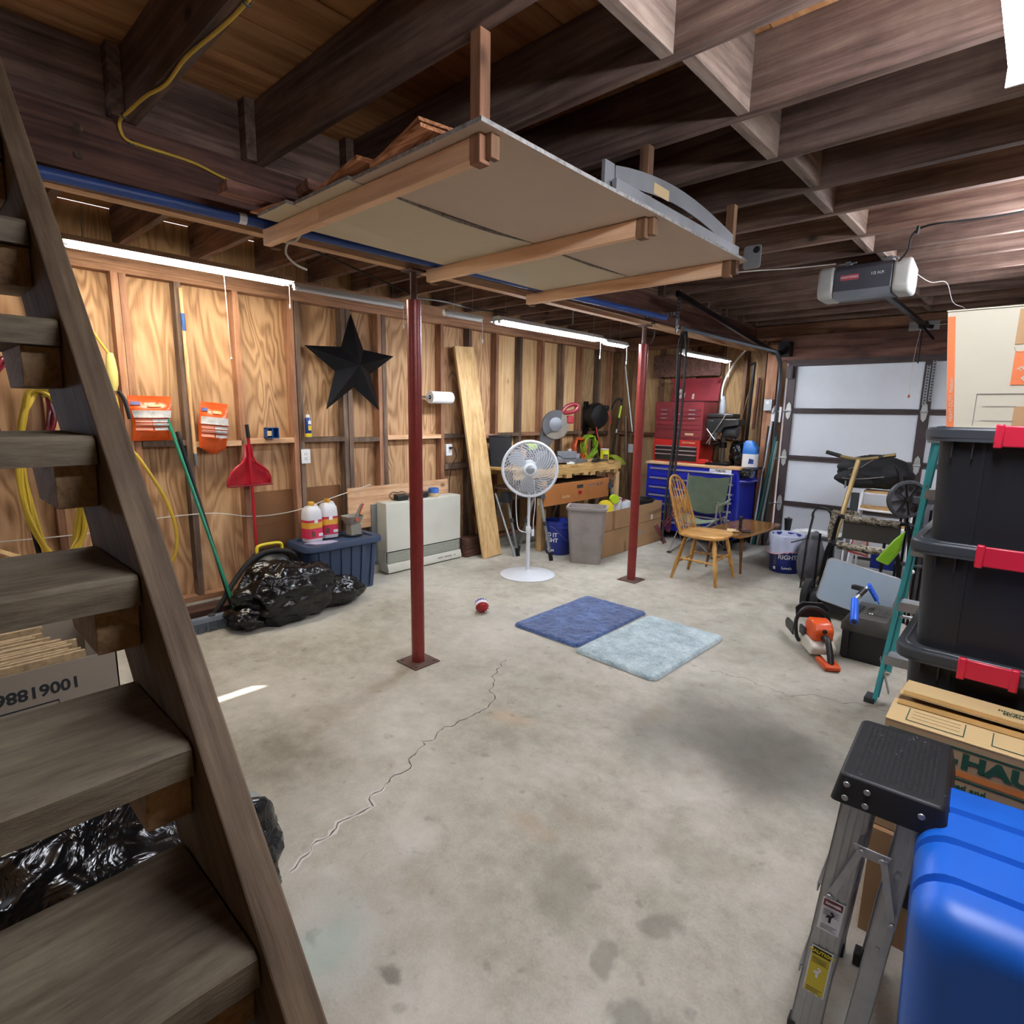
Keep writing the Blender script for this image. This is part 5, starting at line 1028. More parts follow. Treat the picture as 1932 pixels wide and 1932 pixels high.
b = MB().box(-.315, .315, -.2, .2, 0, .40).box(-.315, -.303, -.2, .2, .40, .46).box(.303, .315, -.2, .2, .40, .46).box(-.315, .315, -.2, -.19, .40, .46).box(-.315, .315, .19, .2, .40, .46); b.build('chest_body', M_redo, t, bev=.003)
def drw(x0, x1, z0, z1, hs=(0,)):
    d_ = MB().box(x0, x1, -.207, -.2005, z0, z1).build('drawer', M_redo, t, bev=.0025)
    for hx in hs: c = (x0+x1)/2+hx; MB().box(c-.042, c+.042, -.218, -.207, (z0+z1)/2-.004, (z0+z1)/2+.006).build('drawer_pull', M_hdl, d_, bev=.003)
for x0, x1, n in ((-.29, -.085, 3), (.06, .29, 3)):
    for k in range(n): drw(x0, x1, .385-(k+1)*.051+.003, .385-k*.051-.003)
drw(-.075, .05, .238, .382); drw(-.29, .29, .182, .228); drw(-.29, .29, .128, .174); drw(-.29, .29, .03, .118)
MB().box(.10, .21, -.2085, -.207, .058, .085).build('name_plate', M_cardl, t, smooth=False)
ld = MB().prism([(-.315, .20, .47), (-.315, .19, .48), (-.315, .25, .76), (-.315, .262, .757)], (.63, 0, 0)).box(-.315, -.305, .15, .25, .72, .757).box(.305, .315, .15, .25, .72, .757).build('open_lid', M_redo, t, smooth=False)
M_worn = plain('worn_sticker', '#a89a90', .6, var=.4, sc=30)
Mt2 = Matrix.Rotation(-.21, 4, 'X')
for px, pz, w_, h_ in ((-.22, .60, .10, .06), (-.17, .55, .08, .09), (-.02, .535, .035, .07), (-.23, .51, .05, .04)): MB().prism([(px+w_*x, .222+(pz+h_*z-.6)*.214-.004-.0035+.002, pz+h_*z) for x, z in ((-.5, -.3), (-.1, -.5), (.4, -.35), (.5, .3), (.1, .5), (-.4, .4))], (0, -.0012, 0)).build('worn_sticker', M_worn, ld, smooth=False)
# things on the chests
solo(MB().box(-3.42, -3.05, 6.70, 6.90, 1.693, 1.70), 'tool_tray', M_black, 'black tray edge showing in the open top of the dark red chest', 'tray', (-3.2, 6.8, 1.693), bev=.002)
t = thing('drill_press', 'black bench drill press standing on the blue cabinet right of the red chests', 'drill press', (-2.77, 6.70, .956))
MB().box(-.13, .14, -.15, .15, 0, .03).build('base', M_blackm, t, bev=.006); MB().cyl((0, .03, .03), (0, .03, .50), .026, n=18).build('column', plain('column_steel', '#5c5852', .4, .6), t)
MB().lathe([(.042, 0), (.042, .07)], (0, .03, .20), 18).bar((0, .02, .235), (-.10, -.02, .235), .03, .03).box(-.22, -.03, -.10, .08, .240, .255).build('table', M_blackm, t, bev=.003)
MB().prism([(x, -.12, z) for x, z in ((-.17, .46), (-.12, .38), (.02, .38), (.05, .44), (.22, .47), (.22, .54), (-.17, .54))], (0, .20, 0)).build('head', M_black, t, bev=.01)
MB().box(-.16, .15, -.11, .11, .545, .60).build('belt_cover', M_black, t, bev=.015); MB().cyl((.12, .03, .41), (.12, .03, .30), .03, n=12).lathe([(.066, -.075), (.07, -.06), (.07, .06), (.066, .075)], (.10, .0, .39), 22, (1, 0, 0)).build('motor', M_dgrey, t)
MB().cyl((-.08, -.03, .39), (-.08, -.03, .28), .028, .018, n=14).build('chuck', M_steel, t)
MB().cyl((-.15, -.12, .42), (-.02, -.18, .30), .006, n=6).cyl((.03, -.13, .52), (-.13, -.15, .25), .006, n=6).cyl((-.08, -.14, .36), (-.10, -.14, .24), .007, n=6).build('feed_handles', M_steel, t)
MB().tube(bez([(.06, -.11, .59), (.02, -.14, .5), (-.03, -.14, .42), (-.08, -.13, .36), (-.12, -.13, .34)], 5), .006, 6).build('power_cord', M_grey, t); text('10 IN.', .022, M_steel, frame((-.10, -.1205, .515), (1, 0, 0), (0, 0, 1)), t)
t = thing('glass_bottle', 'clear plastic bottle standing on top of the drill press', 'bottle', (-2.79, 6.68, 1.558)); MB().lathe([(.036, 0), (.038, .02), (.034, .06), (.038, .10), (.03, .15), (.016, .18), (.016, .20), (0, .20)], n=18).build('bottle', M_clr, t)
t = thing('red_battery_tool', 'small red cordless tool lying at the foot of the drill press', 'tool', (-2.93, 6.60, .956)); MB().box(-.07, .06, -.03, .03, 0, .06).build('body', M_redn, t, bev=.015); MB().box(.06, .10, -.02, .02, .01, .045).build('nose', M_redn, t, bev=.01)
t = thing('small_trash_bag', 'small black trash bag squeezed between the drill press and the blue jug', 'trash bag', (-2.60, 6.76, .956)); crumple((0, 0, .14), (.085, .12, .15), 21, .3, 44, 30).build('bag', M_bag, t, ang=80)
t = thing('detergent_jug', 'white jug with a bright blue cap half on the cabinet end', 'jug', (-2.43, 6.70, .956)); 
k_ = [(x, y) for x, y in rrect(-.078, .078, -.055, .055, .025)]; n = len(k_); lv = [(1, 0), (1.02, .01), (1.02, .15)]
MB().add([(x*s, y*s, z) for s, z in lv for x, y in k_], [tuple(range(n-1, -1, -1)), tuple(range(2*n, 3*n))]+[(q*n+i, q*n+(i+1) % n, (q+1)*n+(i+1) % n, (q+1)*n+i) for q in range(2) for i in range(n)]).build('bottle', M_wink, t)
lv = [(1.03, .15), (1.03, .22), (.8, .27), (.5, .30)]; MB().add([(x*s-(0.02 if s < .9 else 0), y*s, z) for s, z in lv for x, y in k_], [tuple(range(n-1, -1, -1)), tuple(range(3*n, 4*n))]+[(q*n+i, q*n+(i+1) % n, (q+1)*n+(i+1) % n, (q+1)*n+i) for q in range(3) for i in range(n)]).build('blue_top', plain('jug_blue', '#1f6fc4', .35), t)
MB().prism([(x, -.058, z) for x, z in ((-.0, .04), (.06, .04), (.06, .09), (.01, .10))], (0, -.001, 0)).build('label_print', plain('navy_print', '#1d3a7a', .4), t, smooth=False); MB().tube([(.075, 0, .16), (.085, 0, .2), (.04, 0, .27)], .012, 7).build('handle', M_blu, t)
t = thing('tray_bag', 'shiny black plastic bag hanging off the side tray of the blue cabinet', 'bag', (-2.41, 6.60, .86)); crumple((0, -.02, .03), (.075, .12, .055), 31, .3, 36, 24, flat=-.03).build('bag', M_bag, t, ang=80)
# jumper cables
t = thing('jumper_cables', 'black jumper cables with red clamps hanging in a long loop from the girder', 'cables', (-2.66, 5.25, 2.28))
MB().tube(bez([(-.06, 0, -2.02), (-.05, 0, -1.85), (-.035, 0, -1.4), (.0, 0, -1.0), (-.005, 0, -.5), (-.015, 0, -.15), (.0, 0, -.02), (.028, 0, .03), (.055, 0, -.02), (.065, .01, -.2), (.06, .01, -.6), (.035, .01, -1.2), (.01, .0, -1.6), (.0, 0, -1.80)], 7), .0115, 8).build('black_cable', M_rubber, t)
MB().tube(bez([(-.02, .02, -1.8), (-.015, .02, -1.4), (.01, .02, -1.0), (.0, .03, -.3), (.01, .03, .0), (.03, .03, .04), (.05, .03, 0), (.05, .03, -.5), (.02, .02, -1.3), (-.01, .02, -1.75)], 7), .009, 7).build('red_cable', M_rubber, t)
for p, q in (((-.06, 0, -1.98), (-.13, 0, -1.86)), ((.0, -.01, -1.80), (.09, -.01, -1.70)), ((-.05, .02, -1.83), (-.03, .02, -1.62)), ((.0, .02, -1.85), (.02, .02, -1.62))):
    P_, Q_ = Vector(p), Vector(q); d = (Q_-P_).normalized(); s = Vector((d.z, 0, -d.x))
    MB().bar(P_-d*.07+s*.012, Q_+s*.006, .018, .014).bar(P_-d*.07-s*.012, Q_-s*.022, .018, .014).build('clamp', plain('clamp_maroon', '#5e1a20', .5), t, bev=.003)
MB().tube([(.0, .01, .07), (.03, .01, .04), (.05, .01, .05)], .005, 6).build('nail_hook', M_steel, t)
# windsor chair facing +x
M_oak = wood('oak_varnish', '#7d5526', '#b2823f', '#cfa468', 2, 1.5, rough=.38, knots=False, vary=.08); M_oakx = wood('oak_seat', '#9a6a30', '#c79550', '#e0b87c', 0, 1.5, rough=.35, knots=False, vary=.08)
t = thing('windsor_chair', 'honey oak windsor chair with hooped spindle back beside the coffee table', 'chair', (-2.215, 5.135, 0), .05)
st_ = [(x, y) for x, y in bez([(-.20, -.15, 0), (-.21, 0, 0), (-.20, .15, 0), (-.08, .205, 0), (.10, .225, 0), (.20, .17, 0), (.225, 0, 0), (.20, -.17, 0), (.10, -.225, 0), (-.08, -.205, 0)], 4, True) for x, y in [(x.x, x.y)]] if 0 else [(p.x, p.y) for p in bez([(-.20, -.15, 0), (-.21, 0, 0), (-.20, .15, 0), (-.08, .205, 0), (.10, .225, 0), (.20, .17, 0), (.225, 0, 0), (.20, -.17, 0), (.10, -.225, 0), (-.08, -.205, 0)], 4, True)]
n = len(st_); MB().add([(x*.93, y*.93, .415) for x, y in st_]+[(x, y, .432) for x, y in st_]+[(x, y, .445) for x, y in st_]+[(x*.95, y*.95, .452) for x, y in st_]+[(x*.6, y*.6, .441) for x, y in st_], [tuple(range(n-1, -1, -1)), tuple(range(4*n, 5*n))]+[(q*n+i, q*n+(i+1) % n, (q+1)*n+(i+1) % n, (q+1)*n+i) for q in range(4) for i in range(n)]).build('seat', M_oakx, t)
def turned(p, q, rs, name, parent=t, m_=M_oak):
    P_, Q_ = Vector(p), Vector(q); k = len(rs); return MB().tube([P_.lerp(Q_, i/(k-1)) for i in range(k)], rs, 12).build(name, m_, parent)
F = [(.215, -.235), (.215, .235), (-.225, .20), (-.225, -.20)]; T_ = [(.14, -.15), (.14, .15), (-.13, .13), (-.13, -.13)]
for (fx, fy), (tx, ty) in zip(F, T_): turned((fx, fy, 0), (tx, ty, .43), [.013, .014, .017, .0195, .020, .0175, .018, .019, .016, .015], 'leg')
lp = lambda i, z: Vector((F[i][0]+(T_[i][0]-F[i][0])*z/.43, F[i][1]+(T_[i][1]-F[i][1])*z/.43, z))
for i, j, z in ((0, 3, .20), (1, 2, .20), (2, 3, .16), (0, 1, .23)): turned(lp(i, z), lp(j, z), [.008, .010, .0125, .010, .008], 'stretcher')
hoop = bez([(-.17, -.175, .44), (-.225, -.185, .60), (-.30, -.165, .82), (-.34, -.10, .925), (-.352, 0, .955), (-.34, .10, .925), (-.30, .165, .82), (-.225, .185, .60), (-.17, .175, .44)], 6)
MB().tube(hoop, .0125, 10).build('back_hoop', M_oak, t)
for k in range(6):
    y = -.125+k*.05; top = min(hoop, key=lambda p: abs(p.y-y*1.08)+(0 if p.z > .8 else 9)); a_ = Vector((-.175, y, .445)); q_ = Vector(top)
    MB().tube([a_.lerp(q_, f) for f in (0, .15, .3, .42, .5, .58, .7, .85, 1)], [.006, .006, .0075, .0105, .0125, .0095, .0065, .006, .0055], 8).build('spindle', M_oak, t)
MB().tube([(-.185, -.10, .43), (-.26, -.03, .44), (-.26, .03, .44), (-.185, .10, .43)], .012, 8).build('brace', M_oak, t) if 0 else None
solo(MB().prism([(-2.02, 5.36, .4535), (-1.98, 5.30, .4535), (-2.03, 5.26, .4535), (-2.10, 5.31, .4535)], (0, 0, .03)), 'yellow_cloth_scrap', M_cardl, 'small folded cream cloth on the front corner of the chair seat', 'cloth', (-2.05, 5.3, .4535), bev=.006) if 0 else None
# camp chair
M_cng = plain('camp_green', '#4f5a48', .85, var=.12, sc=9, bump=.3); M_cngl = plain('camp_green_light', '#76826e', .85, var=.1, sc=9, bump=.3)
t = thing('camp_chair', 'green folding camp chair between the oak chair and the blue cabinet', 'chair', (-2.72, 6.12, 0), .15)
n = 10; vs = []
for i in range(n+1):
    for j in range(n+1):
        u, v = i/n, j/n; w_ = .205+.03*v; x = (u-.5)*2*w_; sag = .07*sin(pi*u)*(1-v*.5); vs.append((x, .18+.07*v+sag*.5, .46+.38*v-.05*sin(pi*u)*(1 if v < .2 else .3)+.012*noise.noise(Vector((u*5, v*5, 1)))))
fq = [(i*(n+1)+j, (i+1)*(n+1)+j, (i+1)*(n+1)+j+1, i*(n+1)+j+1) for i in range(n) for j in range(n)]
k = len(vs); MB().add(vs+[(x, y+.008, z) for x, y, z in vs], fq+[tuple(k+q for q in f[::-1]) for f in fq]).build('back_sling', M_cng, t)
vs = []
for i in range(n+1):
    for j in range(n+1): u, v = i/n, j/n; vs.append(((u-.5)*.46, -.24+.44*v, .42-.06*sin(pi*u)-.02*v))
MB().add(vs+[(x, y, z-.006) for x, y, z in vs], fq+[tuple(k+q for q in f[::-1]) for f in fq]).build('seat_sling', M_cngl, t)
for sx in (-1, 1):
    MB().cyl((sx*.245, .27, .86), (sx*.235, .18, .12), .009, n=8).build('back_post', M_grey, t); MB().tube(bez([(sx*.255, .23, .60), (sx*.27, .0, .585), (sx*.265, -.24, .60)], 4), .016, 8).build('armrest', M_cngl, t)
    MB().cyl((sx*.24, -.24, .60), (sx*.23, -.24, .40), .009, n=8).cyl((sx*.24, -.22, .62), (sx*.235, .2, .12), .008, n=8).build('arm_support', M_grey, t)
    for p, q in (((sx*.23, -.24, .42), (-sx*.24, -.25, .01)), ((sx*.23, -.24, .42), (sx*.25, .26, .01)), ((sx*.23, .2, .40), (sx*.25, -.25, .01)), ((sx*.22, .22, .40), (-sx*.24, .26, .01))): MB().cyl(p, q, .008, n=8).build('leg', M_grey, t)
    for y in (-.25, .26): MB().box(sx*.245-.02, sx*.245+.02, y-.02, y+.02, 0, .02).build('foot', M_black, t, bev=.003)
# coffee table
M_wal = wood('walnut_gloss', '#523415', '#7d5526', '#a27a42', 1, 1, rough=.16, knots=False, vary=.05)
t = thing('coffee_table', 'low glossy brown coffee table with tapered legs beside the blue bucket', 'coffee table', (-2.16, 5.93, 0), -.06)
tp = [(p.x, p.y) for p in bez([(-.20, -.50, 0), (.20, -.50, 0), (.235, 0, 0), (.20, .50, 0), (-.20, .50, 0), (-.235, 0, 0)], 6, True)]
tp = [(-.19, -.5), (.19, -.5), (.225, -.25), (.235, 0), (.225, .25), (.19, .5), (-.19, .5), (-.225, .25), (-.235, 0), (-.225, -.25)]
MB().prism([(x, y, .372) for x, y in tp], (0, 0, .024)).build('table_top', M_wal, t, bev=.004)
for x in (-.15, .15):
    for y in (-.36, .36): MB().cyl((x*1.2, y*1.08, 0), (x, y, .372), .010, .020, n=12).build('leg', wood('walnut_leg', '#3d2614', '#5f3f22', '#7a5634', 2, 2, rough=.3, knots=False, vary=.05), t)
t = thing('black_stapler', 'black pistol-grip tool standing on the coffee table', 'tool', (-2.12, 5.74, .397), .4); MB().box(-.016, .016, -.05, .05, .0, .02).box(-.014, .014, -.02, .02, .02, .11).box(-.016, .016, -.04, .05, .11, .14).build('body', M_black, t, bev=.004)
t = thing('black_battery', 'flat black battery lying beside the tool on the coffee table', 'battery', (-2.03, 5.66, .397), .5); MB().box(-.04, .04, -.025, .025, 0, .014).build('case', M_black, t, bev=.004); MB().box(-.02, .03, -.015, .015, .014, .017).build('contacts', M_dgrey, t, smooth=False)
t = thing('cream_glove', 'cream work glove on the near end of the coffee table', 'glove', (-2.14, 5.56, .397), .3); MB().ell((0, 0, .018), (.045, .055, .017), 12, 8).build('palm', M_cardl, t)
for k in range(4): MB().tube([(-.03+.02*k, .045, .016), (-.034+.023*k, .075, .018), (-.036+.024*k, .10-.008*abs(k-1.5), .010)], [.0095, .009, .007], 7).build('finger', M_cardl, t)
MB().tube([(.035, -.01, .014), (.06, .01, .014), (.07, .03, .010)], [.010, .009, .007], 7).build('thumb', M_cardl, t)
# low white box, cup, grey bag
t = thing('low_white_box', 'low white box against the garage door behind the lined bucket', 'box', (-1.62, 6.48, 0)); MB().box(-.30, .30, -.16, .16, 0, .33).build('box', plain('box_pale', '#a9adb4', .7), t, bev=.004)
for k in range(3): tag(MB().box(-1.82+.05*k, -1.40+.03*k, 6.30, 6.56-.03*k, .3315+.014*k, .342+.014*k).build('foam_board', M_wink, smooth=False), ('lowest white foam board on the low box by the garage door', 'middle white foam board on the low box by the garage door', 'uppermost white foam board on the low box by the garage door')[k], 'foam board', 'white foam boards on the low box')
t = thing('black_tumbler', 'black tapered tumbler on the low box behind the lined bucket', 'cup', (-1.865, 6.40, .3315)); MB().lathe([(.028, 0), (.038, .12), (.040, .122), (.040, .135), (.0, .138)], n=20).build('cup', M_black, t); MB().tube([(-.015, 0, .137), (0, 0, .152), (.02, 0, .138)], .004, 6).build('lid_loop', M_black, t)
M_gbag = plain('grey_fabric', '#55555b', .85, var=.15, sc=8, bump=.3)
t = thing('grey_fabric_bag', 'slouching grey fabric bag on the floor behind the black steel arch', 'bag', (-1.46, 5.80, 0)); crumple((0, 0, .22), (.11, .17, .24), 41, .16, 40, 28).build('bag', M_gbag, t, ang=70)
t = thing('black_steel_arch', 'black flat-steel arched frame standing between bucket and folded camo chair', 'frame', (-1.34, 5.5, 0)); P_ = [(-.10, 0, 0), (-.085, 0, .45), (-.06, 0, .66)]+[tuple(p) for p in arc((.01, 0, .68), .075, pi, 0, 8)]+[(.10, 0, .60), (.13, 0, .40), (.14, .03, 0)]
b = MB()
for p, q in zip(P_, P_[1:]): b.bar(p, q, .008, .05, (0, 1, 0))
b.build('arch', M_blackm, t, smooth=False); MB().box(-.05, .14, -.02, .05, .46, .49).bar((-.22, .0, .40), (-.07, 0, .47), .015, .012).build('crosspiece', M_dgrey, t, bev=.002)
# ball and bath mats
t = thing('spiky_ball', 'small spiky rubber ball, red white and blue, on the floor past the near post', 'ball', (-3.02, 2.97, .056)); r = .052
for a0, a1, m_, nm in ((0, .42, M_red, 'red_half'), (.42, .58, M_wink, 'white_band'), (.58, 1, plain('ball_blue', '#1d2f9a', .4), 'blue_half')):
    ax = Vector((-.9, .55, .5)).normalized(); MB().lathe([(sin(pi*(a0+(a1-a0)*i/6))*r, -cos(pi*(a0+(a1-a0)*i/6))*r) for i in range(7)], n=24, axis=ax, cap=False).build(nm, m_, t)
    b = MB(); u = ax.orthogonal().normalized(); w_ = ax.cross(u)
    for i in range(12):
        th = pi*(i+.5)/12
        if not a0 <= th/pi < a1: continue
        nn = max(3, int(16*sin(th)))
        for j in range(nn): a = 2*pi*(j+.5*(i % 2))/nn; d = (u*cos(a)+w_*sin(a))*sin(th)-ax*cos(th); b.cyl(d*r*.97, d*(r+.0065), .0045, .002, n=5)
    b.build('spikes', m_, t, kind='stuff')
def mat_(x0, x1, y0, y1, rz, mt, label, seed):
    cx, cy = (x0+x1)/2, (y0+y1)/2; w_, h = x1-x0, y1-y0; t = thing('bath_mat', label, 'bath mat', (cx, cy, 0), rz, 'plush bath mats on the floor')
    R = rrect(-w_/2, w_/2, -h/2, h/2, .045, 6); MB().prism([(x*.992, y*.992, .0008) for x, y in R], (0, 0, .006)).build('backing', M_wink, t)
    nx, ny = 66, 100; vs = []; 
    for i in range(nx+1):
        for j in range(ny+1):
            x, y = (i/nx-.5)*w_, (j/ny-.5)*h; ex = w_/2-abs(x); ey = h/2-abs(y); c = .045
            if ex < c and ey < c:
                dd = hypot(c-ex, c-ey); e = c-dd
                if dd > c: sx, sy = (c-ex)/dd*c, (c-ey)/dd*c; x = (w_/2-c+sx)*(1 if x > 0 else -1); y = (h/2-c+sy)*(1 if y > 0 else -1); e = 0
            else: e = min(ex, ey)
            q = min(1, e/.02); z = .006+.020*sqrt(max(0, 1-(1-q)**2)); z += (.0045*noise.noise(Vector((x*70, y*70, seed)))+.006*noise.noise(Vector((x*22, y*22, seed)))+.004*noise.noise(Vector((x*7, y*7, seed))))*q
            vs.append((x+.003*noise.noise(Vector((x*40, y*40, seed+5))), y+.003*noise.noise(Vector((x*40, y*40, seed+9))), z))
    MB().add(vs, [(i*(ny+1)+j, (i+1)*(ny+1)+j, (i+1)*(ny+1)+j+1, i*(ny+1)+j+1) for i in range(nx) for j in range(ny)]).build('pile', mt, t, kind='stuff', ang=180); return t
def pile(nm, a, b_, c):
    T = NT(nm); v = T.mapping((1, 1, 1)); T.bump(T.noise(v, 260, 3), .7, .006); f = T.math('ADD', T.math('MULTIPLY', T.noise(v, 9, 4, .6), .6), T.math('MULTIPLY', T.noise(v, 90, 2, .5), .4)); return T.out(T.ramp(f, [(.35, a), (.52, b_), (.68, c)]), .95, 0, .1, Sheen_Weight=.4)
mat_(-2.655, -2.075, 2.925, 3.855, .0, pile('mat_blue_pile', '#24365c', '#41598a', '#6080b2'), 'dark blue plush bath mat on the floor, left one of the pair', 2)
mat_(-2.05, -1.455, 2.86, 3.80, -.03, pile('mat_pale_pile', '#7f959b', '#a9bdc2', '#cddbdd'), 'pale blue-grey plush bath mat on the floor, right one of the pair', 6)

# ================================================================ RIGHT SIDE: stacked totes and boxes
M_tb = plain('tote_black', '#1f2126', .42, var=.06); M_tl = plain('tote_lid_charcoal', '#34383d', .4, var=.05); M_lat = plain('latch_red', '#c4213c', .35, var=.04)
solo(MB().box(-.22, .17, 2.25, 2.92, 0, .05), 'wooden_pallet_board', M_palx, 'wooden board under the stack of black totes', 'board', (-.03, 2.58, 0), smooth=False)
names = ('lowest', 'second lowest', 'second highest', 'topmost')
for k in range(4):
    t = thing('black_storage_tote', names[k]+' tote in the stack, black with charcoal lid and red latches', 'tote', (-.027, 2.59, .051+.36*k), group='stacked black totes with red latches')
    tote(t, .425, .70, .381, M_tb, M_tl, .93, rim=.034, r=.05, lh=.028, rec=.0215)
    R = rrect(-.247, .247, -.385, .385, .06); n_ = len(R)
    MB().add([(x, y, .352) for x, y in R]+[(x, y, .376) for x, y in R]+[(x*.98, y*.98, .376) for x, y in R]+[(x*.98, y*.98, .352) for x, y in R], [(q*n_+i, q*n_+(i+1) % n_, (q+1)%4*n_+(i+1) % n_, (q+1)%4*n_+i) for q in range(4) for i in range(n_)]).build('lid_skirt', M_tl, t)
    MB().tube([(x*.9, y*.93, .381) for x, y in rrect(-.247, .247, -.385, .385, .07)], .004, 6, closed=True).build('lid_bead', M_tl, t)
    for s in (-1, 1):
        y = s*.386; lt = MB().box(-.073, .073, min(y, y+s*.012), max(y, y+s*.012), .330, .392).box(-.073, -.052, min(y, y+s*.02), max(y, y+s*.02), .326, .396).box(.052, .073, min(y, y+s*.02), max(y, y+s*.02), .326, .396); lt.build('latch', M_lat, t, bev=.004)
        for x in (-.17, -.12, .12, .17): MB().box(x-.002, x+.002, min(s*.35, s*.372), max(s*.35, s*.372), .29, .35).build('rim_gusset', M_tb, t, smooth=False)
        MB().hexa([(-.098, s*.329, .02), (-.088, s*.329, .02), (-.088, s*.333, .02), (-.098, s*.333, .02)], [(-.098, s*.349, .345), (-.088, s*.349, .345), (-.088, s*.354, .345), (-.098, s*.354, .345)]).build('wall_rib', M_tb, t, smooth=False)
t = thing('moving_box', 'tan cardboard moving box with an orange edge stripe on the topmost tote', 'cardboard box', (-.02, 2.51, 1.514), .0)
M_tan = plain('carton_tan', '#b9b29e', .85, var=.03, sc=2); M_orp = plain('print_orange', '#d4703f', .7, var=.05); M_gpr = plain('print_grey', '#6a6660', .8)
MB().prism([(-.206, -.235, 0), (.23, -.235, 0), (.23, .235, 0), (-.206, .235, 0)], (-.0, 0, .001)).hexa([(-.206, -.23, 0), (.23, -.23, 0), (.23, .23, 0), (-.206, .23, 0)], [(-.243, -.23, .352), (.225, -.23, .352), (.225, .23, .352), (-.243, .23, .352)]).build('carton', M_tan, t, smooth=False)
MB().box(-.245, .22, -.232, -.21, .353, .357).box(-.24, .22, -.2, .225, .353, .355).build('top_flap', M_tan, t, smooth=False)
y = -.2305; sl = lambda z: -.206-.037*z/.352
MB().prism([(sl(.0)+.001, y, 0), (sl(0)+.020, y, 0), (sl(.338)+.020, y, .338), (sl(.338)+.001, y, .338)], (0, -.0006, 0)).build('orange_stripe', M_orp, t, smooth=False)
text('HEAVY-DUTY  Medium', .0135, M_tan, frame((sl(.07)+.0105, y-.0008, .085), (-.1, 0, 1), (-1, 0, -.1)), t)
def pr_box(x0, x1, z0, z1, m_, nm): MB().box(x0, x1, y-.0012, y-.0004, z0, z1).build(nm, m_, t, smooth=False)
X = lambda x: x+.02; Z = lambda z: z-1.514
for a_, b_, c_, d_ in ((-.160, -.04, 1.6155, 1.6175), (-.162, -.160, 1.520, 1.6175), (-.145, -.066, 1.579, 1.580), (-.145, -.066, 1.536, 1.537)): pr_box(X(a_), X(b_), Z(c_), Z(d_), M_gpr, 'printed_line')
lg = MB(); o_ = (-.075, .151)
MB().box(-.068, .03, y-.0012, y-.0004, .128, .175+.05).build('orange_square', M_orp, t, smooth=False)
text('THE HOME', .016, M_tan, frame((-.025, y-.0016, .195), (.75, 0, .66), (-.66, 0, .75)), t, bold=.0006); text('DEPOT', .024, M_tan, frame((-.012, y-.0016, .165), (.75, 0, .66), (-.66, 0, .75)), t, bold=.001)
pr_box(-.072, .04, .245, .345, M_card, 'bare_patch'); pr_box(-.050, .05, .0, .065, M_card, 'bare_patch')
MB().tube([(-.055+.016*cos(a), y-.001, .237+.016*sin(a)) for a in [pi+pi*i/10 for i in range(11)]], .0008, 4).build('printed_line', M_gpr, t)
t = thing('folded_clear_sheet', 'folded clear plastic sheet sticking out left under the moving box', 'plastic', (-.2, 2.75, 1.5145)); MB().prism([(-.05, -.15, 0), (.0, -.16, 0), (.0, .18, 0), (-.055, .16, 0)], (0, 0, .022)).build('sheet', M_clr, t, bev=.004)
# moving carton with green and orange print in front
M_uc = plain('carton_haul', '#a98d6c', .85, var=.04, sc=3); M_ucl = plain('carton_haul_top', '#c3a878', .85, var=.04, sc=3); M_gr = plain('print_green', '#1e4a3a', .8); M_or2 = plain('print_orange_bright', '#cf7a3c', .8)
t = thing('printed_moving_carton', 'cardboard carton with HAUL print and split tape top before the totes', 'cardboard box', (.02, 2.02, .35))
MB().box(-.245, .26, -.16, .15, 0, .335).build('carton', M_uc, t, smooth=False)
MB().add([(-.246, -.161, .336), (.26, -.161, .336), (.26, -.012, .345), (-.246, -.02, .343), (-.246, -.161, .339), (.26, -.161, .339), (.26, -.012, .348), (-.246, -.02, .346)], [(0, 1, 2, 3), (7, 6, 5, 4), (0, 4, 5, 1), (3, 2, 6, 7), (0, 3, 7, 4), (1, 5, 6, 2)]).build('top_flap', M_ucl, t, smooth=False)
fl_ = MB().add([(-.24, .004, .352), (.26, -.006, .350), (.26, .15, .338), (-.235, .15, .345), (-.24, .004, .355), (.26, -.006, .353), (.26, .15, .341), (-.235, .15, .348)], [(0, 1, 2, 3), (7, 6, 5, 4), (0, 4, 5, 1), (3, 2, 6, 7), (0, 3, 7, 4), (1, 5, 6, 2)]).build('top_flap', M_ucl, t, smooth=False)
MB().box(-.24, .25, -.018, .002, .334, .3375).build('gap_shadow_board', M_slot, t, smooth=False)
M_tp = plain('packing_tape', '#b08a52', .3)
MB().prism([(-.235, -.055, .3465), (.26, -.050, .3465), (.26, -.014, .3485), (-.235, -.022, .3475)], (0, 0, .001)).build('tape', M_tp, t, smooth=False); MB().prism([(-.232, .005, .3555), (.26, -.004, .3535), (.26, .030, .3515), (-.232, .042, .3525)], (0, 0, .001)).build('tape', M_tp, t, smooth=False)
yf = -.1608
def pf(x0, x1, z0, z1, m_, nm='printed_stripe'): MB().box(x0, x1, yf-.0006, yf, z0, z1).build(nm, m_, t, smooth=False)
pf(-.235, .26, .311, .317, M_gr); pf(-.235, .26, .236, .253, M_or2); pf(-.235, .26, .226, .231, M_gr)
text('HAUL', .056, M_gr, frame((-.066, yf-.0008, .282), (1, 0, 0), (0, 0, 1)), t, bold=.0028, sx=1.3, align='LEFT'); text('U-', .056, M_gr, frame((-.072, yf-.0008, .282), (1, 0, 0), (0, 0, 1)), t, bold=.0028, sx=1.3, align='RIGHT'); text('Sized and', .024, M_gr, frame((-.05, yf-.0008, .207), (1, 0, 0), (0, 0, 1)), t, bold=.0006); text('made for moving', .026, M_gr, frame((-.03, yf-.0008, .182), (1, 0, 0), (0, 0, 1)), t, bold=.0004)
ft = lambda x, yy, z: frame((x, yy, z), (-1, 0, 0), (0, -1, -.06))
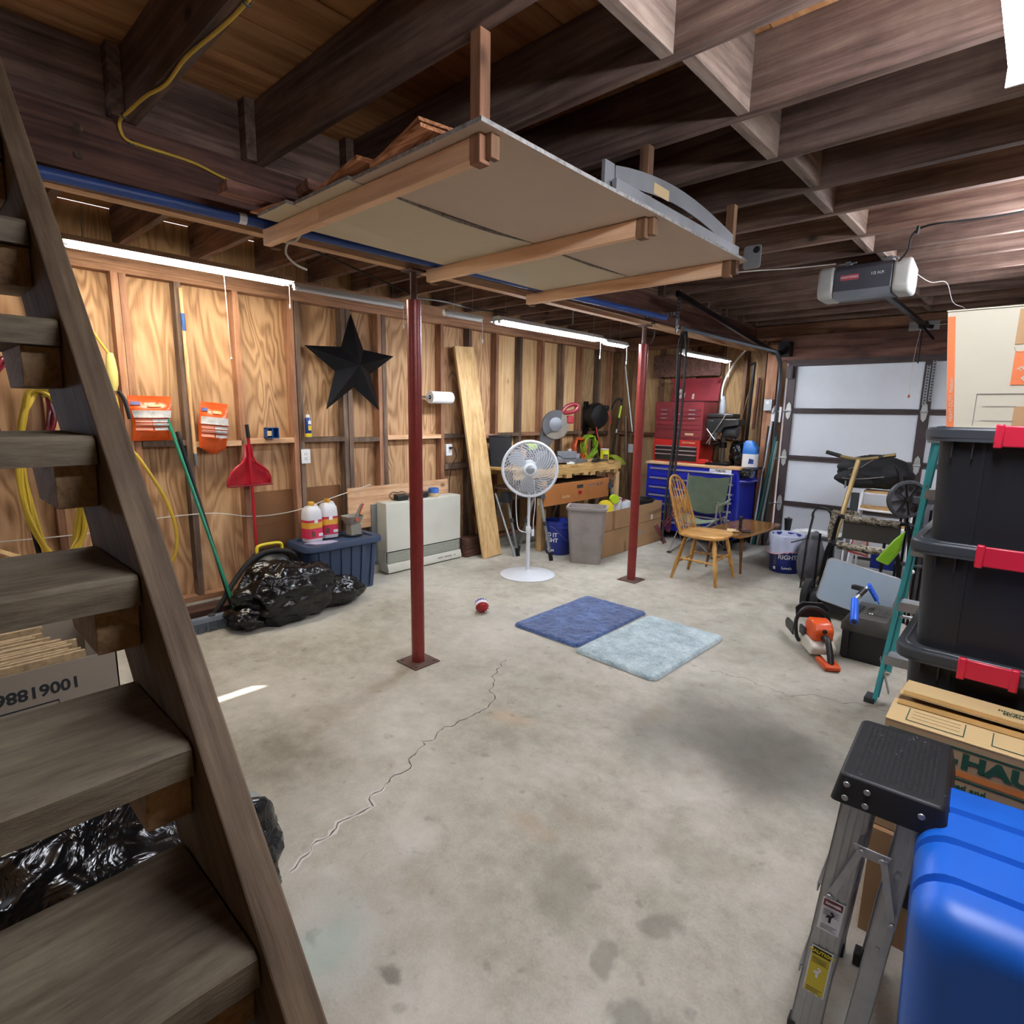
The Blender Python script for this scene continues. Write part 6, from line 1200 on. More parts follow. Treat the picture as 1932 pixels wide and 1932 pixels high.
text('APP', .030, M_gr, ft(.10, .075, .3525), t, bold=.0008); text('SCAN HERE', .011, M_gr, ft(.02, .095, .352), t); text('TO GET', .011, M_gr, ft(.022, .082, .353), t); text('STARTED', .011, M_gr, ft(.025, .069, .354), t); text('Our', .024, M_gr, ft(.155, .07, .3515), t)
b = MB()
for p, q in (((.06, .10), (.06, .055)), ((.06, .055), (.14, .05)), ((.14, .05), (.14, .095))): b.bar((p[0], p[1], .3515), (q[0], q[1], .3515), .002, .0008)
b.build('printed_outline', M_gr, t, smooth=False, kind='stuff'); b = MB()
for p, q in (((-.2, -.14), (-.2, -.065)), ((-.2, -.14), (-.07, -.14)), ((-.07, -.14), (-.07, -.065)), ((-.01, -.14), (-.01, -.065)), ((-.01, -.14), (.14, -.14))): b.bar((p[0], p[1], .3405+(p[1]+.161)*.055), (q[0], q[1], .3405+(q[1]+.161)*.055), .0025, .0008)
for k in range(3): b.bar((-.19, -.12+k*.02, .3415+(.041+k*.02)*.055), (-.08, -.12+k*.02, .3415+(.041+k*.02)*.055), .0008, .0006)
b.build('printed_outline', M_gr, t, smooth=False, kind='stuff')
t = thing('plain_carton', 'plain cardboard carton under the HAUL carton, seen behind the aluminium ladder', 'cardboard box', (.02, 2.0, 0)); MB().box(-.24, .26, -.16, .16, 0, .347).build('carton', M_card, t, smooth=False); MB().box(-.24, .26, -.006, .006, .347, .3485).build('tape', M_tp, t, smooth=False); MB().box(-.15, -.12, -.1612, -.1605, .14, .22).build('printed_mark', M_ink, t, smooth=False)
t = thing('purple_bottle', 'pale purple bottle on the floor between teal ladder and carton', 'bottle', (-.33, 2.45, 0)); MB().lathe([(.035, 0), (.038, .02), (.038, .12), (.02, .16), (.02, .19), (0, .19)], n=16).build('bottle', plain('lilac_plastic', '#8d86ad', .3), t)
# big blue bin
M_bb = plain('bin_blue', '#1560c8', .42, var=.03, sc=2)
t = thing('big_blue_bin', 'big smooth blue plastic bin with grooved rounded top at the bottom right', 'bin', (.215, 1.39, 0), .10)
def sect(y, ins, top, fr=0):
    o = []; x0, x1 = -.30+ins, .34-ins; zt = top-ins
    tp = .028
    o += [(x0+tp, 0)]
    for i in range(7): a = pi-pi/2*i/6; o.append((x0+.06+.06*cos(a), zt-.06+.06*sin(a)))
    for i in range(7): a = pi/2-pi/2*i/6; o.append((x1-.06+.06*cos(a), zt-.06+.06*sin(a)))
    o += [(x1-tp, 0)]
    return [(x, y, z) for x, z in o]
ys = []
for i in range(6): a = pi/2*i/5; ys.append((-.245+.05*(1-cos(pi/2-a)), .05*(1-sin(a)) if i < 6 else 0))
ys = [(-.245+.06*(1-sin(pi/2*i/6)) if 0 else -.245+.06*(1-cos(pi/2*i/6)), .06*(1-sin(pi/2*i/6))) for i in range(7)]
for g_ in (-.135, -.01, .105): ys += [(g_-.012, 0), (g_-.006, .010), (g_+.006, .010), (g_+.012, 0)]
ys += [(.20, 0), (.23, .02), (.24, .06)]
S_ = [sect(y, i_, .705) for y, i_ in ys]; n_ = len(S_[0]); m_n = len(S_)
MB().add([v for s in S_ for v in s], [tuple(range(n_-1, -1, -1)), tuple((m_n-1)*n_+i for i in range(n_))]+[(q*n_+i, q*n_+(i+1) % n_, (q+1)*n_+(i+1) % n_, (q+1)*n_+i) for q in range(m_n-1) for i in range(n_)]).build('bin_shell', M_bb, t, ang=50)
# folded aluminium stepladder
t = thing('aluminium_stepladder', 'folded aluminium stepladder with a paint-spattered black top step at lower right', 'stepladder', (-.150, 1.545, 0), .05)
def capmat():
    T = NT('ladder_cap_black'); v = T.mapping((1, 1, 1)); f = T.noise(v, 38, 5, .7, 1.0); col = T.ramp(f, [(.655, '#1a1b1d'), (.665, '#c9cdd0')]); w2_ = T.noise(v, 9, 2); 
    col = T.mix(T.ramp(w2_, [(.5, (0, 0, 0)), (.56, (1, 1, 1))]), '#1a1b1d', col); return T.out(col, .5)
M_cap = capmat()
cw, cl = .098, .155; a = [(x*1.0, y, .672) for x, y in rrect(-cw-.012, cw+.012, -cl-.008, cl+.008, .012, 3)]; c = [(x, y, .737) for x, y in rrect(-cw, cw, -cl, cl, .014, 3)]; d = [(x*.95, y*.97, .742) for x, y, _ in c]; e = [(x*.95, y*.97, .690) for x, y, _ in a]; k = len(a)
MB().add(a+c+d+e+[(x, y, .70) for x, y, _ in e], [tuple(2*k+i for i in range(k))]+[(q*k+i, q*k+(i+1) % k, (q+1)*k+(i+1) % k, (q+1)*k+i) for q in (0, 1) for i in range(k)]+[(i, 3*k+i, 3*k+(i+1) % k, (i+1) % k) for i in range(k)]+[tuple(3*k+i for i in range(k))[::-1]]).build('top_step', M_cap, t, bev=.002)
b = MB()
for i in range(24):
    for j in range(15):
        x, y = -.072+j*.0103, -.125+i*.0108
        b.add([(x, y-.005, .7425), (x+.0047, y, .7425), (x, y+.005, .7425), (x-.0047, y, .7425), (x, y, .7448)], [(0, 1, 4), (1, 2, 4), (2, 3, 4), (3, 0, 4)])
b.build('tread_pattern', M_cap, t, kind='stuff', smooth=False)
for x, z in ((-.080, .722), (-.080, .69), (-.040, .720), (-.040, .688), (.06, .712)): MB().lathe([(.007, 0), (.006, .003), (.0, .004)], (x, -cl-.006-(.737-z)*.1, z), 12, (0, -1, 0)).build('rivet', M_alu, t)
def rail(p0, p1, w0, w1, dep, name, ridges=3):
    """channel rail: web with raised ridges, from foot p0 to head p1 (local), web facing -y"""
    P0, P1 = Vector(p0), Vector(p1); b = MB(); s = 1 if dep > 0 else -1
    def strip(u0, u1, o0, o1):
        f = lambda P, w: [P+Vector((w*(u0-.5), o0, 0)), P+Vector((w*(u1-.5), o0, 0)), P+Vector((w*(u1-.5), o1, 0)), P+Vector((w*(u0-.5), o1, 0))]
        b.hexa(f(P0, w0), f(P1, w1))
    strip(0, 1, 0, .003*s); strip(0, .06, -.0, .022*s); strip(.94, 1, -.0, .022*s)
    for k in range(ridges): u = .14+.72*(k+.5)/ridges; strip(u-.07, u+.07, -.003*s, .0005*s)
    return b.build(name, M_alu, t, smooth=False)
rail((-.105, -.165, .0), (-.055, -.150, .70), .066, .062, .02, 'front_rail'); rail((-.010, -.165, .0), (.048, -.150, .70), .045, .042, .02, 'rear_rail', 2)
rail((-.105, .185, .0), (-.055, .150, .70), .066, .062, -.02, 'front_rail'); rail((-.010, .185, .0), (.048, .150, .70), .045, .042, -.02, 'rear_rail', 2)
for k, z in enumerate((.20, .44)): xx = -.105+.05*z/.7; MB().box(xx-.04, xx+.03, -.155, .170, z, z+.004).box(xx-.04, xx-.037, -.155, .17, z-.02, z).box(xx+.028, xx+.031, -.155, .17, z-.02, z).build('step', M_alu, t, smooth=False)
for z in (.1, .35, .55): MB().cyl((-.010+.058*z/.7, -.16, z), (-.010+.058*z/.7, .16, z), .006, n=8).build('rear_brace', M_alu, t)
for y, s in ((-.172, -1), (.19, 1)):
    MB().prism([(x, y, z) for x, z in ((-.052, .596), (.022, .596), (.018, .572), (-.040, .572))], (0, s*.004, 0)).build('spreader_bracket', M_alu, t, bev=.001)
    MB().bar((-.035, y+s*.006, .585), (-.085, y+s*.004, .435), .014, .003, (0, 1, 0)).build('spreader_arm', M_alu, t); MB().bar((.008, y+s*.006, .585), (.040, y+s*.004, .435), .014, .003, (0, 1, 0)).build('spreader_arm', M_alu, t)
    for x, z in ((-.034, .585), (.006, .583), (-.083, .440), (.039, .440)): MB().lathe([(.006, 0), (.005, .003), (0, .004)], (x, y+s*.008, z), 10, (0, s, 0)).build('rivet', M_alu, t)
for x, y in ((-.105, -.168), (-.01, -.168), (-.105, .188), (-.01, .188)): MB().box(x-.036, x+.036, min(y, y*.8), max(y, y*.8), 0, .04).build('rubber_foot', M_black, t, bev=.003)
M_cau = plain('caution_yellow', '#d9c92a', .4, var=.03); M_dk = plain('print_dark', '#2c2b22', .6)
def sticker(cz, h_, w_, mb, top, words):
    xc = -.105+.05*cz/.7; yy = -.165+.015*cz/.7-.0037; fx = lambda z: -.105+.05*z/.7+.001
    q = lambda x0, x1, z0, z1, dy: [(fx(z0)+x0, yy-dy, z0), (fx(z0)+x1, yy-dy, z0), (fx(z1)+x1, yy-dy, z1), (fx(z1)+x0, yy-dy, z1)]
    z0, z1 = cz-h_/2, cz+h_/2
    s_ = MB().prism(q(-w_/2, w_/2, z0, z1, 0), (0, -.0004, 0)).build('sticker', M_wink, t, smooth=False)
    MB().prism(q(-w_/2+.003, w_/2-.003, z0+.003, z1-.003, .0005), (0, -.0002, 0)).build('sticker_face', mb, s_, smooth=False)
    MB().prism(q(-w_/2+.003, w_/2-.003, z1-.022, z1-.003, .0008), (0, -.0002, 0)).build('sticker_band', top, s_, smooth=False)
    text(words, .0115 if words == 'CAUTION' else .008, M_cau if words == 'CAUTION' else M_wink, frame((fx(z1-.013), yy-.0016, z1-.013), (1, 0, 0), (.07, 0, 1)), s_, bold=.0004)
    b = MB()
    for k in range(5): z = z1-.030-k*.0035; b.prism(q(-w_/2+.006, w_/2-.006-.004*(k % 2), z-.001, z, .0008), (0, -.0002, 0))
    for k in range(4): z = z0+.018-k*.0035; b.prism(q(-w_/2+.006, w_/2-.006-.004*(k % 3), z-.001, z, .0008), (0, -.0002, 0))
    b.build('small_print', M_dk, s_, smooth=False, kind='stuff'); b = MB()
    zc = (z0+z1)/2-.004; b.prism([(fx(zc)+x, yy-.0009, zc+z) for x, z in ((-.004, -.014), (.001, -.014), (.002, .0), (.008, .010), (.006, .013), (.0, .006), (-.006, .006), (-.010, -.002), (-.008, -.004), (-.004, .0))], (0, -.0002, 0)).lathe([(.0035, 0), (.0035, .0002)], (fx(zc)+.002, yy-.0009, zc+.013), 10, (0, -1, 0)).build('falling_figure', M_wink if words == 'CAUTION' else M_ink, s_, smooth=False, kind='stuff')
sticker(.375, .090, .046, M_wink, plain('danger_band', '#7a2326', .5), 'DANGER'); sticker(.215, .135, .046, M_cau, M_dk, 'CAUTION')
# teal fibreglass stepladder
M_teal = plain('teal_fibreglass', '#45b3bc', .4, var=.05); M_tealg = plain('ladder_grey_cap', '#7c858a', .45)
t = thing('teal_stepladder', 'teal fibreglass stepladder with aluminium steps behind the black totes', 'stepladder', (-.25, 3.48, 0))
def rl(x0, x1, y0, y1, z1, nm): MB().bar((x0, y0, .01), (x1, y1, z1), .018, .075, (0, 1, 0)).build(nm, M_teal, t, smooth=False)
for s in (-1, 1):
    X0_, X1_ = s*.245, s*.14
    b = MB(); P0, P1 = Vector((X0_, 0, .012)), Vector((X1_, .10, 1.42))
    for o0, o1, w_ in ((0, .004, .022), (.004, .075, .004), (.075, .079, .022)):
        f = lambda P: [P+Vector((0, o0, 0)), P+Vector((-s*w_, o0, 0)), P+Vector((-s*w_, o1, 0)), P+Vector((0, o1, 0))]
        b.hexa(f(P0), f(P1))
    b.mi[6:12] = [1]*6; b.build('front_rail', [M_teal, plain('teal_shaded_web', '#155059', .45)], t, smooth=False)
    MB().bar((s*.25, .50, .012), (s*.15, .20, 1.42), .03, .012, (0, 1, 0)).build('rear_leg', M_teal, t, smooth=False)
    for z in (.12, .30, .60, .90, 1.2): x = X0_+(X1_-X0_)*z/1.42-s*.011; MB().lathe([(.006, 0), (.005, .003), (0, .003)], (x, .1*z/1.42-.001, z), 8, (0, -1, 0)).build('rivet', M_steel, t)
    MB().box(s*.262-.02 if s < 0 else s*.262-.03, s*.262+.03 if s < 0 else s*.262+.02, -.01, .08, 0, .03).build('foot', M_dgrey, t, bev=.003)
for z in (.28, .58, .88, 1.18):
    hx = .245-(.105)*z/1.42-.008; y = .1*z/1.42; MB().box(-hx, hx, y-.004, y+.085, z-.004, z+.004).box(-hx, hx, y-.006, y-.003, z-.045, z+.004).build('step', M_alu, t, smooth=False)
for s in (-1, 1): MB().bar((s*.235, .03, .26), (s*.18, .06, .06), .004, .03, (0, 1, 0)).build('step_brace', M_alu, t)
MB().box(-.17, .17, .06, .25, 1.42, 1.50).build('top_cap', M_tealg, t, bev=.01); MB().cyl((-.24, .41, .4), (.24, .41, .4), .01, n=8).build('rear_bar', M_alu, t)
tag(MB().prism([(0, 0, 0), (.06, 0, -.02), (.10, 0, .06), (.11, 0, .17), (.07, 0, .12)], (0, .06, 0)).build('lime_scoop', plain('lime_scoop', '#8fd02c', .4), loc=(-.56, 3.45, .80), bev=.008), 'bright lime plastic scoop hung on the left rail of the teal ladder', 'scoop')
# chainsaw, tool box, snow brush
M_so = plain('saw_orange', '#cf4f1c', .3); M_sw = plain('saw_white', '#c9c4b8', .4)
t = thing('chainsaw', 'orange and white chainsaw standing on the floor with its bar to the left', 'chainsaw', (-.92, 4.00, 0), -.98)
MB().prism([(x, -.075, z) for x, z in ((-.13, .03), (.12, .03), (.15, .09), (.10, .12), (-.12, .12))], (0, .15, 0)).build('crankcase', M_sw, t, bev=.012)
MB().prism([(x, -.062, z) for x, z in ((-.05, .115), (.11, .115), (.12, .19), (.08, .235), (-.02, .24), (-.06, .20))], (0, .125, 0)).build('engine_cover', M_so, t, bev=.016)
MB().lathe([(.014, 0), (.014, .012), (.008, .014)], (.118, 0, .19), 16, (1, 0, .3)).build('cover_knob', M_black, t)
MB().tube(bez([(.10, 0, .14), (.17, 0, .16), (.23, 0, .10), (.27, 0, .03)], 5), .019, 10).build('rear_handle', M_black, t)
MB().prism([(x, -.045, z) for x, z in ((.13, .004), (.30, .004), (.31, .03), (.27, .045), (.14, .035))], (0, .09, 0)).build('handle_guard', M_so, t, bev=.006); MB().box(.15, .25, -.02, .02, .044, .05).build('guard_insert', M_sw, t, bev=.002)
MB().tube(bez([(-.06, .09, .06), (-.07, .10, .18), (-.07, .04, .27), (-.07, -.06, .28), (-.07, -.11, .20), (-.07, -.10, .09), (-.06, -.08, .05)], 6), .0125, 9).build('front_handle', M_black, t)
MB().prism([(-.12, y, z) for y, z in ((-.10, .20), (.09, .20), (.10, .27), (.06, .31), (-.07, .31), (-.11, .27))], (.012, 0, 0)).build('hand_guard', M_black, t, bev=.004)
MB().prism([(x, -.082, z) for x, z in ((-.13, .05), (-.31, .06), (-.33, .085), (-.31, .108), (-.13, .115))], (0, .005, 0)).build('guide_bar', M_steel, t, smooth=False); MB().prism([(x, -.088, z) for x, z in ((-.18, .045), (-.33, .05), (-.355, .085), (-.33, .12), (-.18, .122))], (0, .017, 0)).build('bar_scabbard', M_black, t, bev=.004)
MB().box(-.02, .09, .063, .078, .06, .14).build('starter_cover', M_sw, t, bev=.006); text('025', .03, M_ink, frame((.125, -.0, .075), (0, 1, 0), (-.3, 0, 1)), t)
MB().box(-.10, -.01, -.078, -.06, .10, .16).build('clutch_cover', M_dgrey, t, bev=.006)
t = thing('black_toolbox', 'dusty black plastic toolbox on the floor beside the chainsaw', 'toolbox', (-.665, 4.24, 0), 0)
M_tbx = plain('toolbox_black', '#191a1d', .5, var=.15); M_tbd = plain('toolbox_dusty', '#3f3d38', .8, var=.25, sc=8)
a = [(x, y, 0) for x, y in rrect(-.115, .115, -.19, .23, .02)]; c = [(x*1.1, y*1.04, .20) for x, y, _ in a]; k = len(a); MB().add(a+c, [tuple(range(k-1, -1, -1)), tuple(range(k, 2*k))]+[(i, (i+1) % k, k+(i+1) % k, k+i) for i in range(k)]).build('box', M_tbx, t)
c2 = [(x*1.16, y*1.07, .19) for x, y, _ in a]; d = [(x*1.16, y*1.07, .235) for x, y, _ in a]; e = [(x*.95, y*.93, .28) for x, y, _ in a]; MB().add(c2+d+e, [tuple(range(k-1, -1, -1)), tuple(2*k+i for i in range(k))]+[(q*k+i, q*k+(i+1) % k, (q+1)*k+(i+1) % k, (q+1)*k+i) for q in (0, 1) for i in range(k)]).build('lid', M_tbd, t)
b = MB()
for j in range(9): b.box(-.03+j*.014, -.024+j*.014, -.06, .15, .281, .285)
b.build('lid_ribs', M_tbd, t, smooth=False, kind='stuff'); MB().box(-.115, -.075, -.218, -.202, .02, .19).box(-.10, -.06, -.13, .10, .279, .289).build('latch_strap', M_tbx, t, bev=.003); MB().box(-.008, .012, -.05, -.03, .281, .2835).build('price_sticker', M_wink, t, smooth=False)
t = thing('snow_brush', 'blue-handled telescoping snow brush lying across the black toolbox', 'snow brush', (-.66, 4.1, .29)); M_snb = plain('brush_blue', '#1e5fd6', .35)
MB().tube([(-.045, -.17, .0), (-.085, .0, .075), (-.095, .03, .085)], [.024, .022, .018], 14).build('foam_grip', M_snb, t); MB().tube([(-.045, -.172, -.001), (-.045, -.174, -.002)], .015, 12).build('grip_hole', M_slot, t)
MB().cyl((-.093, .03, .083), (-.055, .19, .145), .014, n=14).build('pole', M_alu, t); MB().cyl((-.082, .08, .103), (-.065, .15, .13), .018, n=14).build('pole_clamp', M_black, t)
MB().bar((-.055, .19, .16), (.0, .22, .06), .022, .045, (0, 1, 0)).build('brush_head', M_snb, t, bev=.003); MB().bar((-.065, .17, .125), (-.145, .20, .125), .035, .03).build('scraper', M_black, t, bev=.004)
b = MB()
for k in range(12): f = k/11; p = Vector((-.055, .19, .155)).lerp(Vector((.0, .22, .06)), f); b.cyl(p, p+Vector((.02, -.035, -.015)), .004, n=5)
b.build('bristles', M_snb, t, kind='stuff')
# mower parts and folded camo stools
M_cam = None
def camo():
    T = NT('camo_fabric'); v = T.mapping((1, 1, 1)); f = T.noise(v, 26, 4, .6, 1.2); return T.out(T.ramp(f, [(.36, '#231d17'), (.44, '#4a4033'), (.50, '#6b6252'), (.56, '#a39c8a'), (.62, '#3a3228')]), .9)
M_cam = camo(); M_brf = plain('brown_fabric', '#33302a', .9, bump=.2)
t = thing('lawn_mower', 'old dark push mower with orange wheel hub under the folded chairs', 'mower', (-1.0, 4.87, 0))
for x in (-.22, .26):
    r_ = .125; y = 0
    w0 = MB().lathe([(r_*.55, -.02), (r_, -.022), (r_+.005, 0), (r_, .022), (r_*.55, .02)], (x, y, r_+.006), 26, (1, 0, 0), cap=False).build('wheel', M_rubber, t); MB().lathe([(r_*.56, -.012), (.03, -.02), (.03, .02), (r_*.56, .012)], (x, y, r_+.006), 20, (1, 0, 0), cap=False).build('wheel_disc', M_dgrey, w0)
    MB().lathe([(.0, .0), (.018, .0), (.018, .012), (0, .012)], (x-.035, y, r_+.006), 12, (1, 0, 0), cap=False).build('hub_cap', plain('hub_orange', '#b5523a', .5), w0)
MB().prism([(-.19, y, z) for y, z in ((-.10, .05), (.12, .05), (.12, .15), (.08, .19), (-.08, .19), (-.10, .15))], (.42, 0, 0)).build('deck', M_tbx, t, bev=.015); MB().box(-.10, .14, -.07, .10, .19, .30).build('engine', M_tbx, t, bev=.03); MB().lathe([(.07, 0), (.075, .02), (.05, .03)], (.02, .01, .30), 20).build('recoil_cover', M_dgrey, t)
for x in (-.20, .24): MB().tube(bez([(x, .08, .12), (x, .09, .4), (x, .10, .62)], 5), .010, 8).build('handle_tube', M_blackm, t)
def stool(loc, w_, h_, label, roll, drop=.0, rx=0):
    t = thing('folded_camo_stool', label, 'stool', loc, rot=(rx, 0, 0), group='folded camo stools')
    for dx, dy in ((0, 0), (.0, .05)):
        MB().tube(bez([(-w_/2, dy, .012), (-w_/2-.012, dy, h_*.6), (-w_/2+.02, dy, h_-.01), (-w_/2+.08, dy, h_), (w_/2-.08, dy, h_), (w_/2-.02, dy, h_-.01), (w_/2+.012, dy, h_*.6), (w_/2, dy, .012)], 6), .0105, 8).build('tube_frame', M_blackm, t)
    MB().cyl((-w_/2, .02, .16), (w_/2, .02, .16), .009, n=8).build('crossbar', M_blackm, t)
    rolls = MB().tube([(-w_/2+.07+(w_-.14)*i/8, .0, h_+.004*sin(i*2.1)) for i in range(9)], [.026+.003*sin(i*1.7) for i in range(9)], 12).build('rolled_seat', M_cam, t)
    if drop: MB().box(-w_/2+.06, w_/2-.06, -.006, .004, h_-drop, h_).build('hanging_seat', M_brf, t, bev=.003)
    return t
stool((-.84, 4.62, 0), .46, .615, 'nearer folded camouflage stool with black tube frame, lower of the pair', .03)
stool((-.87, 5.04, 0), .50, .755, 'farther folded camouflage stool with a dark brown hanging seat, taller of the pair', .03, .16)
t = thing('camo_armrest_pad', 'camouflage padded armrest tube standing left of the folded stools', 'pad', (-1.14, 5.1, 0)); MB().tube([(.0, 0, .52), (-.01, 0, .64), (.01, 0, .80)], [.028, .031, .028], 12).build('pad', M_cam, t); MB().cyl((-.06, 0, .0), (0, 0, .54), .011, n=8).build('tube', M_grey, t)
t = thing('camo_flask', 'small camouflage pouch standing right of the camo armrest pad', 'pouch', (-1.05, 5.22, .0)); MB().prism([(x, 0, z) for x, z in rrect(-.05, .05, .70, .79, .02)], (0, .03, 0)).build('pouch', M_cam, t, bev=.004); MB().cyl((-.03, .015, 0), (-.03, .015, .70), .008, n=8).build('stem', M_white, t)
t = thing('folded_table_panel', 'pale blue-grey folding table panel leaning on the lower camo stool', 'panel', (-.835, 4.50, .19), rot=(-.12, .16, 0)); M_pan = plain('panel_pale', '#9fb0bf', .35, var=.04)
MB().prism([(x, 0, z) for x, z in rrect(-.235, .225, .0, .31, .03)], (0, .014, 0)).build('panel', M_pan, t, bev=.002); MB().tube([(x, .007, z) for x, z in rrect(-.236, .226, -.001, .311, .03)], .008, 6, closed=True).build('edge_trim', M_alu, t)
for x in (-.18, .17): MB().cyl((x, .02, .02), (x*1.05, .06, -.17), .010, n=8).build('leg_stub', M_blackm, t)
t = thing('small_aluminium_stepladder', 'small aluminium stepladder with red-edged warning label and blue steps behind the panel', 'stepladder', (-.86, 5.30, 0))
for x in (-.20, .20): MB().bar((x, 0, 0), (x*.8, .05, .66), .035, .018, (0, 1, 0)).build('rail', M_whp, t, bev=.003)
for z in (.12, .30, .48): MB().box(-.185, .185, .0, .06, z, z+.02).build('step', M_whp, t, bev=.002)
MB().prism([(x, -.012, z) for x, z in ((-.20, .44), (-.05, .42), (-.06, .56), (-.165, .58))], (0, .008, 0)).build('red_label', plain('label_frame_red', '#b8453c', .5), t, smooth=False); MB().prism([(x, -.014, z) for x, z in ((-.185, .455), (-.062, .437), (-.072, .545), (-.158, .563))], (0, .003, 0)).build('white_label', plain('label_pale', '#c9b7b4', .5, var=.2, sc=40), t, smooth=False)
MB().box(-.03, .15, -.012, -.004, .34, .47).build('blue_panel', M_bkt, t, smooth=False)
text('STEP', .03, M_grey, frame((.07, -.0130, .38), (1, 0, 0), (0, 0, 1)), t) if 0 else None
# wooden-tread white step stool, backpack, scooter, wheel cart
t = thing('white_step_stool', 'white metal step stool with three tan wooden treads under the backpack', 'step stool', (-.97, 6.10, 0)); M_tr = wood('bamboo_tread', '#8a6a42', '#b8935f', '#d2b080', 0, 2, knots=False)
for k, (z, y) in enumerate(((.84, .16), (.70, .05), (.57, -.06))):
    st = MB().prism([(x, y+yy, z) for x, yy in ((-.20, .10), (-.20, -.02), (-.12, -.05), (.12, -.05), (.20, -.02), (.20, .10))], (0, 0, .022)).build('tread', M_tr, t, bev=.003)
    MB().tube([(-.205, y+.10, z-.008), (-.205, y-.02, z-.008), (-.12, y-.055, z-.008), (.12, y-.055, z-.008), (.205, y-.02, z-.008), (.205, y+.10, z-.008)], .010, 7).build('tread_frame', M_white, st)
for s in (-1, 1):
    MB().bar((s*.225, -.16, 0), (s*.21, .14, .86), .018, .036, (0, 1, 0)).build('front_leg', M_white, t, bev=.003); MB().bar((s*.235, .34, 0), (s*.215, .18, .84), .018, .03, (0, 1, 0)).build('rear_leg', M_white, t, bev=.003)
MB().box(-.30, -.235, .10, .14, .45, .83).build('side_panel', M_dgrey, t, bev=.004)
t = thing('black_backpack', 'bulging black backpack with grey logo lying on the white step stool', 'backpack', (-1.13, 6.35, .875)); M_bpk = plain('backpack_black', '#121317', .75, var=.25, sc=14, bump=.5)
crumple((.0, .0, .145), (.31, .20, .16), 51, .14, 48, 32).build('bag_body', M_bpk, t, ang=70); crumple((-.09, -.13, .09), (.20, .08, .09), 53, .12, 36, 24).build('front_pocket', M_bpk, t, ang=70)
MB().tube(bez([(-.16, -.215, .125), (-.13, -.23, .15), (-.10, -.215, .165), (-.105, -.225, .12), (-.16, -.215, .125)], 4), .004, 5).build('logo_badge', M_grey, t)
for P_ in ([(-.29, -.10, .1), (-.2, -.21, .09), (-.05, -.225, .10), (.12, -.20, .13)], [(-.08, -.19, .20), (.0, -.17, .27), (.06, -.1, .31)], [(-.18, -.19, .18), (-.12, -.2, .205)]): MB().tube(bez([Vector(p) for p in P_], 5), .0035, 5).build('zip_line', M_grey, t)
MB().box(-.19, -.175, -.222, -.215, .0, .07).box(-.155, -.135, -.222, -.215, .03, .08).build('zip_pull', M_steel, t, bev=.002); MB().tube(bez([(.1, -.05, .28), (.22, -.15, .2), (.26, -.19, .08)], 5), .014, 7).build('strap', M_bpk, t)
M_gold = plain('scooter_gold', '#a38d5f', .35, .5, var=.1)
t = thing('gold_scooter', 'gold kick scooter with black grips standing in front of the backpack', 'scooter', (-1.20, 6.0, 0), .05)
MB().tube([(-.12, -.35, .10), (-.075, -.20, .50), (.0, .0, 1.165)], .022, 14).build('steering_tube', M_gold, t)
MB().tube(bez([(-.27, .03, 1.21), (-.14, .0, 1.18), (0, -.01, 1.165), (.14, .0, 1.185), (.27, .02, 1.22)], 6), .014, 10).build('handlebar', M_gold, t)
for s in (-1, 1): MB().tube([(s*.275, .03, 1.215 if s > 0 else 1.212), (s*.15, .003, 1.187 if s > 0 else 1.183)], .0185, 12).build('grip', M_black, t)
MB().box(-.02, .06, -.33, -.04+.24, .07, .09).build('deck', M_gold, t, bev=.006) if 0 else MB().bar((-.12, -.35, .075), (-.10, .12, .075), .10, .02).build('deck', M_gold, t, bev=.004)
for y in (-.42, .17): MB().lathe([(.03, -.012), (.05, -.012), (.05, .012), (.03, .012)], (-.12, y, .05), 20, (1, 0, 0)).build('wheel', M_black, t)
t = thing('cart_wheel', 'large black spoked plastic cart wheel hanging above the dark folded cart', 'wheel', (-.66, 5.0, .955), .62)
MB().lathe([(.118, -.02), (.135, -.018), (.14, 0), (.135, .018), (.118, .02), (.118, -.02)], n=44, axis=(0, 1, 0), cap=False).build('tyre', M_dgrey, t); MB().lathe([(.118, .0), (.118, .01), (.0, .01), (.0, .0)], n=40, axis=(0, 1, 0), cap=False).build('disc', plain('wheel_grey', '#5f6068', .5), t)
for k in range(8): a = 2*pi*k/8+.2; MB().bar((cos(a)*.012, -.006, sin(a)*.012), (cos(a)*.118, -.006, sin(a)*.118), .007, .016, (0, 1, 0)).build('spoke', M_black, t); 
for k in range(8):
    a = 2*pi*(k+.5)/8+.2
    if k not in (3, 4): MB().lathe([(.016, 0), (.016, .002)], (cos(a)*.083, -.0015, sin(a)*.083), 14, (0, -1, 0)).build('disc_hole', M_black, t)
MB().cyl((0, -.02, 0), (0, .02, 0), .016, n=14).build('hub', M_black, t); MB().bar((.02, -.03, .0), (.22, .04, -.01), .02, .05).build('axle_bracket', M_dgrey, t, bev=.004)
t = thing('folded_cart', 'dark folded cart frame of black tubes beneath the spoked wheel', 'cart', (-.62, 5.05, 0))
for k, (x, y) in enumerate(((-.06, 0), (-.035, .03), (.0, -.01), (.03, .03), (.06, 0), (.09, .04))): MB().cyl((x, y, 0), (x+.012*(k % 3-1), y+.01, .90-.02*(k % 2)), .009, n=8).build('frame_tube', M_blackm, t)
for z in (.1, .45, .75): MB().box(-.075, .10, -.01, .05, z, z+.02).build('crosspiece', M_dgrey, t, bev=.003)
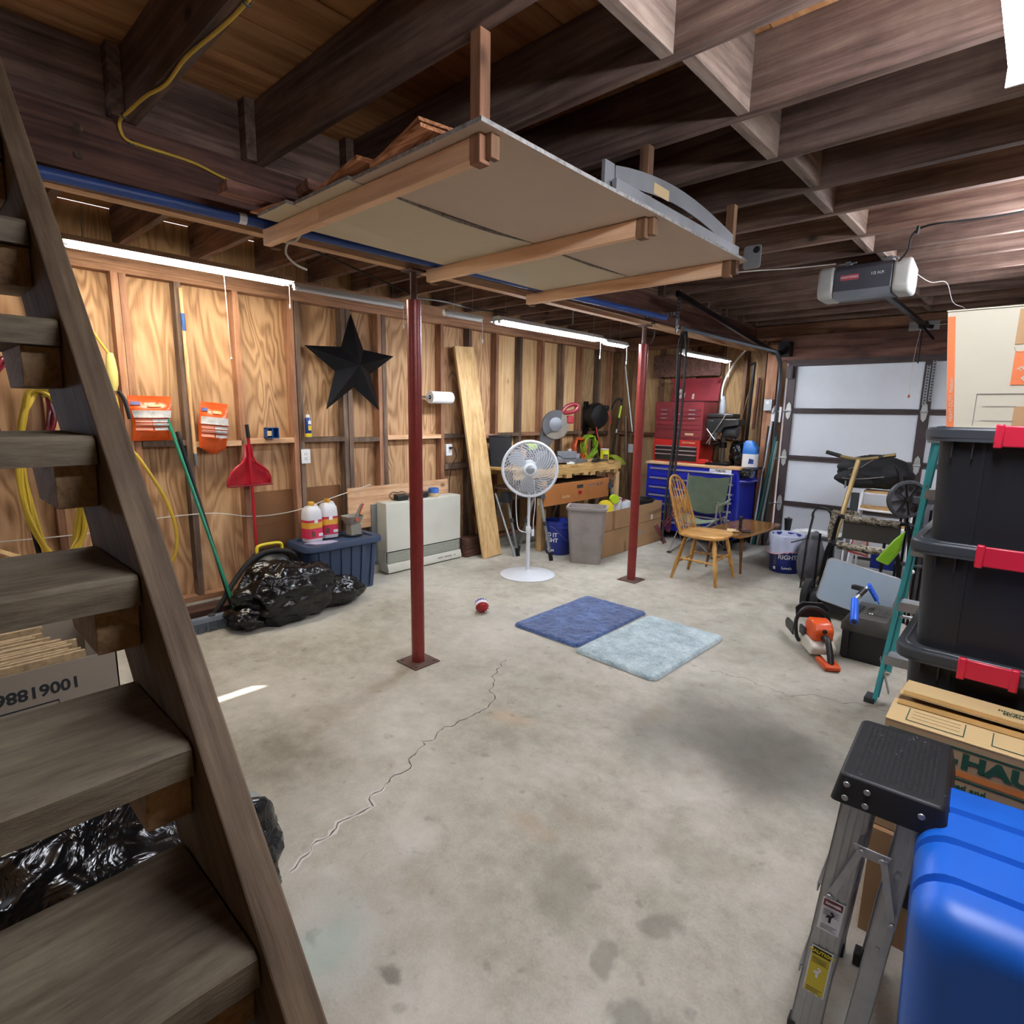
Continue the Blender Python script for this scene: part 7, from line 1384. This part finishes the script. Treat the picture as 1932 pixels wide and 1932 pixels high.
t = thing('golf_club', 'silver shafted club with a white ball end standing by the teal ladder', 'club', (-.60, 4.60, 0)); MB().cyl((0, 0, 0), (.07, .02, .50), .006, n=8).build('shaft', M_steel, t); MB().ell((.075, .02, .51), (.014, .014, .014), 12, 8).build('ball_end', M_wink, t)
t = thing('dark_duffel', 'dark duffel bag wedged above the totes behind the teal ladder', 'bag', (-.50, 5.35, .0)); crumple((0, 0, .48), (.13, .20, .49), 61, .16, 40, 30).build('bag', M_gbag, t, ang=70)

# ================================================================ LEFT FOREGROUND: behind and under the stairs
M_bx = plain('carton_grey', '#8f8475', .85, var=.04, sc=3)
t = thing('grey_storage_bin', 'dark grey bin standing under the carton behind the stairs', 'bin', (-2.24, .02, 0)); tote(t, .42, .66, .575, M_tbx, M_tbx, .9)
t = thing('open_carton', 'open grey carton of cardboard sheets, its print upside down, behind the stairs', 'cardboard box', (-2.22, .08, .577))
MB().box(-.22, .22, -.42, .32, 0, .004).box(.216, .22, -.42, .32, 0, .225).box(-.22, -.216, -.42, .32, 0, .225).box(-.22, .22, -.42, -.416, 0, .225).box(-.22, .22, .316, .32, 0, .225).build('carton', M_bx, t, smooth=False)
text('1006188672', .048, M_ink, frame((.2206, .105, .160), (0, -1, 0), (0, 0, -1)), t, bold=.001)
b = MB()
for p, q in (((.17, .118), (-.05, .118)), ((.17, .118), (.17, .09)), ((-.05, .118), (-.05, .09)), ((.10, .0), (.10, -.0))): b.bar((.2208, p[0]+.0, p[1]), (.2208, q[0], q[1]+.0001), .0008, .004, (0, 0, 1))
b.build('printed_outline', M_ink, t, smooth=False, kind='stuff')
M_crd = plain('corrugated_edge', '#a8906c', .9, var=.2, sc=60); rr = random.Random(2)
for k in range(13): x = .19-k*.024; tag(MB().box(x, x+.013, -.40+.01*rr.random(), .20+.05*rr.random()-(.0 if k < 7 else .05), .585, .585+.225+.012*rr.random()+(.0 if k % 3 else .008)).build('cardboard_sheet', M_crd, smooth=False, loc=(-2.22, .08, 0)), 'flat cardboard sheet standing packed in the open grey carton', 'cardboard', 'cardboard sheets in the open carton')
t = thing('foreground_trash_bag', 'large black trash bag under the lower stair treads at left', 'trash bag', (-1.50, .20, 0)); crumple((0, .0, .27), (.26, .42, .31), 71, .22, 90, 60).build('bag', M_bag, t, ang=80)
t = thing('pale_plastic_tub', 'pale grey plastic tub corner showing behind the black bag under the stairs', 'tub', (-1.88, .62, 0)); tote(t, .16, .26, .17, M_tealg, M_tealg, .92, rim=.01)

# ================================================================ LIGHT FITTINGS
M_tube = emit('tube_glow', '#eef4ff', TUBE); M_tubew = emit('tube_glow_soft', '#fff8ea', TUBE*.62); M_wrap = emit('diffuser_glow', '#eef3ff', TUBE*.5)
M_tubed = plain('tube_dead', '#dfe4ea', .3, var=.02)
M_fix = plain('fixture_enamel', '#c9cbc6', .4, var=.05)
def shoplight(name, label, x, y0, y1, z, lit=True, hood=.07, hh=.035, tubes=(-.028, .028), cord=True, cat='lamp', hang=2.56, grp=None, em=None):
    t = thing(name, label, cat, (x, y0, z), group=grp); Ln = y1-y0
    h = MB(); pr = [(-hood, 0), (-hood*.45, hh), (hood*.45, hh), (hood, 0)]
    for (a, b), (c, d) in zip(pr, pr[1:]): h.add([(a, 0, b), (a, Ln, b), (c, Ln, d), (c, 0, d), (a, 0, b+.002), (a, Ln, b+.002), (c, Ln, d+.002), (c, 0, d+.002)], [(0, 1, 2, 3), (7, 6, 5, 4), (0, 4, 5, 1), (3, 2, 6, 7), (0, 3, 7, 4), (1, 5, 6, 2)])
    for ya in (-.003, Ln): h.prism([(a, ya, b) for a, b in pr], (0, .003, 0))
    h.build('reflector', M_fix, t, smooth=False)
    for q in tubes:
        MB().cyl((q, .03, -.006), (q, Ln-.03, -.006), .0135, n=12).build('tube', (em or M_tube) if lit else M_tubed, t)
        for ya in (0, Ln-.028): MB().box(q-.012, q+.012, ya, ya+.028, -.018, .012).build('lamp_holder', M_wink, t, smooth=False)
    for yy in (.10, Ln-.10): MB().tube([(0, yy, hh), (0, yy+.004, (hang-z)*.5), (0, yy, hang-z)], .0022, 5).build('hanging_chain', M_steel, t)
    if cord: MB().tube([(.03, Ln-.02, 0), (.032, Ln-.02, -.12), (.03, Ln-.02, -.15)], .0018, 5).lathe([(.003, -.03), (.006, -.02), (.006, 0)], (.03, Ln-.02, -.15), 8).build('pull_cord', M_wink, t)
    return t
shoplight('strip_light', 'long lit fluorescent strip light over the left wall beside the stairs', -4.0, .75, 2.03, 2.40, em=M_tubew)
shoplight('strip_light', 'unlit white strip light between the lit left one and the red post', -4.0, 2.06, 3.0, 2.375, lit=False, hood=.025, hh=.03, tubes=(0,))
shoplight('strip_light', 'lit strip light hanging above the workbench and fan', -3.2, 3.28, 4.68, 2.225)
shoplight('strip_light', 'short lit strip light continuing the one above the workbench', -3.17, 4.72, 5.10, 2.20, hood=.045, tubes=(0,), cord=True, hang=2.796)
shoplight('strip_light', 'unlit stub of a strip light just right of the near red post', -3.3, 2.84, 3.22, 2.235, lit=False, hood=.02, hh=.025, tubes=(0,))
shoplight('strip_light', 'lit strip light hanging low over the red and blue tool chests', -2.84, 5.70, 6.84, 2.165, tubes=(0,), hood=.05, hang=2.796)
def wraplight(label, x, y0, y1, z):
    t = thing('wraparound_light', label, 'lamp', (x, y0, z)); Ln = y1-y0
    MB().prism([(a, 0, b) for a, b in ((-.062, 0), (-.066, -.012), (-.058, -.040), (-.040, -.050), (.040, -.050), (.058, -.040), (.066, -.012), (.062, 0))], (0, Ln, 0)).build('diffuser', M_wrap, t, smooth=False)
    MB().box(-.035, .035, 0, Ln, .001, .030).build('channel', M_fix, t, smooth=False)
    for ya in (-.008, Ln): MB().box(-.068, .068, ya, ya+.008, -.052, .002).build('end_cap', M_wink, t, smooth=False)
    for yy in (.10, Ln-.10): MB().tube([(0, yy, .03), (0, yy, 2.56-z)], .0022, 5).build('hanging_chain', M_steel, t)
wraplight('bright wraparound light overhead at the top right corner', -.118, .66, 2.07, 2.44)
wraplight('wraparound light grazing the right edge of view above the stacked boxes', -.10, 3.45, 5.4, 2.44)
shoplight('bare_strip_light', 'bare twin-tube strip light behind the camera by the stairs, out of view', -2.2, -1.65, -.75, 2.30, hood=.02, hh=.02, cord=False)
